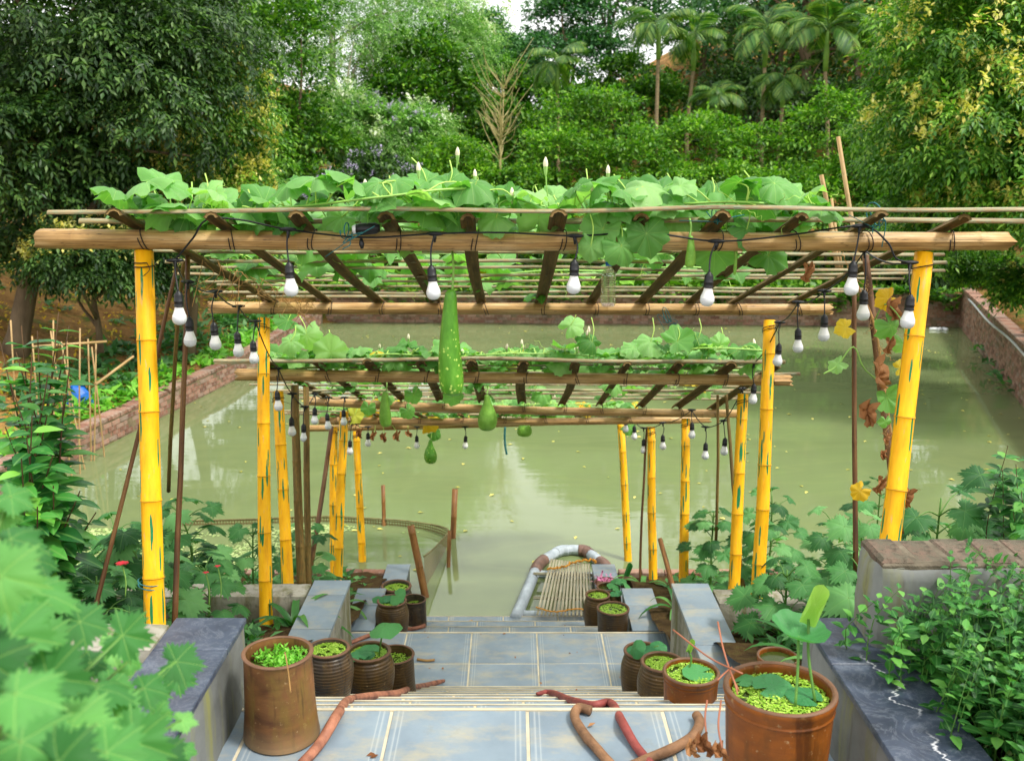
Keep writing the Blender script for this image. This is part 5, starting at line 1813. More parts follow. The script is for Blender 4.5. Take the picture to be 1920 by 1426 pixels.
obj("light_cable", tube(smooth_path(pts, 150), .0042, 6), MAT["black"], None, True, "black string light cable draped along the front beam", "cable")
left = [(357, 650, 4.75, 352, 528, 4.75), (405, 656, 5.15, 404, 546, 5.15), (448, 669, 5.6, 447, 574, 5.6), (477, 682, 6.1, 479, 602, 6.1), (523, 770, 7.0, 522, 690, 7.0), (548, 817, 7.4, 548, 738, 7.4), (571, 828, 7.75, 571, 762, 7.75),
        (590, 795, 8.2, 590, 738, 8.2), (616, 805, 8.6, 616, 745, 8.6), (645, 797, 8.9, 646, 745, 8.9), (656, 852, 9.4, 660, 790, 9.4), (690, 837, 9.9, 690, 800, 9.9)]
T2 = [T[0]]
for j, q in enumerate(left):
    T2.append(bulb(*q, "white bulb on the left side cable, %s going down from the front post" % ORD[j], "bulbs down the left side"))
full = []
for a, b in zip(T2[:-1], T2[1:]):
    L = np.linalg.norm(b - a)
    full.append(sag(a, b, .05 * L, 7)[:-1])
obj("light_cable", tube(np.vstack(full + [T2[-1][None]]), .0042, 6), MAT["black"], None, True, "black string light cable looping down the left side of the pergolas", "cable")
right = [(1618, 601, 4.7, 1622, 470, 4.72), (1544, 640, 5.3, 1546, 545, 5.3), (1496, 661, 5.8, 1497, 566, 5.8), (1457, 686, 6.3, 1462, 604, 6.3), (1411, 757, 7.0, 1414, 680, 7.0), (1391, 800, 7.4, 1392, 728, 7.4), (1357, 853, 7.9, 1357, 788, 7.9), (1322, 861, 8.25, 1323, 800, 8.25),
         (1297, 822, 8.6, 1297, 768, 8.6), (1243, 843, 9.2, 1243, 792, 9.2), (1207, 850, 9.6, 1207, 802, 9.6), (1189, 824, 10.0, 1190, 788, 10.0), (1173, 810, 10.2, 1173, 786, 10.2)]
T3 = [T[-1]]
for j, q in enumerate(right):
    T3.append(bulb(*q, "white bulb on the right side cable, %s going down from the front post" % ORD[j], "bulbs down the right side"))
full = []
for a, b in zip(T3[:-1], T3[1:]):
    L = np.linalg.norm(b - a)
    full.append(sag(a, b, .05 * L, 7)[:-1])
obj("light_cable", tube(np.vstack(full + [T3[-1][None]]), .0042, 6), MAT["black"], None, True, "black string light cable looping down the right side of the pergolas", "cable")
low = [(782, 841, 10.5, 782, 800, 10.45), (872, 841, 10.5, 872, 800, 10.45)]
for j, q in enumerate(low):
    bulb(*q, "small far bulb under the lowest beam, %s" % ("left one" if j == 0 else "right one"), "bulbs under the lowest beam")

# loose lamp holder and twine on the front beam
a = at(690, 428, 4.2)
e = empty("lamp_holder", a, "spare black lamp holder with white end tied to the front beam", "lamp holder")
obj("holder_body", tube(np.array([at(668, 430, 4.2), at(676, 430, 4.2), at(704, 428, 4.2), at(712, 428, 4.2)]), [.022, .026, .024, .015], 12), MAT["black"], e)
obj("white_end", tube(np.array([at(661, 431, 4.2), at(668, 430, 4.2)]), [.016, .022], 12), MAT["white_plastic"], e)
obj("dangling_tab", tube(np.array([at(677, 446, 4.19), at(678, 458, 4.19), at(679, 466, 4.19)]), [.006, .012, .006], 8), MAT["black"], e)
for (px, py, d, r, lab) in [(1345, 402, 4.2, .035, "blue-green twine knotted round a slat near the front bulb on the right"), (1640, 402, 4.2, .05, "blue-green twine knot with a loose end above the sixth front bulb"), (650, 432, 4.2, .03, "green twine loop beside the spare lamp holder"), (1250, 590, 6.5, .05, "bundle of blue and pink twine tied to the rear beam"), (283, 1092, 4.33, .05, "blue twine tied round the foot of the front left post")]:
    c = at(px, py, d)
    rg = np.random.default_rng(px)
    sh = [tie(c, (0, 0, 1) if "foot" in lab else (1, 0, .2), r, px, False)]
    for k_ in range(4):
        p = c + np.array([rg.normal() * .01, -.03, -.02])
        sh.append(tube(smooth_path([p, p + np.array([rg.normal() * .04, -.01, rg.uniform(-.04, .03)]), p + np.array([rg.normal() * .07, -.01, rg.uniform(-.12, .05)])], 8), .0022, 4))
    obj("twine", join(sh), MAT["twine"], None, True, lab, "twine")
p = at(947, 800, 10.4)
obj("dangling_strap", tube(smooth_path([p, at(946, 815, 10.4), at(947, 835, 10.4), at(950, 852, 10.4)], 12), [.012] * 13, 5), MAT["twine"], None, True, "dark strap end dangling from the lowest beam", "strap")
# ------------------------------------------------------------------ pots on the stairs
def tread_z(y):
    if y < L1Y: return L1Z
    for y0, y1, z in tread[:8]:
        if y0 <= y < y1: return z
    if y < L2Y1: return L2Z
    for y0, y1, z in tread[8:]:
        if y0 <= y < y1: return z
    return L2Z - .17 * 4


DW = join([(np.array([[math.cos(a) * .5, math.sin(a) * .5, 0] for a in np.linspace(0, 6.283, 7)[:6]]), [np.array([[0, 1, 2, 3], [0, 3, 4, 5]])], np.zeros((6, 2)))])


def jar_profile(kind, r, h):
    """outer then inner profile (r, z); returns profile and the water level"""
    if kind == "cyl":
        o = [(r * .95, 0), (r * 1.09, .004), (r * 1.10, h * .04), (r * 1.07, h * .12), (r * 1.01, h * .4), (r * .985, h * .7), (r * .97, h * .9), (r * .985, h * .97), (r * 1.01, h * .985), (r * 1.0, h), (r * .93, h * 1.003), (r * .905, h * .98), (r * .90, h * .80)]
        wl = h * .84
    elif kind == "tub":
        o = [(r * .80, 0), (r * .85, .004), (r * .87, h * .1), (r * .92, h * .45), (r * .96, h * .75), (r * .975, h * .86), (r * 1.0, h * .875), (r * .985, h * .89), (r * .985, h * .90), (r * 1.005, h * .93), (r * 1.03, h * .965), (r * 1.02, h * .99), (r * .99, h), (r * .94, h * .995), (r * .90, h * .96), (r * .90, h * .8)]
        wl = h * .92
    elif kind == "tubshort":
        o = [(r * .86, 0), (r * .90, .004), (r * .92, h * .2), (r * .96, h * .6), (r * .98, h * .83), (r * 1.0, h * .86), (r * .99, h * .89), (r * 1.03, h * .93), (r * 1.03, h * .975), (r * .99, h), (r * .93, h * .99), (r * .90, h * .94), (r * .89, h * .8)]
        wl = h * .93
    else:  # bellied jar with narrow rim
        o = [(r * .66, 0), (r * .72, .004), (r * .86, h * .2), (r * .97, h * .45), (r * 1.0, h * .62), (r * .96, h * .76), (r * .87, h * .87), (r * .815, h * .915), (r * .81, h * .935), (r * .865, h * .95), (r * .875, h * .98), (r * .84, h), (r * .77, h * .995), (r * .735, h * .96), (r * .74, h * .82)]
        wl = h * .93
    return o, wl


def pot(x, y, r, h, kind, mat, label, seed, weed=1.0, tilt=0.0, z=None, dead=0):
    rg = np.random.default_rng(seed)
    zb = tread_z(y) if z is None else z
    c = np.array([x, y, zb])
    e = empty("clay_pot" if kind != "jar" else "ceramic_jar", c, label, "pot" if kind != "jar" else "jar", "water pots on the stairs")
    o, wl = jar_profile(kind, r, h)
    pr = smooth_path(np.column_stack([o, np.zeros(len(o))]), len(o) * 3)[:, :2]
    body_o = obj("pot_body", lathe(pr, 36, c, .008 if kind != "cyl" else .02, seed), MAT[mat], e)
    ktop = int(np.argmax(pr[:, 1])); lo = max(0, ktop - 5); hi = min(len(pr), ktop + 5)
    rp = pr[lo:hi].copy()
    cen = rp.mean(0); rp = cen + (rp - cen) * 1.0
    nrm = np.gradient(rp, axis=0); nrm = np.stack([nrm[:, 1], -nrm[:, 0]], -1); nrm /= np.maximum(np.linalg.norm(nrm, axis=1), 1e-6)[:, None]
    obj("rim", lathe(rp + nrm * .0015, 36, c, .008 if kind != "cyl" else .02, seed), MAT["rim"], body_o)
    ri = {"cyl": .9, "tub": .90, "tubshort": .895, "jar": .74}[kind] * r
    water_o = obj("water", (np.vstack([[[x, y, zb + wl - .004]], np.stack([x + ri * np.cos(np.linspace(0, 6.283, 25)), y + ri * np.sin(np.linspace(0, 6.283, 25)), np.full(25, zb + wl - .004)], -1)]),
                  [np.stack([np.zeros(24, int), np.arange(1, 25), np.arange(2, 26)], -1)], None), MAT["potwater"], e)
    if weed > 0:
        n = int(2600 * weed * (r / .13) ** 2)
        rr = ri * np.sqrt(rg.random(n)) * .985
        th = rg.random(n) * 6.283
        P = np.stack([x + rr * np.cos(th), y + rr * np.sin(th), zb + wl + rg.uniform(-.002, .006, n)], -1)
        # open gaps where dark water shows
        g = np.array([rg.uniform(-.75, .75, 2) * ri for _ in range(7)])
        dist = np.min(np.linalg.norm(P[:, None, :2] - np.array([x, y]) - g[None], axis=2), axis=1)
        P = P[dist > .013 + .010 * np.sin(P[:, 0] * 90) * np.sin(P[:, 1] * 80)]
        M = frame(rnd_dirs(len(P), rg) * np.array([1, 1, .12]), unit(np.array([0, 0, 1.0]) + rnd_dirs(len(P), rg) * .35)) * rg.uniform(.0045, .0085, len(P))[:, None, None]
        obj("duckweed", scatter(DW, M, P), MAT["duckweed"], water_o, kind="stuff")
    return e, zb + wl


pot(-.815, 3.19, .122, .318, "cyl", "pot_brown", "tall brown cylindrical pot with mossy weed at the left wall, nearest on the left", 1, .0)
# clump of water weed inside
rg = np.random.default_rng(3)
n = 900
rr, th = .105 * np.sqrt(rg.random(n)), rg.random(n) * 6.283
keep = (np.cos(th - .9) * rr > -.035)
P = np.stack([-.815 + rr * np.cos(th), 3.19 + rr * np.sin(th), L1Z + .262 + rg.random(n) * .032], -1)[keep]
obj("water_weed", foliage(P, rnd_dirs(len(P), rg) + [0, 0, .6], KITE, .017, rg, -.2), MAT["lettuce"], None, True, "mossy green weed floating in the tall brown pot", "water weed", kind="stuff")
obj("dry_stalk", tube(smooth_path([at(534, 1222, 3.36), at(537, 1236, 3.24), at(542, 1270, 3.235), at(545, 1298, 3.235)], 12), .0022, 5), MAT["dry_stem"], None, True, "thin dry seed stalk hanging over the rim of the tall brown pot", "stalk")

J = {}
J["l2"] = pot(-.922, 4.61, .122, .30, "jar", "pot_dark", "dark ribbed jar full of duckweed behind the tall brown pot", 2)
J["l3"] = pot(-.766, 4.90, .136, .305, "jar", "pot_olive", "brown ribbed jar with round lily leaves, right of the dark one", 3, .7)
J["l4"] = pot(-.675, 5.22, .12, .29, "cyl", "pot_olive", "narrow olive jar behind the brown lily jar", 4, .4)
J["l5"] = pot(-.95, 7.34, .135, .345, "jar", "pot_olive", "brown jar with small lily leaves on the lower left landing", 5, .8)
J["l6"] = pot(-.81, 7.68, .10, .37, "cyl", "pot_dark", "slim dark jar tucked behind the lower left lily jar", 6, .8)
J["l7"] = pot(-1.0, 8.05, .15, .50, "jar", "pot_dark", "rearmost dark jar on the lower left kerb", 7, .9)
J["r1"] = pot(.811, 2.75, .163, .43, "tub", "pot_orange", "big orange-brown glazed pot with tall lotus leaves, nearest on the right", 8, 1.0)
J["r2"] = pot(.80, 4.08, .124, .285, "tubshort", "pot_orange", "medium orange-brown pot with a floating leaf, third of the right row", 9)
J["r3"] = pot(.775, 4.72, .128, .34, "jar", "pot_olive", "olive brown jar with duckweed and dead leaves between two pots on the right", 10, .9)
J["r4"] = pot(.735, 5.16, .122, .35, "jar", "pot_olive", "olive brown jar crowded with lily leaves, farthest of the right row", 11, .0)
J["r5"] = pot(.80, 7.33, .125, .285, "tubshort", "pot_dark", "dark straight-sided pot on the lower right step", 12, .8)
J["r6"] = pot(.72, 7.80, .12, .36, "jar", "pot_olive", "brown jar behind the dark straight pot near the raft", 13, .8)
J["r7"] = pot(.84, 8.12, .12, .46, "jar", "pot_olive", "jar with upright leaves at the foot of the right kerb", 14, .0)
e, _ = pot(1.19, 4.1, .09, .2, "tub", "pot_orange", "small clay pot in the bed behind the big orange pot", 15, .0, z=H(2.33))
# pink flowers in a bowl by the raft
c = at(1136, 1100, 9.1)
e = empty("flower_bowl", c, "shallow clay bowl of pink petals beside the raft", "bowl")
obj("bowl", lathe([(.05, -.02), (.08, 0), (.105, .05), (.11, .055), (.10, .05), (.07, .015), (.0005, .01)], 20, c), MAT["rim"], e)
P = c + np.stack([rg.normal(0, .045, 120), rg.normal(0, .045, 120), .045 + rg.random(120) * .03], -1)
obj("petals", foliage(P, rnd_dirs(120, rg), KITE, .035, rg, 0), MAT["pink_petal"], e, kind="stuff")


# ---- lotus and lily leaves
def lotus_outline(notch):
    def f(t):
        r = 1 + .02 * math.cos(9 * t) + .015 * math.cos(14 * t + 1)
        if notch and abs(t) > 2.95: r *= .35 + (math.pi - abs(t)) * 0
        return r
    return f


LOT = {}
for nm, cup, wave in (("flat", .02, .03), ("bowl", -.42, .05), ("droop", .35, .06), ("roll", -1.3, .05)):
    LOT[nm] = {}
    sh = leaf_radial(lotus_outline(nm == "flat"), 32, 4, cup, 0, wave, 5, seed=hash(nm) % 7 if False else len(nm))
    if nm == "roll":
        V = sh[0].copy()
        an = V[:, 0] * 1.9
        an = V[:, 0] * 2.5
        V[:, 0], V[:, 2] = np.sin(an) * .36, (1 - np.cos(an)) * .36 + .05 * V[:, 1] ** 2
        V[:, 1] += .75
        sh = (V, sh[1], sh[2])
    for mk in ("lotus", "lotus_dark", "lotus_pale"):
        me = mesh("lotus_leaf", sh); me.materials.append(MAT[mk]); LOT[nm][mk] = me


def lotus(name, label, base, leaves, seed, cat="water plant"):
    """leaves: (centre, size, shape, material, normal)"""
    rg = np.random.default_rng(seed)
    e = empty(name, base, label, cat)
    for (c, s_, shp, mk, nr, *foot) in leaves:
        c = np.array(c, float)
        M = frame(np.array([.3, -.1, 1.0]) if shp == "roll" else np.array([rg.normal(), rg.normal(), 0.01]), unit(np.array(nr, float))) * s_
        inst("leaf", LOT[shp][mk], e, c, M)
        if c[2] - base[2] > .03:
            q = np.array([base[0] + (c[0] - base[0]) * .6, base[1] + (c[1] - base[1]) * .6, base[2]])
            if foot: q = foot[0]
            obj("stalk", tube(smooth_path([q, (q + c) / 2 + np.array([rg.normal() * .008, 0, .01]), c], 8), .0045, 6), MAT["green_stem"], e)
    return e


def potxy(k): return np.array(J[k][0].location[:2])


def flat_leaves(k, n, s, seed, mk="lotus_dark"):
    rg = np.random.default_rng(seed)
    z = J[k][1]
    c = potxy(k)
    out = []
    for j in range(n):
        a, r = rg.random() * 6.283, rg.uniform(.02, .075)
        out.append(((c[0] + math.cos(a) * r, c[1] + math.sin(a) * r, z + .008 + .004 * j), s * rg.uniform(.75, 1.15), "flat", mk, (rg.normal() * .12, rg.normal() * .12 - .1, 1)))
    return out


w = J["r1"][1]
c = potxy("r1")
lotus("lotus_plant", "lotus with broad bowl leaf and half-rolled leaf in the big orange pot", (c[0], c[1], w), [
    (at(1497, 1192, 3.02), .088, "bowl", "lotus", (-.12, -.75, 1), atz(1491, 1325, w)), (at(1516, 1160, 3.05), .070, "roll", "lotus_pale", (-.35, -1, .1), atz(1529, 1318, w)),
    ((c[0] - .01, c[1] + .045, w + .012), .062, "flat", "lotus_dark", (.1, -.15, 1)), ((c[0] + .07, c[1] - .01, w + .01), .055, "flat", "lotus_dark", (0, -.05, 1)), ((c[0] - .09, c[1] + .09, w + .01), .04, "flat", "lotus_dark", (0, 0, 1))], 1)
lotus("lotus_plant", "lotus with a tall round leaf above the brown ribbed jar on the left", (potxy("l3")[0], potxy("l3")[1], J["l3"][1]), [(at(722, 1172, 5.25), .088, "droop", "lotus", (.25, -1.0, .8))] + flat_leaves("l3", 4, .055, 2), 2)
lotus("water_lily", "small lily leaves in the lower left brown jar", (potxy("l5")[0], potxy("l5")[1], J["l5"][1]), [(at(746, 1118, 7.7), .075, "flat", "lotus", (.2, -1.4, .8)), (at(712, 1120, 7.9), .06, "droop", "lotus", (-.5, -.6, 1))] + flat_leaves("l5", 3, .06, 3), 3)
lotus("water_lily", "single floating round leaf in the medium orange pot", (potxy("r2")[0], potxy("r2")[1], J["r2"][1]), [((potxy("r2")[0] + .03, potxy("r2")[1] + .0, J["r2"][1] + .01), .07, "flat", "lotus_dark", (.0, -.1, 1)), (at(1290, 1218, 4.5), .035, "roll", "lotus_pale", (.3, -.8, .8))], 4)
lotus("water_lily", "crowded lily leaves in the farthest olive jar of the right row", (potxy("r4")[0], potxy("r4")[1], J["r4"][1]), flat_leaves("r4", 6, .06, 5) + [(at(1192, 1215, 5.5), .055, "droop", "lotus_dark", (-.8, -.6, .6)), (at(1235, 1210, 5.6), .05, "droop", "lotus_dark", (.8, -.3, .8))], 5)
lotus("water_lily", "upright rounded leaves in the jar at the foot of the right kerb", (potxy("r7")[0], potxy("r7")[1], J["r7"][1]), [(at(1160, 1085, 8.7), .07, "droop", "lotus", (-.6, -1, .6)), (at(1180, 1098, 8.6), .07, "droop", "lotus", (.6, -1, .4)), (at(1150, 1100, 8.6), .06, "flat", "lotus", (0, -.8, 1)), (at(1172, 1076, 8.8), .07, "roll", "lotus", (.5, -.9, .5)), (at(1155, 1112, 8.5), .06, "flat", "lotus_dark", (0, -.8, 1))], 6)
# bent dry reeds and withered lotus leaf over the big pot
e = empty("withered_lotus_stalks", at(1370, 1270, 3.0), "red-brown withered lotus stalks leaning over the big orange pot", "dry stalks")
for pts in ([at(1262, 1180, 3.3), at(1330, 1232, 3.1), at(1392, 1262, 2.95)], [at(1346, 1165, 3.2), at(1356, 1215, 3.1), at(1372, 1265, 3.0), at(1386, 1295, 2.98)], [at(1372, 1250, 3.05), at(1358, 1262, 2.95), at(1345, 1275, 2.92)],
            [at(1326, 1312, 3.0), at(1322, 1345, 2.95), at(1326, 1390, 2.85)], [at(1352, 1312, 2.95), at(1347, 1360, 2.85), at(1354, 1402, 2.8)], [at(1368, 1255, 3.0), at(1378, 1280, 2.95), at(1383, 1302, 2.93)]):
    obj("stalk", tube(smooth_path(pts, 12), .0028, 6), M_plain("red_dry_stalk", S(150, 92, 66), .6) if "red_dry_stalk" not in bpy.data.materials else bpy.data.materials["red_dry_stalk"], e)
for (px, py, s_) in ((1322, 1412, .065), (1352, 1425, .055), (1300, 1420, .05)):
    M = frame(np.array([.3, -.3, -1.0]), np.array([-.4, -1, .3])) * s_
    inst("withered_leaf", CRUMPLED[px % 3], e, at(px, py - 22, 2.84), M)

# ------------------------------------------------------------------ hoses on the steps
def on_steps(pts, lift):
    """pixel path laid on the stairs: [(px,py,y)]"""
    out = []
    for px, py, y in pts:
        p = aty(px, py, y)
        out.append(p)
    return out


def hose(pix, r, mat, label, lift=None):
    P = []
    for px, py in pix:
        # march the pixel ray to the stairs
        for d in np.linspace(2.2, 9.5, 900):
            q = at(px, py, d)
            if q[2] <= tread_z(q[1]) + r * 1.0:
                break
        q[2] = max(q[2], tread_z(q[1]) + r)
        P.append(q)
    C_ = smooth_path(P, 70)
    k_ = np.linspace(0, 1, len(C_))
    R_ = r * (1 + .03 * np.sin(k_ * 17 + r * 900) + .015 * np.sin(k_ * 41)) * np.interp(k_, [0, .93, 1], [1, 1, .62] if pix[0][1] > 1400 else [1, 1, 1]) * np.interp(k_, [0, .08, 1], [.45, 1, 1] if pix[0][0] == 1006 else [1, 1, 1])
    return obj("hose", tube(C_, R_, 12), MAT[mat], None, True, label, "hose")


hose([(560, 1440), (600, 1395), (635, 1335), (655, 1312), (700, 1304), (745, 1300), (770, 1290), (800, 1284), (832, 1276)], .0185, "hose", "red-brown hose lying across the left steps beside the tall pot")
hose([(1006, 1301), (1035, 1299), (1070, 1312), (1110, 1322), (1145, 1318), (1165, 1350), (1190, 1395), (1225, 1440)], .0165, "hose_red", "dull red hose with a sharp bend on the right of the steps")
hose([(1108, 1333), (1085, 1328), (1078, 1345), (1098, 1380), (1120, 1405), (1150, 1440)], .0175, "hose_brown", "brown hose end curving left of the red hose")
hose([(1306, 1340), (1312, 1355), (1300, 1378), (1265, 1402), (1215, 1424), (1180, 1438)], .018, "hose_brown", "muddy hose piece curving up to the right of the red hose")
hose([(656, 1205), (690, 1192), (715, 1184), (745, 1180), (775, 1178), (797, 1172)], .016, "hose", "far end of the red-brown hose on the lower landing")

# ------------------------------------------------------------------ raft
ra = atz(968, 1158, .05); rbp = atz(1003, 1080, .05)
e = empty("raft", (.35, 9.3, 0), "small bamboo-slat raft with grey pipe floats moored at the stairs", "raft")
def pipe(pix, r, mat, name, z=.04):
    return obj(name, tube(smooth_path([atz(px, py, z) for px, py in pix], 14), r, 14), MAT[mat], e)
zz = .05
pipe([(966, 1160), (984, 1118), (1003, 1072)], .055, "pvc", "float_pipe", zz)
pipe([(1003, 1072), (1010, 1058), (1020, 1049)], .062, "pvc_joint", "pipe_elbow", zz)
pipe([(1020, 1049), (1032, 1042), (1042, 1036)], .055, "pvc", "float_pipe", zz)
pipe([(1042, 1036), (1052, 1032), (1064, 1031)], .060, "pvc", "pipe_elbow", zz)
pipe([(1062, 1031), (1074, 1030), (1086, 1031)], .055, "pvc", "float_pipe", zz)
pipe([(1085, 1031), (1097, 1032), (1107, 1039)], .062, "pvc_joint", "pipe_elbow", zz)
pipe([(1107, 1039), (1116, 1045), (1124, 1052)], .055, "pvc", "float_pipe", zz)
pipe([(1124, 1052), (1134, 1059), (1140, 1068)], .062, "pvc_joint", "pipe_elbow", zz)
pipe([(1140, 1068), (1146, 1090), (1152, 1130)], .055, "pvc", "float_pipe", zz)
pipe([(998, 1076), (1020, 1077), (1142, 1082)], .045, "pvc", "cross_pipe", zz - .03)
pipe([(966, 1150), (1000, 1153), (1140, 1156)], .045, "pvc", "cross_pipe", zz - .03)
NS = 15
for j in range(NS):
    t = (j + .5) / NS
    a = atz(1004 + t * 112, 1151 + t * 3, .135); b = atz(1032 + t * 74, 1047 + t * 9, .135)
    wv = .034
    P = smooth_path([a, (a + b) / 2 + [0, 0, RNG.normal() * .004], b], 6)
    obj("slat", channel(P, .0215, .010, (RNG.normal() * .04, 0, 1), 3, 40), MAT["raft_slat"], e)
for py in (1075, 1120):
    obj("batten", tube(np.array([atz(1000, py, .105), atz(1120, py + 3, .105)]), .016, 6), MAT["raft_slat"], e)
sh = []
P = smooth_path([atz(1028, 1068, .16), atz(1060, 1062, .16), atz(1085, 1052, .17), atz(1112, 1050, .16), atz(1118, 1056, .15)], 60)
off = np.stack([RNG.normal(0, .008, len(P)), RNG.normal(0, .012, len(P)), np.abs(RNG.normal(0, .008, len(P)))], -1)
obj("rope", tube(P + off, .010, 6), MAT["rope"], e)
obj("rope", tube(smooth_path([atz(1005, 1138, .15), atz(1040, 1146, .155), atz(1080, 1140, .155), atz(1112, 1148, .15)], 20) + np.random.default_rng(1).normal(0, .006, (22, 3)) * [1, 1, .3], .007, 5), MAT["rope"], e)

# ------------------------------------------------------------------ stakes and fish net
def stake(tx, ty, bx, by, r, label, sink=.5):
    b = atz(bx, by, 0)
    a = aty(tx, ty, b[1] + (.03 if tx == bx else .12))
    b2 = b + unit(b - a) * sink
    obj("bamboo_stake", bamboo(b2, a, r, r * .95, .3, int(tx), .004, .004, 10, True), MAT["stake"], None, True, label, "stake")
    return a, b


s1 = stake(718, 909, 719, 985, .024, "thin pinkish bamboo stake at the far edge of the fish net")
s2 = stake(853, 916, 850, 1008, .034, "thick dark bamboo stake standing in the pond beyond the net corner")
s3 = stake(843, 994, 842, 1062, .022, "short brown stake in front of the thick one")
s4 = stake(770, 985, 797, 1118, .038, "leaning bamboo stake nearest the stairs holding the net")
npts = [atz(340, 985, 0), atz(480, 982, 0), atz(600, 978, 0), atz(719, 984, 0), atz(790, 992, 0), atz(838, 1008, 0), atz(835, 1030, 0), atz(815, 1070, 0), atz(796, 1105, 0)]
C = smooth_path(npts, 80)
e = empty("fish_net", (C[:, 0].mean(), C[:, 1].mean(), 0), "fine brown fish net pen sagging round the duckweed patch", "net")
n = len(C)
hgt = .05 + .10 * np.abs(np.interp(np.arange(n), [0, n * .5, n * .72, n - 1], [.1, .3, .9, 3.0])) 
V = np.vstack([C + [0, 0, -.2], C + np.stack([0 * hgt, 0 * hgt, hgt], -1)])
L = np.concatenate([[0], np.cumsum(np.linalg.norm(np.diff(C, axis=0), axis=1))])
U = np.vstack([np.stack([L, 0 * L], -1), np.stack([L, hgt + .2], -1)])
k = np.arange(n - 1)
obj("mesh_panel", (V, [np.stack([k, k + 1, k + 1 + n, k + n], -1)], U), MAT["net"], e)
obj("float_line", tube(C + np.stack([0 * hgt, 0 * hgt, hgt], -1), .008, 6), MAT["net_rope"], e)

# duckweed inside the pen and loose leaves on the pond
rg = np.random.default_rng(8)
n = 26000
x, y = rg.uniform(-5.5, -.75, n), rg.uniform(9.4, 11.6, n)
nz = np.sin(x * 2.1 + 1.2 * np.sin(y * 2)) + np.sin(y * 3.1 + x) + .8 * np.sin(x * 5 - y * 4)
dens = np.clip(-.30 * (x + 1.7) + .38 * nz, 0, .9)
lim = np.interp(x, np.sort(C[:, 0]), C[np.argsort(C[:, 0]), 1]) - .1
kp = (rg.random(n) < dens) & (y < lim)
P = np.stack([x, y, np.full(n, .006)], -1)[kp]
M = frame(rnd_dirs(len(P), rg) * [1, 1, .01], np.tile([0, 0, 1.0], (len(P), 1))) * rg.uniform(.014, .038, len(P))[:, None, None]
obj("floating_duckweed", scatter(DW, M, P), MAT["pond_weed"], None, True, "pale green duckweed floating inside the fish net pen", "duckweed", kind="stuff")
n = 300
y = 9.5 + 16.5 * rg.random(n) ** 1.1
x = pond_l(y) + (pond_r(y) - pond_l(y)) * rg.random(n)
cl = rg.random(n) < .35
x = np.where(cl, np.round(x / 1.9) * 1.9 + rg.normal(0, .18, n), x)
P = np.stack([np.clip(x, pond_l(y) + .1, pond_r(y) - .1), y, np.full(n, .008)], -1)
M = frame(rnd_dirs(n, rg) * [1, 1, .02], unit(np.array([0, 0, 1.0]) + rnd_dirs(n, rg) * .1)) * rg.uniform(.04, .10, n)[:, None, None]
obj("floating_leaves", scatter(kite(.55), M, P), MAT["floating_leaf"], None, True, "fallen yellow leaves scattered over the pond", "fallen leaves", kind="stuff")

# crumbs and dead leaves on the stairs
n = 110
y = rg.uniform(2.6, 8.3, n)
x = rg.uniform(-.95, .95, n)
P = np.stack([x, y, np.array([tread_z(v) for v in y]) + .006], -1)
M = frame(rnd_dirs(n, rg) * [1, 1, .05], unit(np.array([0, 0, 1.0]) + rnd_dirs(n, rg) * .4)) * rg.uniform(.012, .035, n)[:, None, None]
obj("leaf_crumbs", scatter(kite(.5), M, P), MAT["dry_leaf"], None, True, "small dead leaf crumbs scattered over the stairs", "dead leaves", kind="stuff")
obj("twig", tube(smooth_path([aty(782, 1238, 6.68), aty(800, 1239, 6.66), aty(815, 1238, 6.67)], 8) * [1, 1, 0] + [0, 0, L2Z + .012], .009, 6), MAT["dry_stem"], None, True, "short twig lying on the lower landing", "twig")
obj("twig", tube(smooth_path([(-.62, 8.2, H(4.02) + .012), (-.50, 8.28, H(4.02) + .015), (-.36, 8.38, H(4.02) + .012)], 8), .011, 6), MAT["dry_stem"], None, True, "twig lying on the lowest dry step at the water", "twig")

# blue sheet and trellis sticks on the left bank, floating bottles at the far right
p = at(138, 632, 15.5)
V, F, U = lathe([(.0005, .30), (.10, .28), (.16, .18), (.20, .06), (.24, 0)], 14, (0, 0, 0), .12, 4)
V = V + np.random.default_rng(2).normal(0, .012, V.shape)
obj("blue_sheet", (V + [p[0], p[1], float(ground_z(p[0], p[1])) - .02], F, U), MAT["blue_plastic"], None, False, "crumpled bright blue plastic sheet on the left bank", "plastic sheet")
for j, px in enumerate((1752, 1762, 1771)):
    b = atz(px, 617, .02)
    e = empty("floating_bottle", b, "%s of three pale plastic bottles floating at the far right corner" % ("leftmost", "middle", "rightmost")[j], "bottle", "floating bottles")
    a = j * .8
    ax = np.array([math.cos(a), math.sin(a), 0])
    obj("bottle_body", tube(np.array([b - ax * .13, b - ax * .12, b + ax * .06, b + ax * .10, b + ax * .13]), [.01, .05, .05, .02, .015], 10), MAT["white_plastic"], e)
    obj("cap", tube(np.array([b + ax * .13, b + ax * .15]), .018, 8), MAT["blue_plastic"], e)
st = [(20, 600, 15, 840, 12.5), (95, 620, 140, 850, 13), (150, 615, 135, 830, 13.4), (165, 635, 150, 790, 14), (180, 640, 148, 780, 14), (115, 640, 175, 800, 13.6), (60, 630, 75, 850, 13), (125, 640, 130, 800, 14), (172, 650, 190, 770, 14.2), (100, 600, 95, 860, 12.8)]
ORD2 = ["leftmost", "second", "third", "fourth", "fifth", "sixth", "seventh", "eighth", "ninth", "rightmost"]
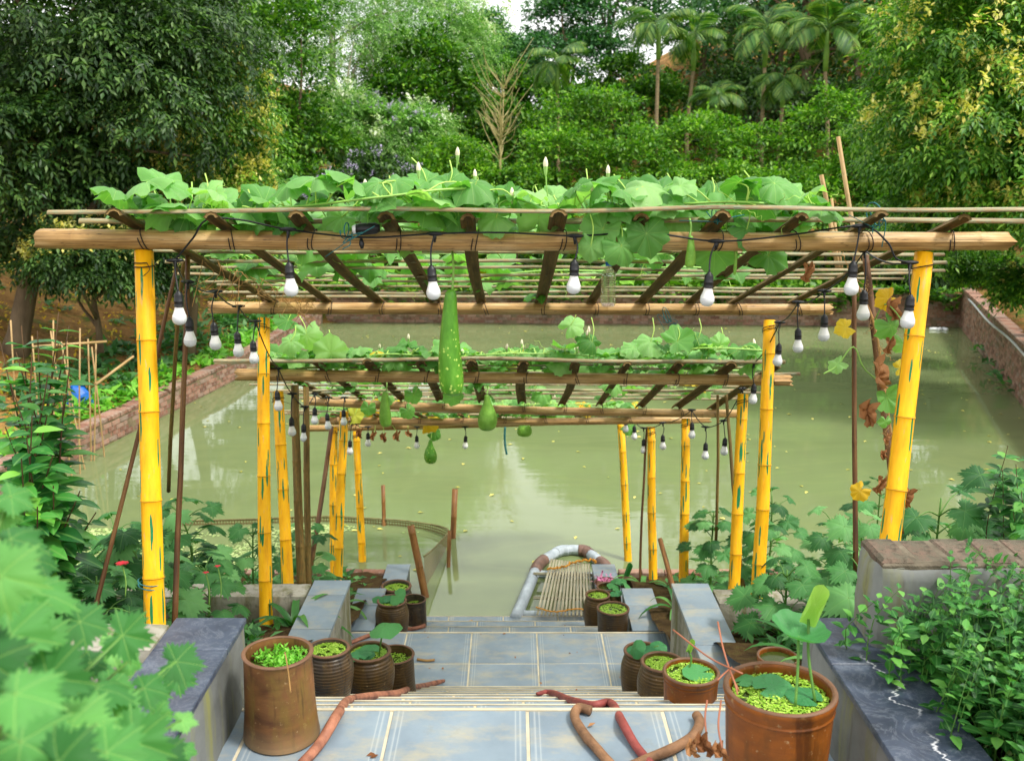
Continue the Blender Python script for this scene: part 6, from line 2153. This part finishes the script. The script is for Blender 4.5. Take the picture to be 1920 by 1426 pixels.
for j, (tx, ty, bx, by, d) in enumerate(sorted(st)):
    p = at(tx, ty, d); q = at(bx, by, d)
    q[2] = min(q[2], float(ground_z(q[0], q[1])))
    obj("garden_stake", tube(smooth_path([q, (p + q) / 2 + [RNG.normal() * .03, 0, 0], p], 6), .011, 6), MAT["stick"], None, True, "thin dry bean stake on the left bank, %s of ten by its top" % ORD2[j] if j in (0, 9) else "thin dry bean stake on the left bank, %s of ten counting from the left" % ORD2[j], "stake", "bean stakes on the left bank")
for j, (tx, ty, bx, by) in enumerate([(200, 640, 60, 650), (250, 668, 180, 720)]):
    obj("garden_stake", tube(np.array([at(tx, ty, 14), at(bx, by, 13.4)]), .018, 6), MAT["stick"], None, True, ("horizontal bean pole across the stakes on the left bank", "fallen bamboo pole lying on the left bank slope")[j], "stake")
# ------------------------------------------------------------------ nearby plants
def holly_outline(t):
    a = abs(t)
    r = (.76 + .24 * (.5 + .5 * math.cos(6 * t)) ** .9) * (1 - .30 * (a / math.pi) ** 1.6)
    tooth = abs(((t * 30 / 6.283) % 1) - .5) * 2
    r *= .83 + .22 * tooth
    if a > 2.75: r *= .45
    return r


def holly_meshes(mk, n=5):
    out = []
    for s_ in range(n):
        sh = leaf_radial(holly_outline, 60, 4, cup=(.25, .4, .1, .5, .3)[s_], fold=(.15, .3, .2, .1, .35)[s_], wave=(.04, .05, .06, .03, .05)[s_], wfreq=(6, 5, 7, 6, 4)[s_], seed=60 + s_, pleat=.10, veins=6)
        me = mesh("leaf", sh); me.materials.append(MAT[mk]); out.append(me)
    return out


HOLLY, NEAR = holly_meshes("holly_leaf"), holly_meshes("near_leaf")


def lobed_plant(base, height, nleaf, size, spread, seed, label, meshes=HOLLY, name="lobed_leaf_plant", lean=(0, 0), cat="plant", group=None, tilt=.35):
    rg = np.random.default_rng(seed)
    base = np.array(base, float)
    e = empty(name, base, label, cat, group)
    top = base + np.array([lean[0], lean[1], height])
    S_ = smooth_path([base - [0, 0, .04], (base + top) / 2 + rg.normal(size=3) * .03, top], 10)
    obj("main_stem", tube(S_, np.linspace(.011, .005, len(S_)), 7), MAT["green_stem"], e)
    pet = []
    for k_ in range(nleaf):
        t = (k_ + .6) / nleaf
        a = k_ * 2.4 + rg.normal() * .3
        q = S_[min(len(S_) - 1, int(t * (len(S_) - 1)))]
        out = np.array([math.cos(a), math.sin(a), 0])
        reach = spread * (1 - .55 * t) * rg.uniform(.7, 1.15)
        p = q + out * reach + np.array([0, 0, rg.uniform(.02, .12)])
        sz = size * (1 - .3 * t) * rg.uniform(.75, 1.15)
        nr = unit(out * tilt + np.array([rg.normal() * .2, rg.normal() * .2 - .25, 1.0]))
        M = frame(out + np.array([0, 0, -.35]), nr) * sz
        inst("leaf", meshes[rg.integers(len(meshes))], e, p, M)
        pet.append(tube(smooth_path([q, (q + p) / 2 + [0, 0, .03], p], 6), np.linspace(.0045, .003, 7), 5))
    obj("petioles", join(pet), MAT["green_stem"], e, kind="stuff")
    return e


# foreground plant, lower left, out of focus
fg = [(-.62, 1.28, 2.72), (-.70, 1.62, 2.6), (-.98, 1.45, 2.6), (-.52, 1.15, 2.55), (-.95, 1.95, 2.55)]
near_leaves = [(20, 930, 1.6, .07), (60, 1110, 1.4, .10), (20, 1190, 1.3, .10), (150, 1165, 1.6, .085), (230, 1190, 1.7, .09), (330, 1240, 1.75, .085), (270, 1290, 1.65, .075), (180, 1290, 1.5, .10), (90, 1270, 1.3, .10),
               (130, 1360, 1.3, .105), (250, 1390, 1.4, .10), (40, 1390, 1.15, .10), (200, 1410, 1.25, .09), (300, 1420, 1.45, .075), (70, 1200, 1.5, .09), (20, 1010, 1.4, .08), (110, 1430, 1.1, .09), (240, 1240, 1.8, .05), (170, 1240, 1.75, .055),
               (30, 1300, 1.05, .09), (70, 1050, 1.7, .07), (0, 1080, 1.2, .09), (215, 1340, 1.5, .08), (150, 1430, 1.4, .08), (340, 1350, 1.75, .05), (60, 1330, 1.4, .08), (-20, 1240, 1.2, .09), (110, 1130, 1.8, .07), (0, 960, 1.6, .06)]
rg = np.random.default_rng(12)
b = np.array([-.95, 1.35, H(1.78)])
e = empty("foreground_plant", b, "blurred pale green lobed-leaf plant filling the lower left corner", "plant")
pet = []
hub = [np.array([-.80, 1.30, 2.75]), np.array([-.90, 1.7, 2.6]), np.array([-.72, 1.2, 2.62]), np.array([-.95, 1.25, 3.0])]
for h_ in hub:
    obj("main_stem", tube(smooth_path([b + rg.normal(size=3) * [.08, .08, 0], (b + h_) / 2 + rg.normal(size=3) * .03, h_], 10), np.linspace(.012, .006, 11), 7), MAT["green_stem"], e)
near_leaves = near_leaves + [(px + rg.normal() * 55 + 10, py + abs(rg.normal()) * 60 + 15, d * 1.12, s_ * .8) for px, py, d, s_ in near_leaves]
for (px, py, d, s_) in near_leaves:
    p = at(px, py, d)
    q = hub[int(np.argmin([np.linalg.norm(p - h_) for h_ in hub]))]
    out = p - q
    nr = unit(np.array([rg.normal() * .5, -.7 + rg.normal() * .45, 1.0]))
    M = frame(np.array([out[0] + rg.normal() * .1 + .12, out[1] * .3, -.10 + rg.normal() * .06]), nr) * s_ * .62
    inst("leaf", NEAR[rg.integers(5)], e, p, M)
    pet.append(tube(smooth_path([q, (q + p) / 2 + [0, 0, .02], p], 6), np.linspace(.0045, .003, 7), 5))
obj("petioles", join(pet), MAT["green_stem"], e, kind="stuff")

# lobed plants in the beds
LP = [(-3.3, 4.9, 2.45, .55, 12, .20, .30, "lobed-leaf plant left of the leaning thin pole, largest of the left bed"), (-2.55, 4.5, 2.3, .42, 11, .17, .25, "lobed-leaf plant just left of the front left post"), (-2.35, 5.4, 2.75, .45, 11, .17, .26, "lobed-leaf plant behind the front left post"),
      (-3.0, 5.8, 2.9, .55, 12, .19, .30, "tall lobed-leaf plant rising against the pond behind the left bed"), (-1.95, 5.9, 2.9, .35, 9, .14, .22, "small lobed-leaf plant between the first two left posts"), (-3.6, 5.7, 2.8, .6, 12, .2, .3, "lobed-leaf plant beside the hibiscus-like shrub"),
      (-2.5, 7.3, 3.4, .40, 10, .16, .25, "lobed-leaf plant below the cross wall left of the second post"), (-3.3, 7.6, 3.45, .45, 10, .17, .25, "lobed-leaf plant at the edge of the duckweed water"), (-1.95, 7.1, 3.4, .62, 10, .15, .22, "lobed-leaf plant with a bluish tip beside the second left post"),
      (2.35, 5.2, 2.7, .75, 14, .19, .32, "tall lobed-leaf plant in the middle of the right bed"), (1.85, 4.9, 2.6, .45, 11, .18, .26, "lobed-leaf plant right of the second row right post"), (2.9, 5.0, 2.6, .62, 13, .19, .30, "lobed-leaf plant left of the front right post's foot"),
      (1.65, 5.6, 2.85, .40, 10, .16, .24, "dark lobed-leaf plant under the right posts"), (3.5, 5.0, 2.55, .62, 12, .19, .30, "lobed-leaf plant behind the brick-topped wall"), (4.1, 5.6, 2.7, .7, 12, .2, .32, "lobed-leaf plant at the right end behind the brick-topped wall"),
      (1.9, 7.2, 3.4, .62, 12, .17, .26, "lobed-leaf plant between the far right posts"), (1.75, 8.2, 3.65, .60, 11, .16, .24, "lobed-leaf plant nearest the water on the right"), (2.6, 7.6, 3.5, .62, 12, .18, .28, "lobed-leaf plant behind the right cross wall"), (3.2, 6.9, 3.3, .6, 12, .18, .28, "lobed-leaf plant far behind the thin dark pole"),
      (-4.0, 6.9, 3.3, .75, 14, .2, .32, "lobed-leaf plant at the far left behind the cross wall"), (-2.9, 6.9, 3.3, .62, 13, .18, .3, "lobed-leaf plant directly behind the left cross wall"), (-1.75, 8.0, 3.6, .5, 11, .15, .24, "lobed-leaf plant between the two thin left posts near the water"),
      (-2.9, 4.1, 2.2, .5, 12, .2, .28, "lobed-leaf plant in front of the leaning thin pole"), (-2.05, 4.6, 2.4, .35, 10, .16, .22, "low lobed-leaf plant at the foot of the upright dark pole"), (-3.9, 4.4, 2.3, .6, 13, .2, .3, "lobed-leaf plant under the glossy shrub"),
      (2.1, 5.7, 2.85, .62, 14, .19, .3, "lobed-leaf plant behind the right cross wall's end"), (2.55, 4.4, 2.35, .55, 12, .18, .26, "lobed-leaf plant between the thin dark pole and the brick-topped wall"), (3.0, 5.9, 2.9, .85, 14, .2, .32, "tallest lobed-leaf plant below the hanging yellow leaf"), (2.3, 8.4, 3.7, .7, 13, .17, .28, "lobed-leaf plant at the water behind the second row right post"),
      (3.1, 8.0, 3.6, .8, 13, .18, .3, "lobed-leaf plant at the pond edge right of the posts"), (3.7, 6.2, 3.0, .8, 14, .2, .3, "lobed-leaf plant behind the front right post"), (4.6, 6.6, 3.1, .95, 14, .21, .34, "lobed-leaf plant near the right frame edge"),
      (-2.75, 5.05, 2.55, .62, 14, .22, .32, "big lobed-leaf plant between the leaning pole and the front left post"), (-2.1, 5.15, 2.6, .5, 12, .19, .27, "bushy lobed-leaf plant right behind the upright dark pole"), (-3.35, 4.4, 2.3, .62, 14, .22, .32, "big lobed-leaf plant below the glossy shrub's shoots"), (-2.45, 6.9, 3.3, .75, 14, .19, .3, "tall lobed-leaf plant between the cross wall and the duckweed pen"),
      (1.62, 4.2, 2.3, .3, 8, .18, .2, "broad dark-leaved plant behind the half-rolled lotus leaf")]
for j, (x, y, h, hh, nl, sz, sp, lab) in enumerate(LP):
    lobed_plant((x, y, H(h)), hh * 1.25, nl + 12, sz * .88, sp * 1.15, 200 + j, lab, group="lobed-leaf plants in the beds")

# ---- strap-leaved lilies
def strap_plant(base, n, L, w, seed, label, mk="strap_leaf", name="strap_leaf_plant", up=1.1, cat="plant", group="strap-leaved plants"):
    rg = np.random.default_rng(seed)
    base = np.array(base, float)
    e = empty(name, base, label, cat, group)
    for k_ in range(n):
        a = k_ * 2.399 + rg.normal() * .3
        d = np.array([math.cos(a), math.sin(a), 0])
        l = L * rg.uniform(.7, 1.1)
        el = rg.uniform(.5, up)
        pos, ang = base.copy(), el * 1.25
        C = [pos.copy()]
        for s_ in range(8):
            pos = pos + (d * math.cos(ang) + np.array([0, 0, math.sin(ang)])) * l / 8
            C.append(pos.copy())
            ang -= rg.uniform(.14, .32)
        C = np.array(C)
        T_ = unit(np.gradient(C, axis=0))
        S2 = unit(np.cross(T_, [0, 0, 1.0]))
        N2 = np.cross(S2, T_)
        ww = w * np.array([.6, .85, 1, 1, 1, .9, .75, .5, .06]) * .5
        V = np.concatenate([C - S2 * ww[:, None] + N2 * ww[:, None] * .3, C, C + S2 * ww[:, None] + N2 * ww[:, None] * .3])
        U = np.concatenate([np.stack([-ww / w * .25, np.arange(9) / 9], -1), np.stack([0 * ww, np.arange(9) / 9], -1), np.stack([ww / w * .25, np.arange(9) / 9], -1)])
        k2 = np.arange(8)
        F = np.concatenate([np.stack([k2, k2 + 1, k2 + 10, k2 + 9], -1), np.stack([k2 + 9, k2 + 10, k2 + 19, k2 + 18], -1)])
        obj("leaf", (V, [F], U), MAT[mk], e)
    return e


strap_plant((-1.42, 6.02, H(2.98)), 8, .42, .05, 1, "strap-leaved plant at the foot of the second left post")
strap_plant((-1.62, 6.75, H(3.3)), 9, .6, .05, 2, "arching strap-leaved plant behind the left cross wall")
strap_plant((-2.2, 6.8, H(3.3)), 9, .65, .05, 3, "long arching strap-leaved plant among the left lobed plants")
strap_plant((1.42, 3.95, H(2.2)), 12, .38, .035, 4, "dark grassy plant beside the small clay pot on the right")
strap_plant((1.45, 4.45, H(2.4)), 10, .42, .035, 5, "dark grassy plant between the tiled wall and the broad leaf on the right")
strap_plant((-1.40, 7.5, H(3.5)), 6, .35, .04, 6, "strap-leaved tuft beside the lower left kerb")
strap_plant((1.3, 7.4, H(3.45)), 7, .35, .04, 7, "strap-leaved tuft beside the lower right kerb")
strap_plant((1.22, 8.7, H(3.85)), 6, .4, .05, 8, "strap-leaved tuft at the water beside the raft")
strap_plant((-1.35, 8.3, H(3.8)), 6, .45, .05, 9, "strap-leaved tuft by the rearmost jar on the left")
strap_plant((1.62, 2.75, H(1.75)), 9, .34, .022, 10, "striped spider plant on the right at the edge of the black stone", "stripe_leaf", "spider_plant")
strap_plant((1.72, 2.45, H(1.75)), 10, .36, .022, 11, "striped spider plant in the lower right corner", "stripe_leaf", "spider_plant")
strap_plant((1.55, 3.0, H(1.75)), 7, .28, .02, 12, "striped spider plant in the middle of the small-leaved shrub", "stripe_leaf", "spider_plant")
strap_plant((1.95, 3.05, H(1.75)), 5, .5, .025, 13, "striped spider plant standing upright near the right frame edge", "stripe_leaf", "spider_plant", 1.25)

# ---- red flowers
for j, (px, py, d, lab) in enumerate([(229, 1058, 4.9, "red flower on a thin stalk left of the front left post"), (386, 1074, 5.4, "red flower bud right of the upright dark pole"), (408, 1062, 5.5, "second red bud just above the first")]):
    p = at(px, py, d)
    q = at(px + 6, py + 60, d)
    e = empty("red_flower", q, lab, "flower")
    obj("stalk", tube(smooth_path([q, (p + q) / 2 + [.01, 0, 0], p], 8), .0035, 5), MAT["vine_stem"], e)
    n = 10 if j == 0 else 5
    ax = unit(np.stack([np.cos(np.arange(n) * 2.4), np.sin(np.arange(n) * 2.4), np.full(n, .35)], -1))
    M = frame(ax, np.tile([0, 0, 1.0], (n, 1))) * (.035 if j == 0 else .02)
    obj("petals", scatter(leaf_strip(3, .9, .3, .1), M, np.tile(p, (n, 1))), MAT["red_petal"], e)

# ---- hibiscus-like shrub on the left
OVATE = leaf_strip(5, .58, .2, .22, .9, .75)
OV = {}
for mk in ("shrub_leaf", "mint_leaf"):
    me = mesh("leaf", OVATE); me.materials.append(MAT[mk]); OV[mk] = me


def leafy_shrub(name, label, base, tips, nper, size, mk, seed, opposite=False, limit=300, cat="shrub", bark="wood_stem", r=.008, leaflen=1.0, start=.25):
    rg = np.random.default_rng(seed)
    base = np.array(base, float)
    e = empty(name, base, label, cat)
    LV = []
    stems = []
    for tp in tips:
        tp = np.array(tp, float)
        st0 = base + np.array([rg.normal() * .05, rg.normal() * .05, 0]) if not isinstance(tp, tuple) else base
        if name == "small_leaved_shrub":
            st0 = np.array([tp[0] + rg.normal() * .05, tp[1] + rg.normal() * .05 + .04, base[2]])
        P = smooth_path([st0, (st0 + tp) / 2 + rg.normal(size=3) * np.array([.05, .05, .03]), tp], 16)
        P_ = P[::3] if opposite else P
        stems.append(tube(P_, np.linspace(r, r * .35, len(P_)), 4, False))
        T_ = unit(np.gradient(P, axis=0))
        for k_ in range(nper):
            t = start + (1 - start) * (k_ + .5) / nper
            i0 = min(len(P) - 1, int(t * (len(P) - 1)))
            a = k_ * (1.571 if opposite else 2.399) + rg.normal() * .25
            for s_ in ((0, math.pi) if opposite else (0,)):
                u = unit(np.cross(T_[i0], [.3, .8, .1])); v_ = np.cross(T_[i0], u)
                out = u * math.cos(a + s_) + v_ * math.sin(a + s_)
                ax = unit(out + T_[i0] * .35 + np.array([0, 0, -.05]))
                nr = unit(T_[i0] * .7 + np.array([0, -.25, 1.0]) + rg.normal(size=3) * .2)
                LV.append((P[i0] + out * .006, frame(ax, nr) * size * rg.uniform(.65, 1.2) * (1.0 if t < .85 else .7)))
    obj("stems", join(stems), MAT[bark], e, kind="stuff")
    camp = np.array([0, 0, CAM_Z])
    LV.sort(key=lambda q: np.linalg.norm(q[0] - camp))
    for p, M in LV[:limit]:
        inst("leaf", OV[mk], e, p, M)
    if len(LV) > limit:
        obj("further_leaves", scatter(OVATE if not opposite else leaf_strip(3, .60, .2, .22, .9, .75), np.array([q[1] for q in LV[limit:]]), np.array([q[0] for q in LV[limit:]])), MAT[mk], e, kind="stuff")
    return e


tips = [at(px, py, d) for px, py, d in ((110, 585, 5.0), (40, 610, 4.9), (60, 660, 4.7), (90, 700, 4.6), (20, 720, 4.5), (60, 780, 4.4), (110, 640, 5.1), (-20, 690, 4.6), (100, 850, 4.5), (40, 860, 4.3), (10, 800, 4.5), (150, 920, 4.7), (180, 960, 4.8), (70, 950, 4.4), (120, 740, 4.7), (70, 620, 4.9), (130, 610, 5.1), (30, 660, 4.8), (90, 770, 4.6), (50, 820, 4.4), (0, 640, 4.7), (130, 690, 4.9), (100, 910, 4.5))]
leafy_shrub("glossy_shrub", "glossy green shrub with pale new shoots at the left edge", (-2.35, 4.6, H(2.3)), tips, 34, .15, "shrub_leaf", 5, start=.1)
tips = [at(px, py, d) for px, py, d in ((1890, 835, 5.2), (1905, 870, 5.1), (1880, 880, 5.2), (1915, 920, 5.0), (1930, 840, 5.3), (1900, 960, 5.1))]
leafy_shrub("bright_shrub", "bright green narrow-leaved shrub tip at the right frame edge", (2.75, 5.1, H(2.6)), tips, 34, .10, "mint_leaf", 6, start=.62, r=.005)
# dense small-leaved shrub on the right
rg = np.random.default_rng(9)
tips = []
for k_ in range(560):
    x = (1.42 if k_ % 3 else 1.30) + 1.15 * rg.random() ** 1.1
    y = 2.15 + 1.02 * rg.random()
    if x < 1.48 and y < 2.75: x += .16
    if x < 1.40: y = max(y, 2.98)
    edge = min(1, (x - 1.18) / .25) * min(1, (3.3 - y) / .15 + .55)
    z = H(1.75) + (.20 + .22 * rg.random()) * (.45 + .55 * edge) + .14 * (y - 2.2) * edge
    tips.append((x - .10 * rg.random(), y - .05, z))
leafy_shrub("small_leaved_shrub", "dense small-leaved green shrub covering the right planter below the brick-topped wall", (1.95, 2.75, H(1.77)), tips, 10, .050, "mint_leaf", 10, True, 300, r=.003, bark="green_stem", start=.22)
tips = [(1.45 + 1.4 * rg.random() ** .8, 3.1 + .25 * rg.random(), H(1.31) + .09 * rg.random()) for k_ in range(46)]
leafy_shrub("trailing_herb", "few thin herb shoots poking over the brick-topped wall", (2.0, 3.15, H(1.6)), tips, 6, .04, "mint_leaf", 11, True, 300, r=.002, bark="green_stem", start=.6)

# ---- low weeds in the beds and vegetables on the left bank
def cover(name, label, pts, size, mk, seed, per=9, cat="ground cover", tpl=None):
    rg = np.random.default_rng(seed)
    P = np.repeat(np.array(pts), per, axis=0)
    n = len(P)
    P = P + rg.normal(size=(n, 3)) * np.array([.5, .5, .12]) * size
    ax = unit(np.stack([rg.normal(size=n), rg.normal(size=n), rg.uniform(.1, 1.2, n)], -1))
    M = frame(ax, unit(np.array([0, 0, 1.0]) + rnd_dirs(n, rg) * .5)) * (size * rg.uniform(.6, 1.2, n))[:, None, None]
    return obj(name, scatter(tpl or leaf_strip(2, .5, .2, .3), M, P), MAT[mk], None, True, label, cat, kind="stuff")


def scatter_on(n, x0, x1, y0, y1, zf, seed, keep=None):
    rg = np.random.default_rng(seed)
    x, y = rg.uniform(x0, x1, n), rg.uniform(y0, y1, n)
    if keep is not None:
        m_ = keep(x, y); x, y = x[m_], y[m_]
    return np.stack([x, y, zf(x, y)], -1)


zl = lambda x, y: H(np.interp(y, [3.4, 6.25, 6.4, 9.15], [2.05, 3.02, 3.2, 3.9]))
cover("bed_weeds", "low weeds covering the soil of the left beds", scatter_on(560, -4.8, -1.45, 3.6, 9.0, zl, 1), .10, "holly_leaf", 1)
cover("bed_weeds", "low weeds covering the soil of the right beds", scatter_on(560, 1.5, 4.8, 3.6, 9.0, zl, 2), .10, "holly_leaf", 2)
zg = lambda x, y: ground_z(x, y) + .03
lb = lambda lo, hi: (lambda x, y: (x < pond_l(y) - lo) & (x > pond_l(y) - hi))
cover("lettuce_rows", "light green leafy vegetables along the left pond wall", scatter_on(900, -8, -5.3, 12.5, 24, zg, 3, lb(.3, .75)), .22, "lettuce", 3, 8, "vegetables")
cover("vegetable_patch", "darker vegetable plants behind the lettuce on the left bank", scatter_on(700, -9, -5.3, 14, 25, zg, 4, lb(.75, 1.7)), .26, "veg_dark", 4, 9, "vegetables")
cover("bank_weeds", "scattered weeds and fallen leaves on the brown left bank", scatter_on(260, -14, -6.5, 11, 26, zg, 5, lb(1.6, 9)), .22, "veg_dark", 5, 6, "weeds")
cover("bank_litter", "yellow fallen leaves on the left bank soil", scatter_on(1500, -14, -6, 11, 26, zg, 6, lb(.8, 9)), .10, "vine_leaf_yellow", 6, 2, "leaf litter", kite(.5))
back = lambda x, y: ground_z(x, y) + .15
cover("far_undergrowth", "green undergrowth along the far bank behind the wall", scatter_on(2200, -9, 15, 27.0, 33, back, 7), .36, "hedge", 7, 7, "undergrowth")
cover("hill_undergrowth", "undergrowth covering the hillside below the trees", scatter_on(2600, -24, 30, 33, 62, back, 8), .66, "mid_tree", 8, 7, "undergrowth")
wy = np.array([17.9, 18.3, 18.9, 20.1, 21.6])
cover("wall_weeds", "weeds growing from the right pond wall at the water", np.stack([pond_r(wy) - .06, wy, 0 * wy + .16], -1), .22, "veg_dark", 9, 12, "weeds")

cx = np.random.default_rng(4).uniform(-5.2, 11.6, 420)
cz = .95 - .62 * np.random.default_rng(5).random(420) ** 1.6 * (.5 + .5 * np.sin(cx * 1.7))
cover("wall_creeper", "dark creeper trailing down the far brick wall to the water", np.stack([cx, np.interp(cx, [-5.3, 0, 6, 12], [26.75, 26.5, 26.2, 25.9]) - .12, cz], -1), .24, "mid_tree", 12, 8, "creeper")
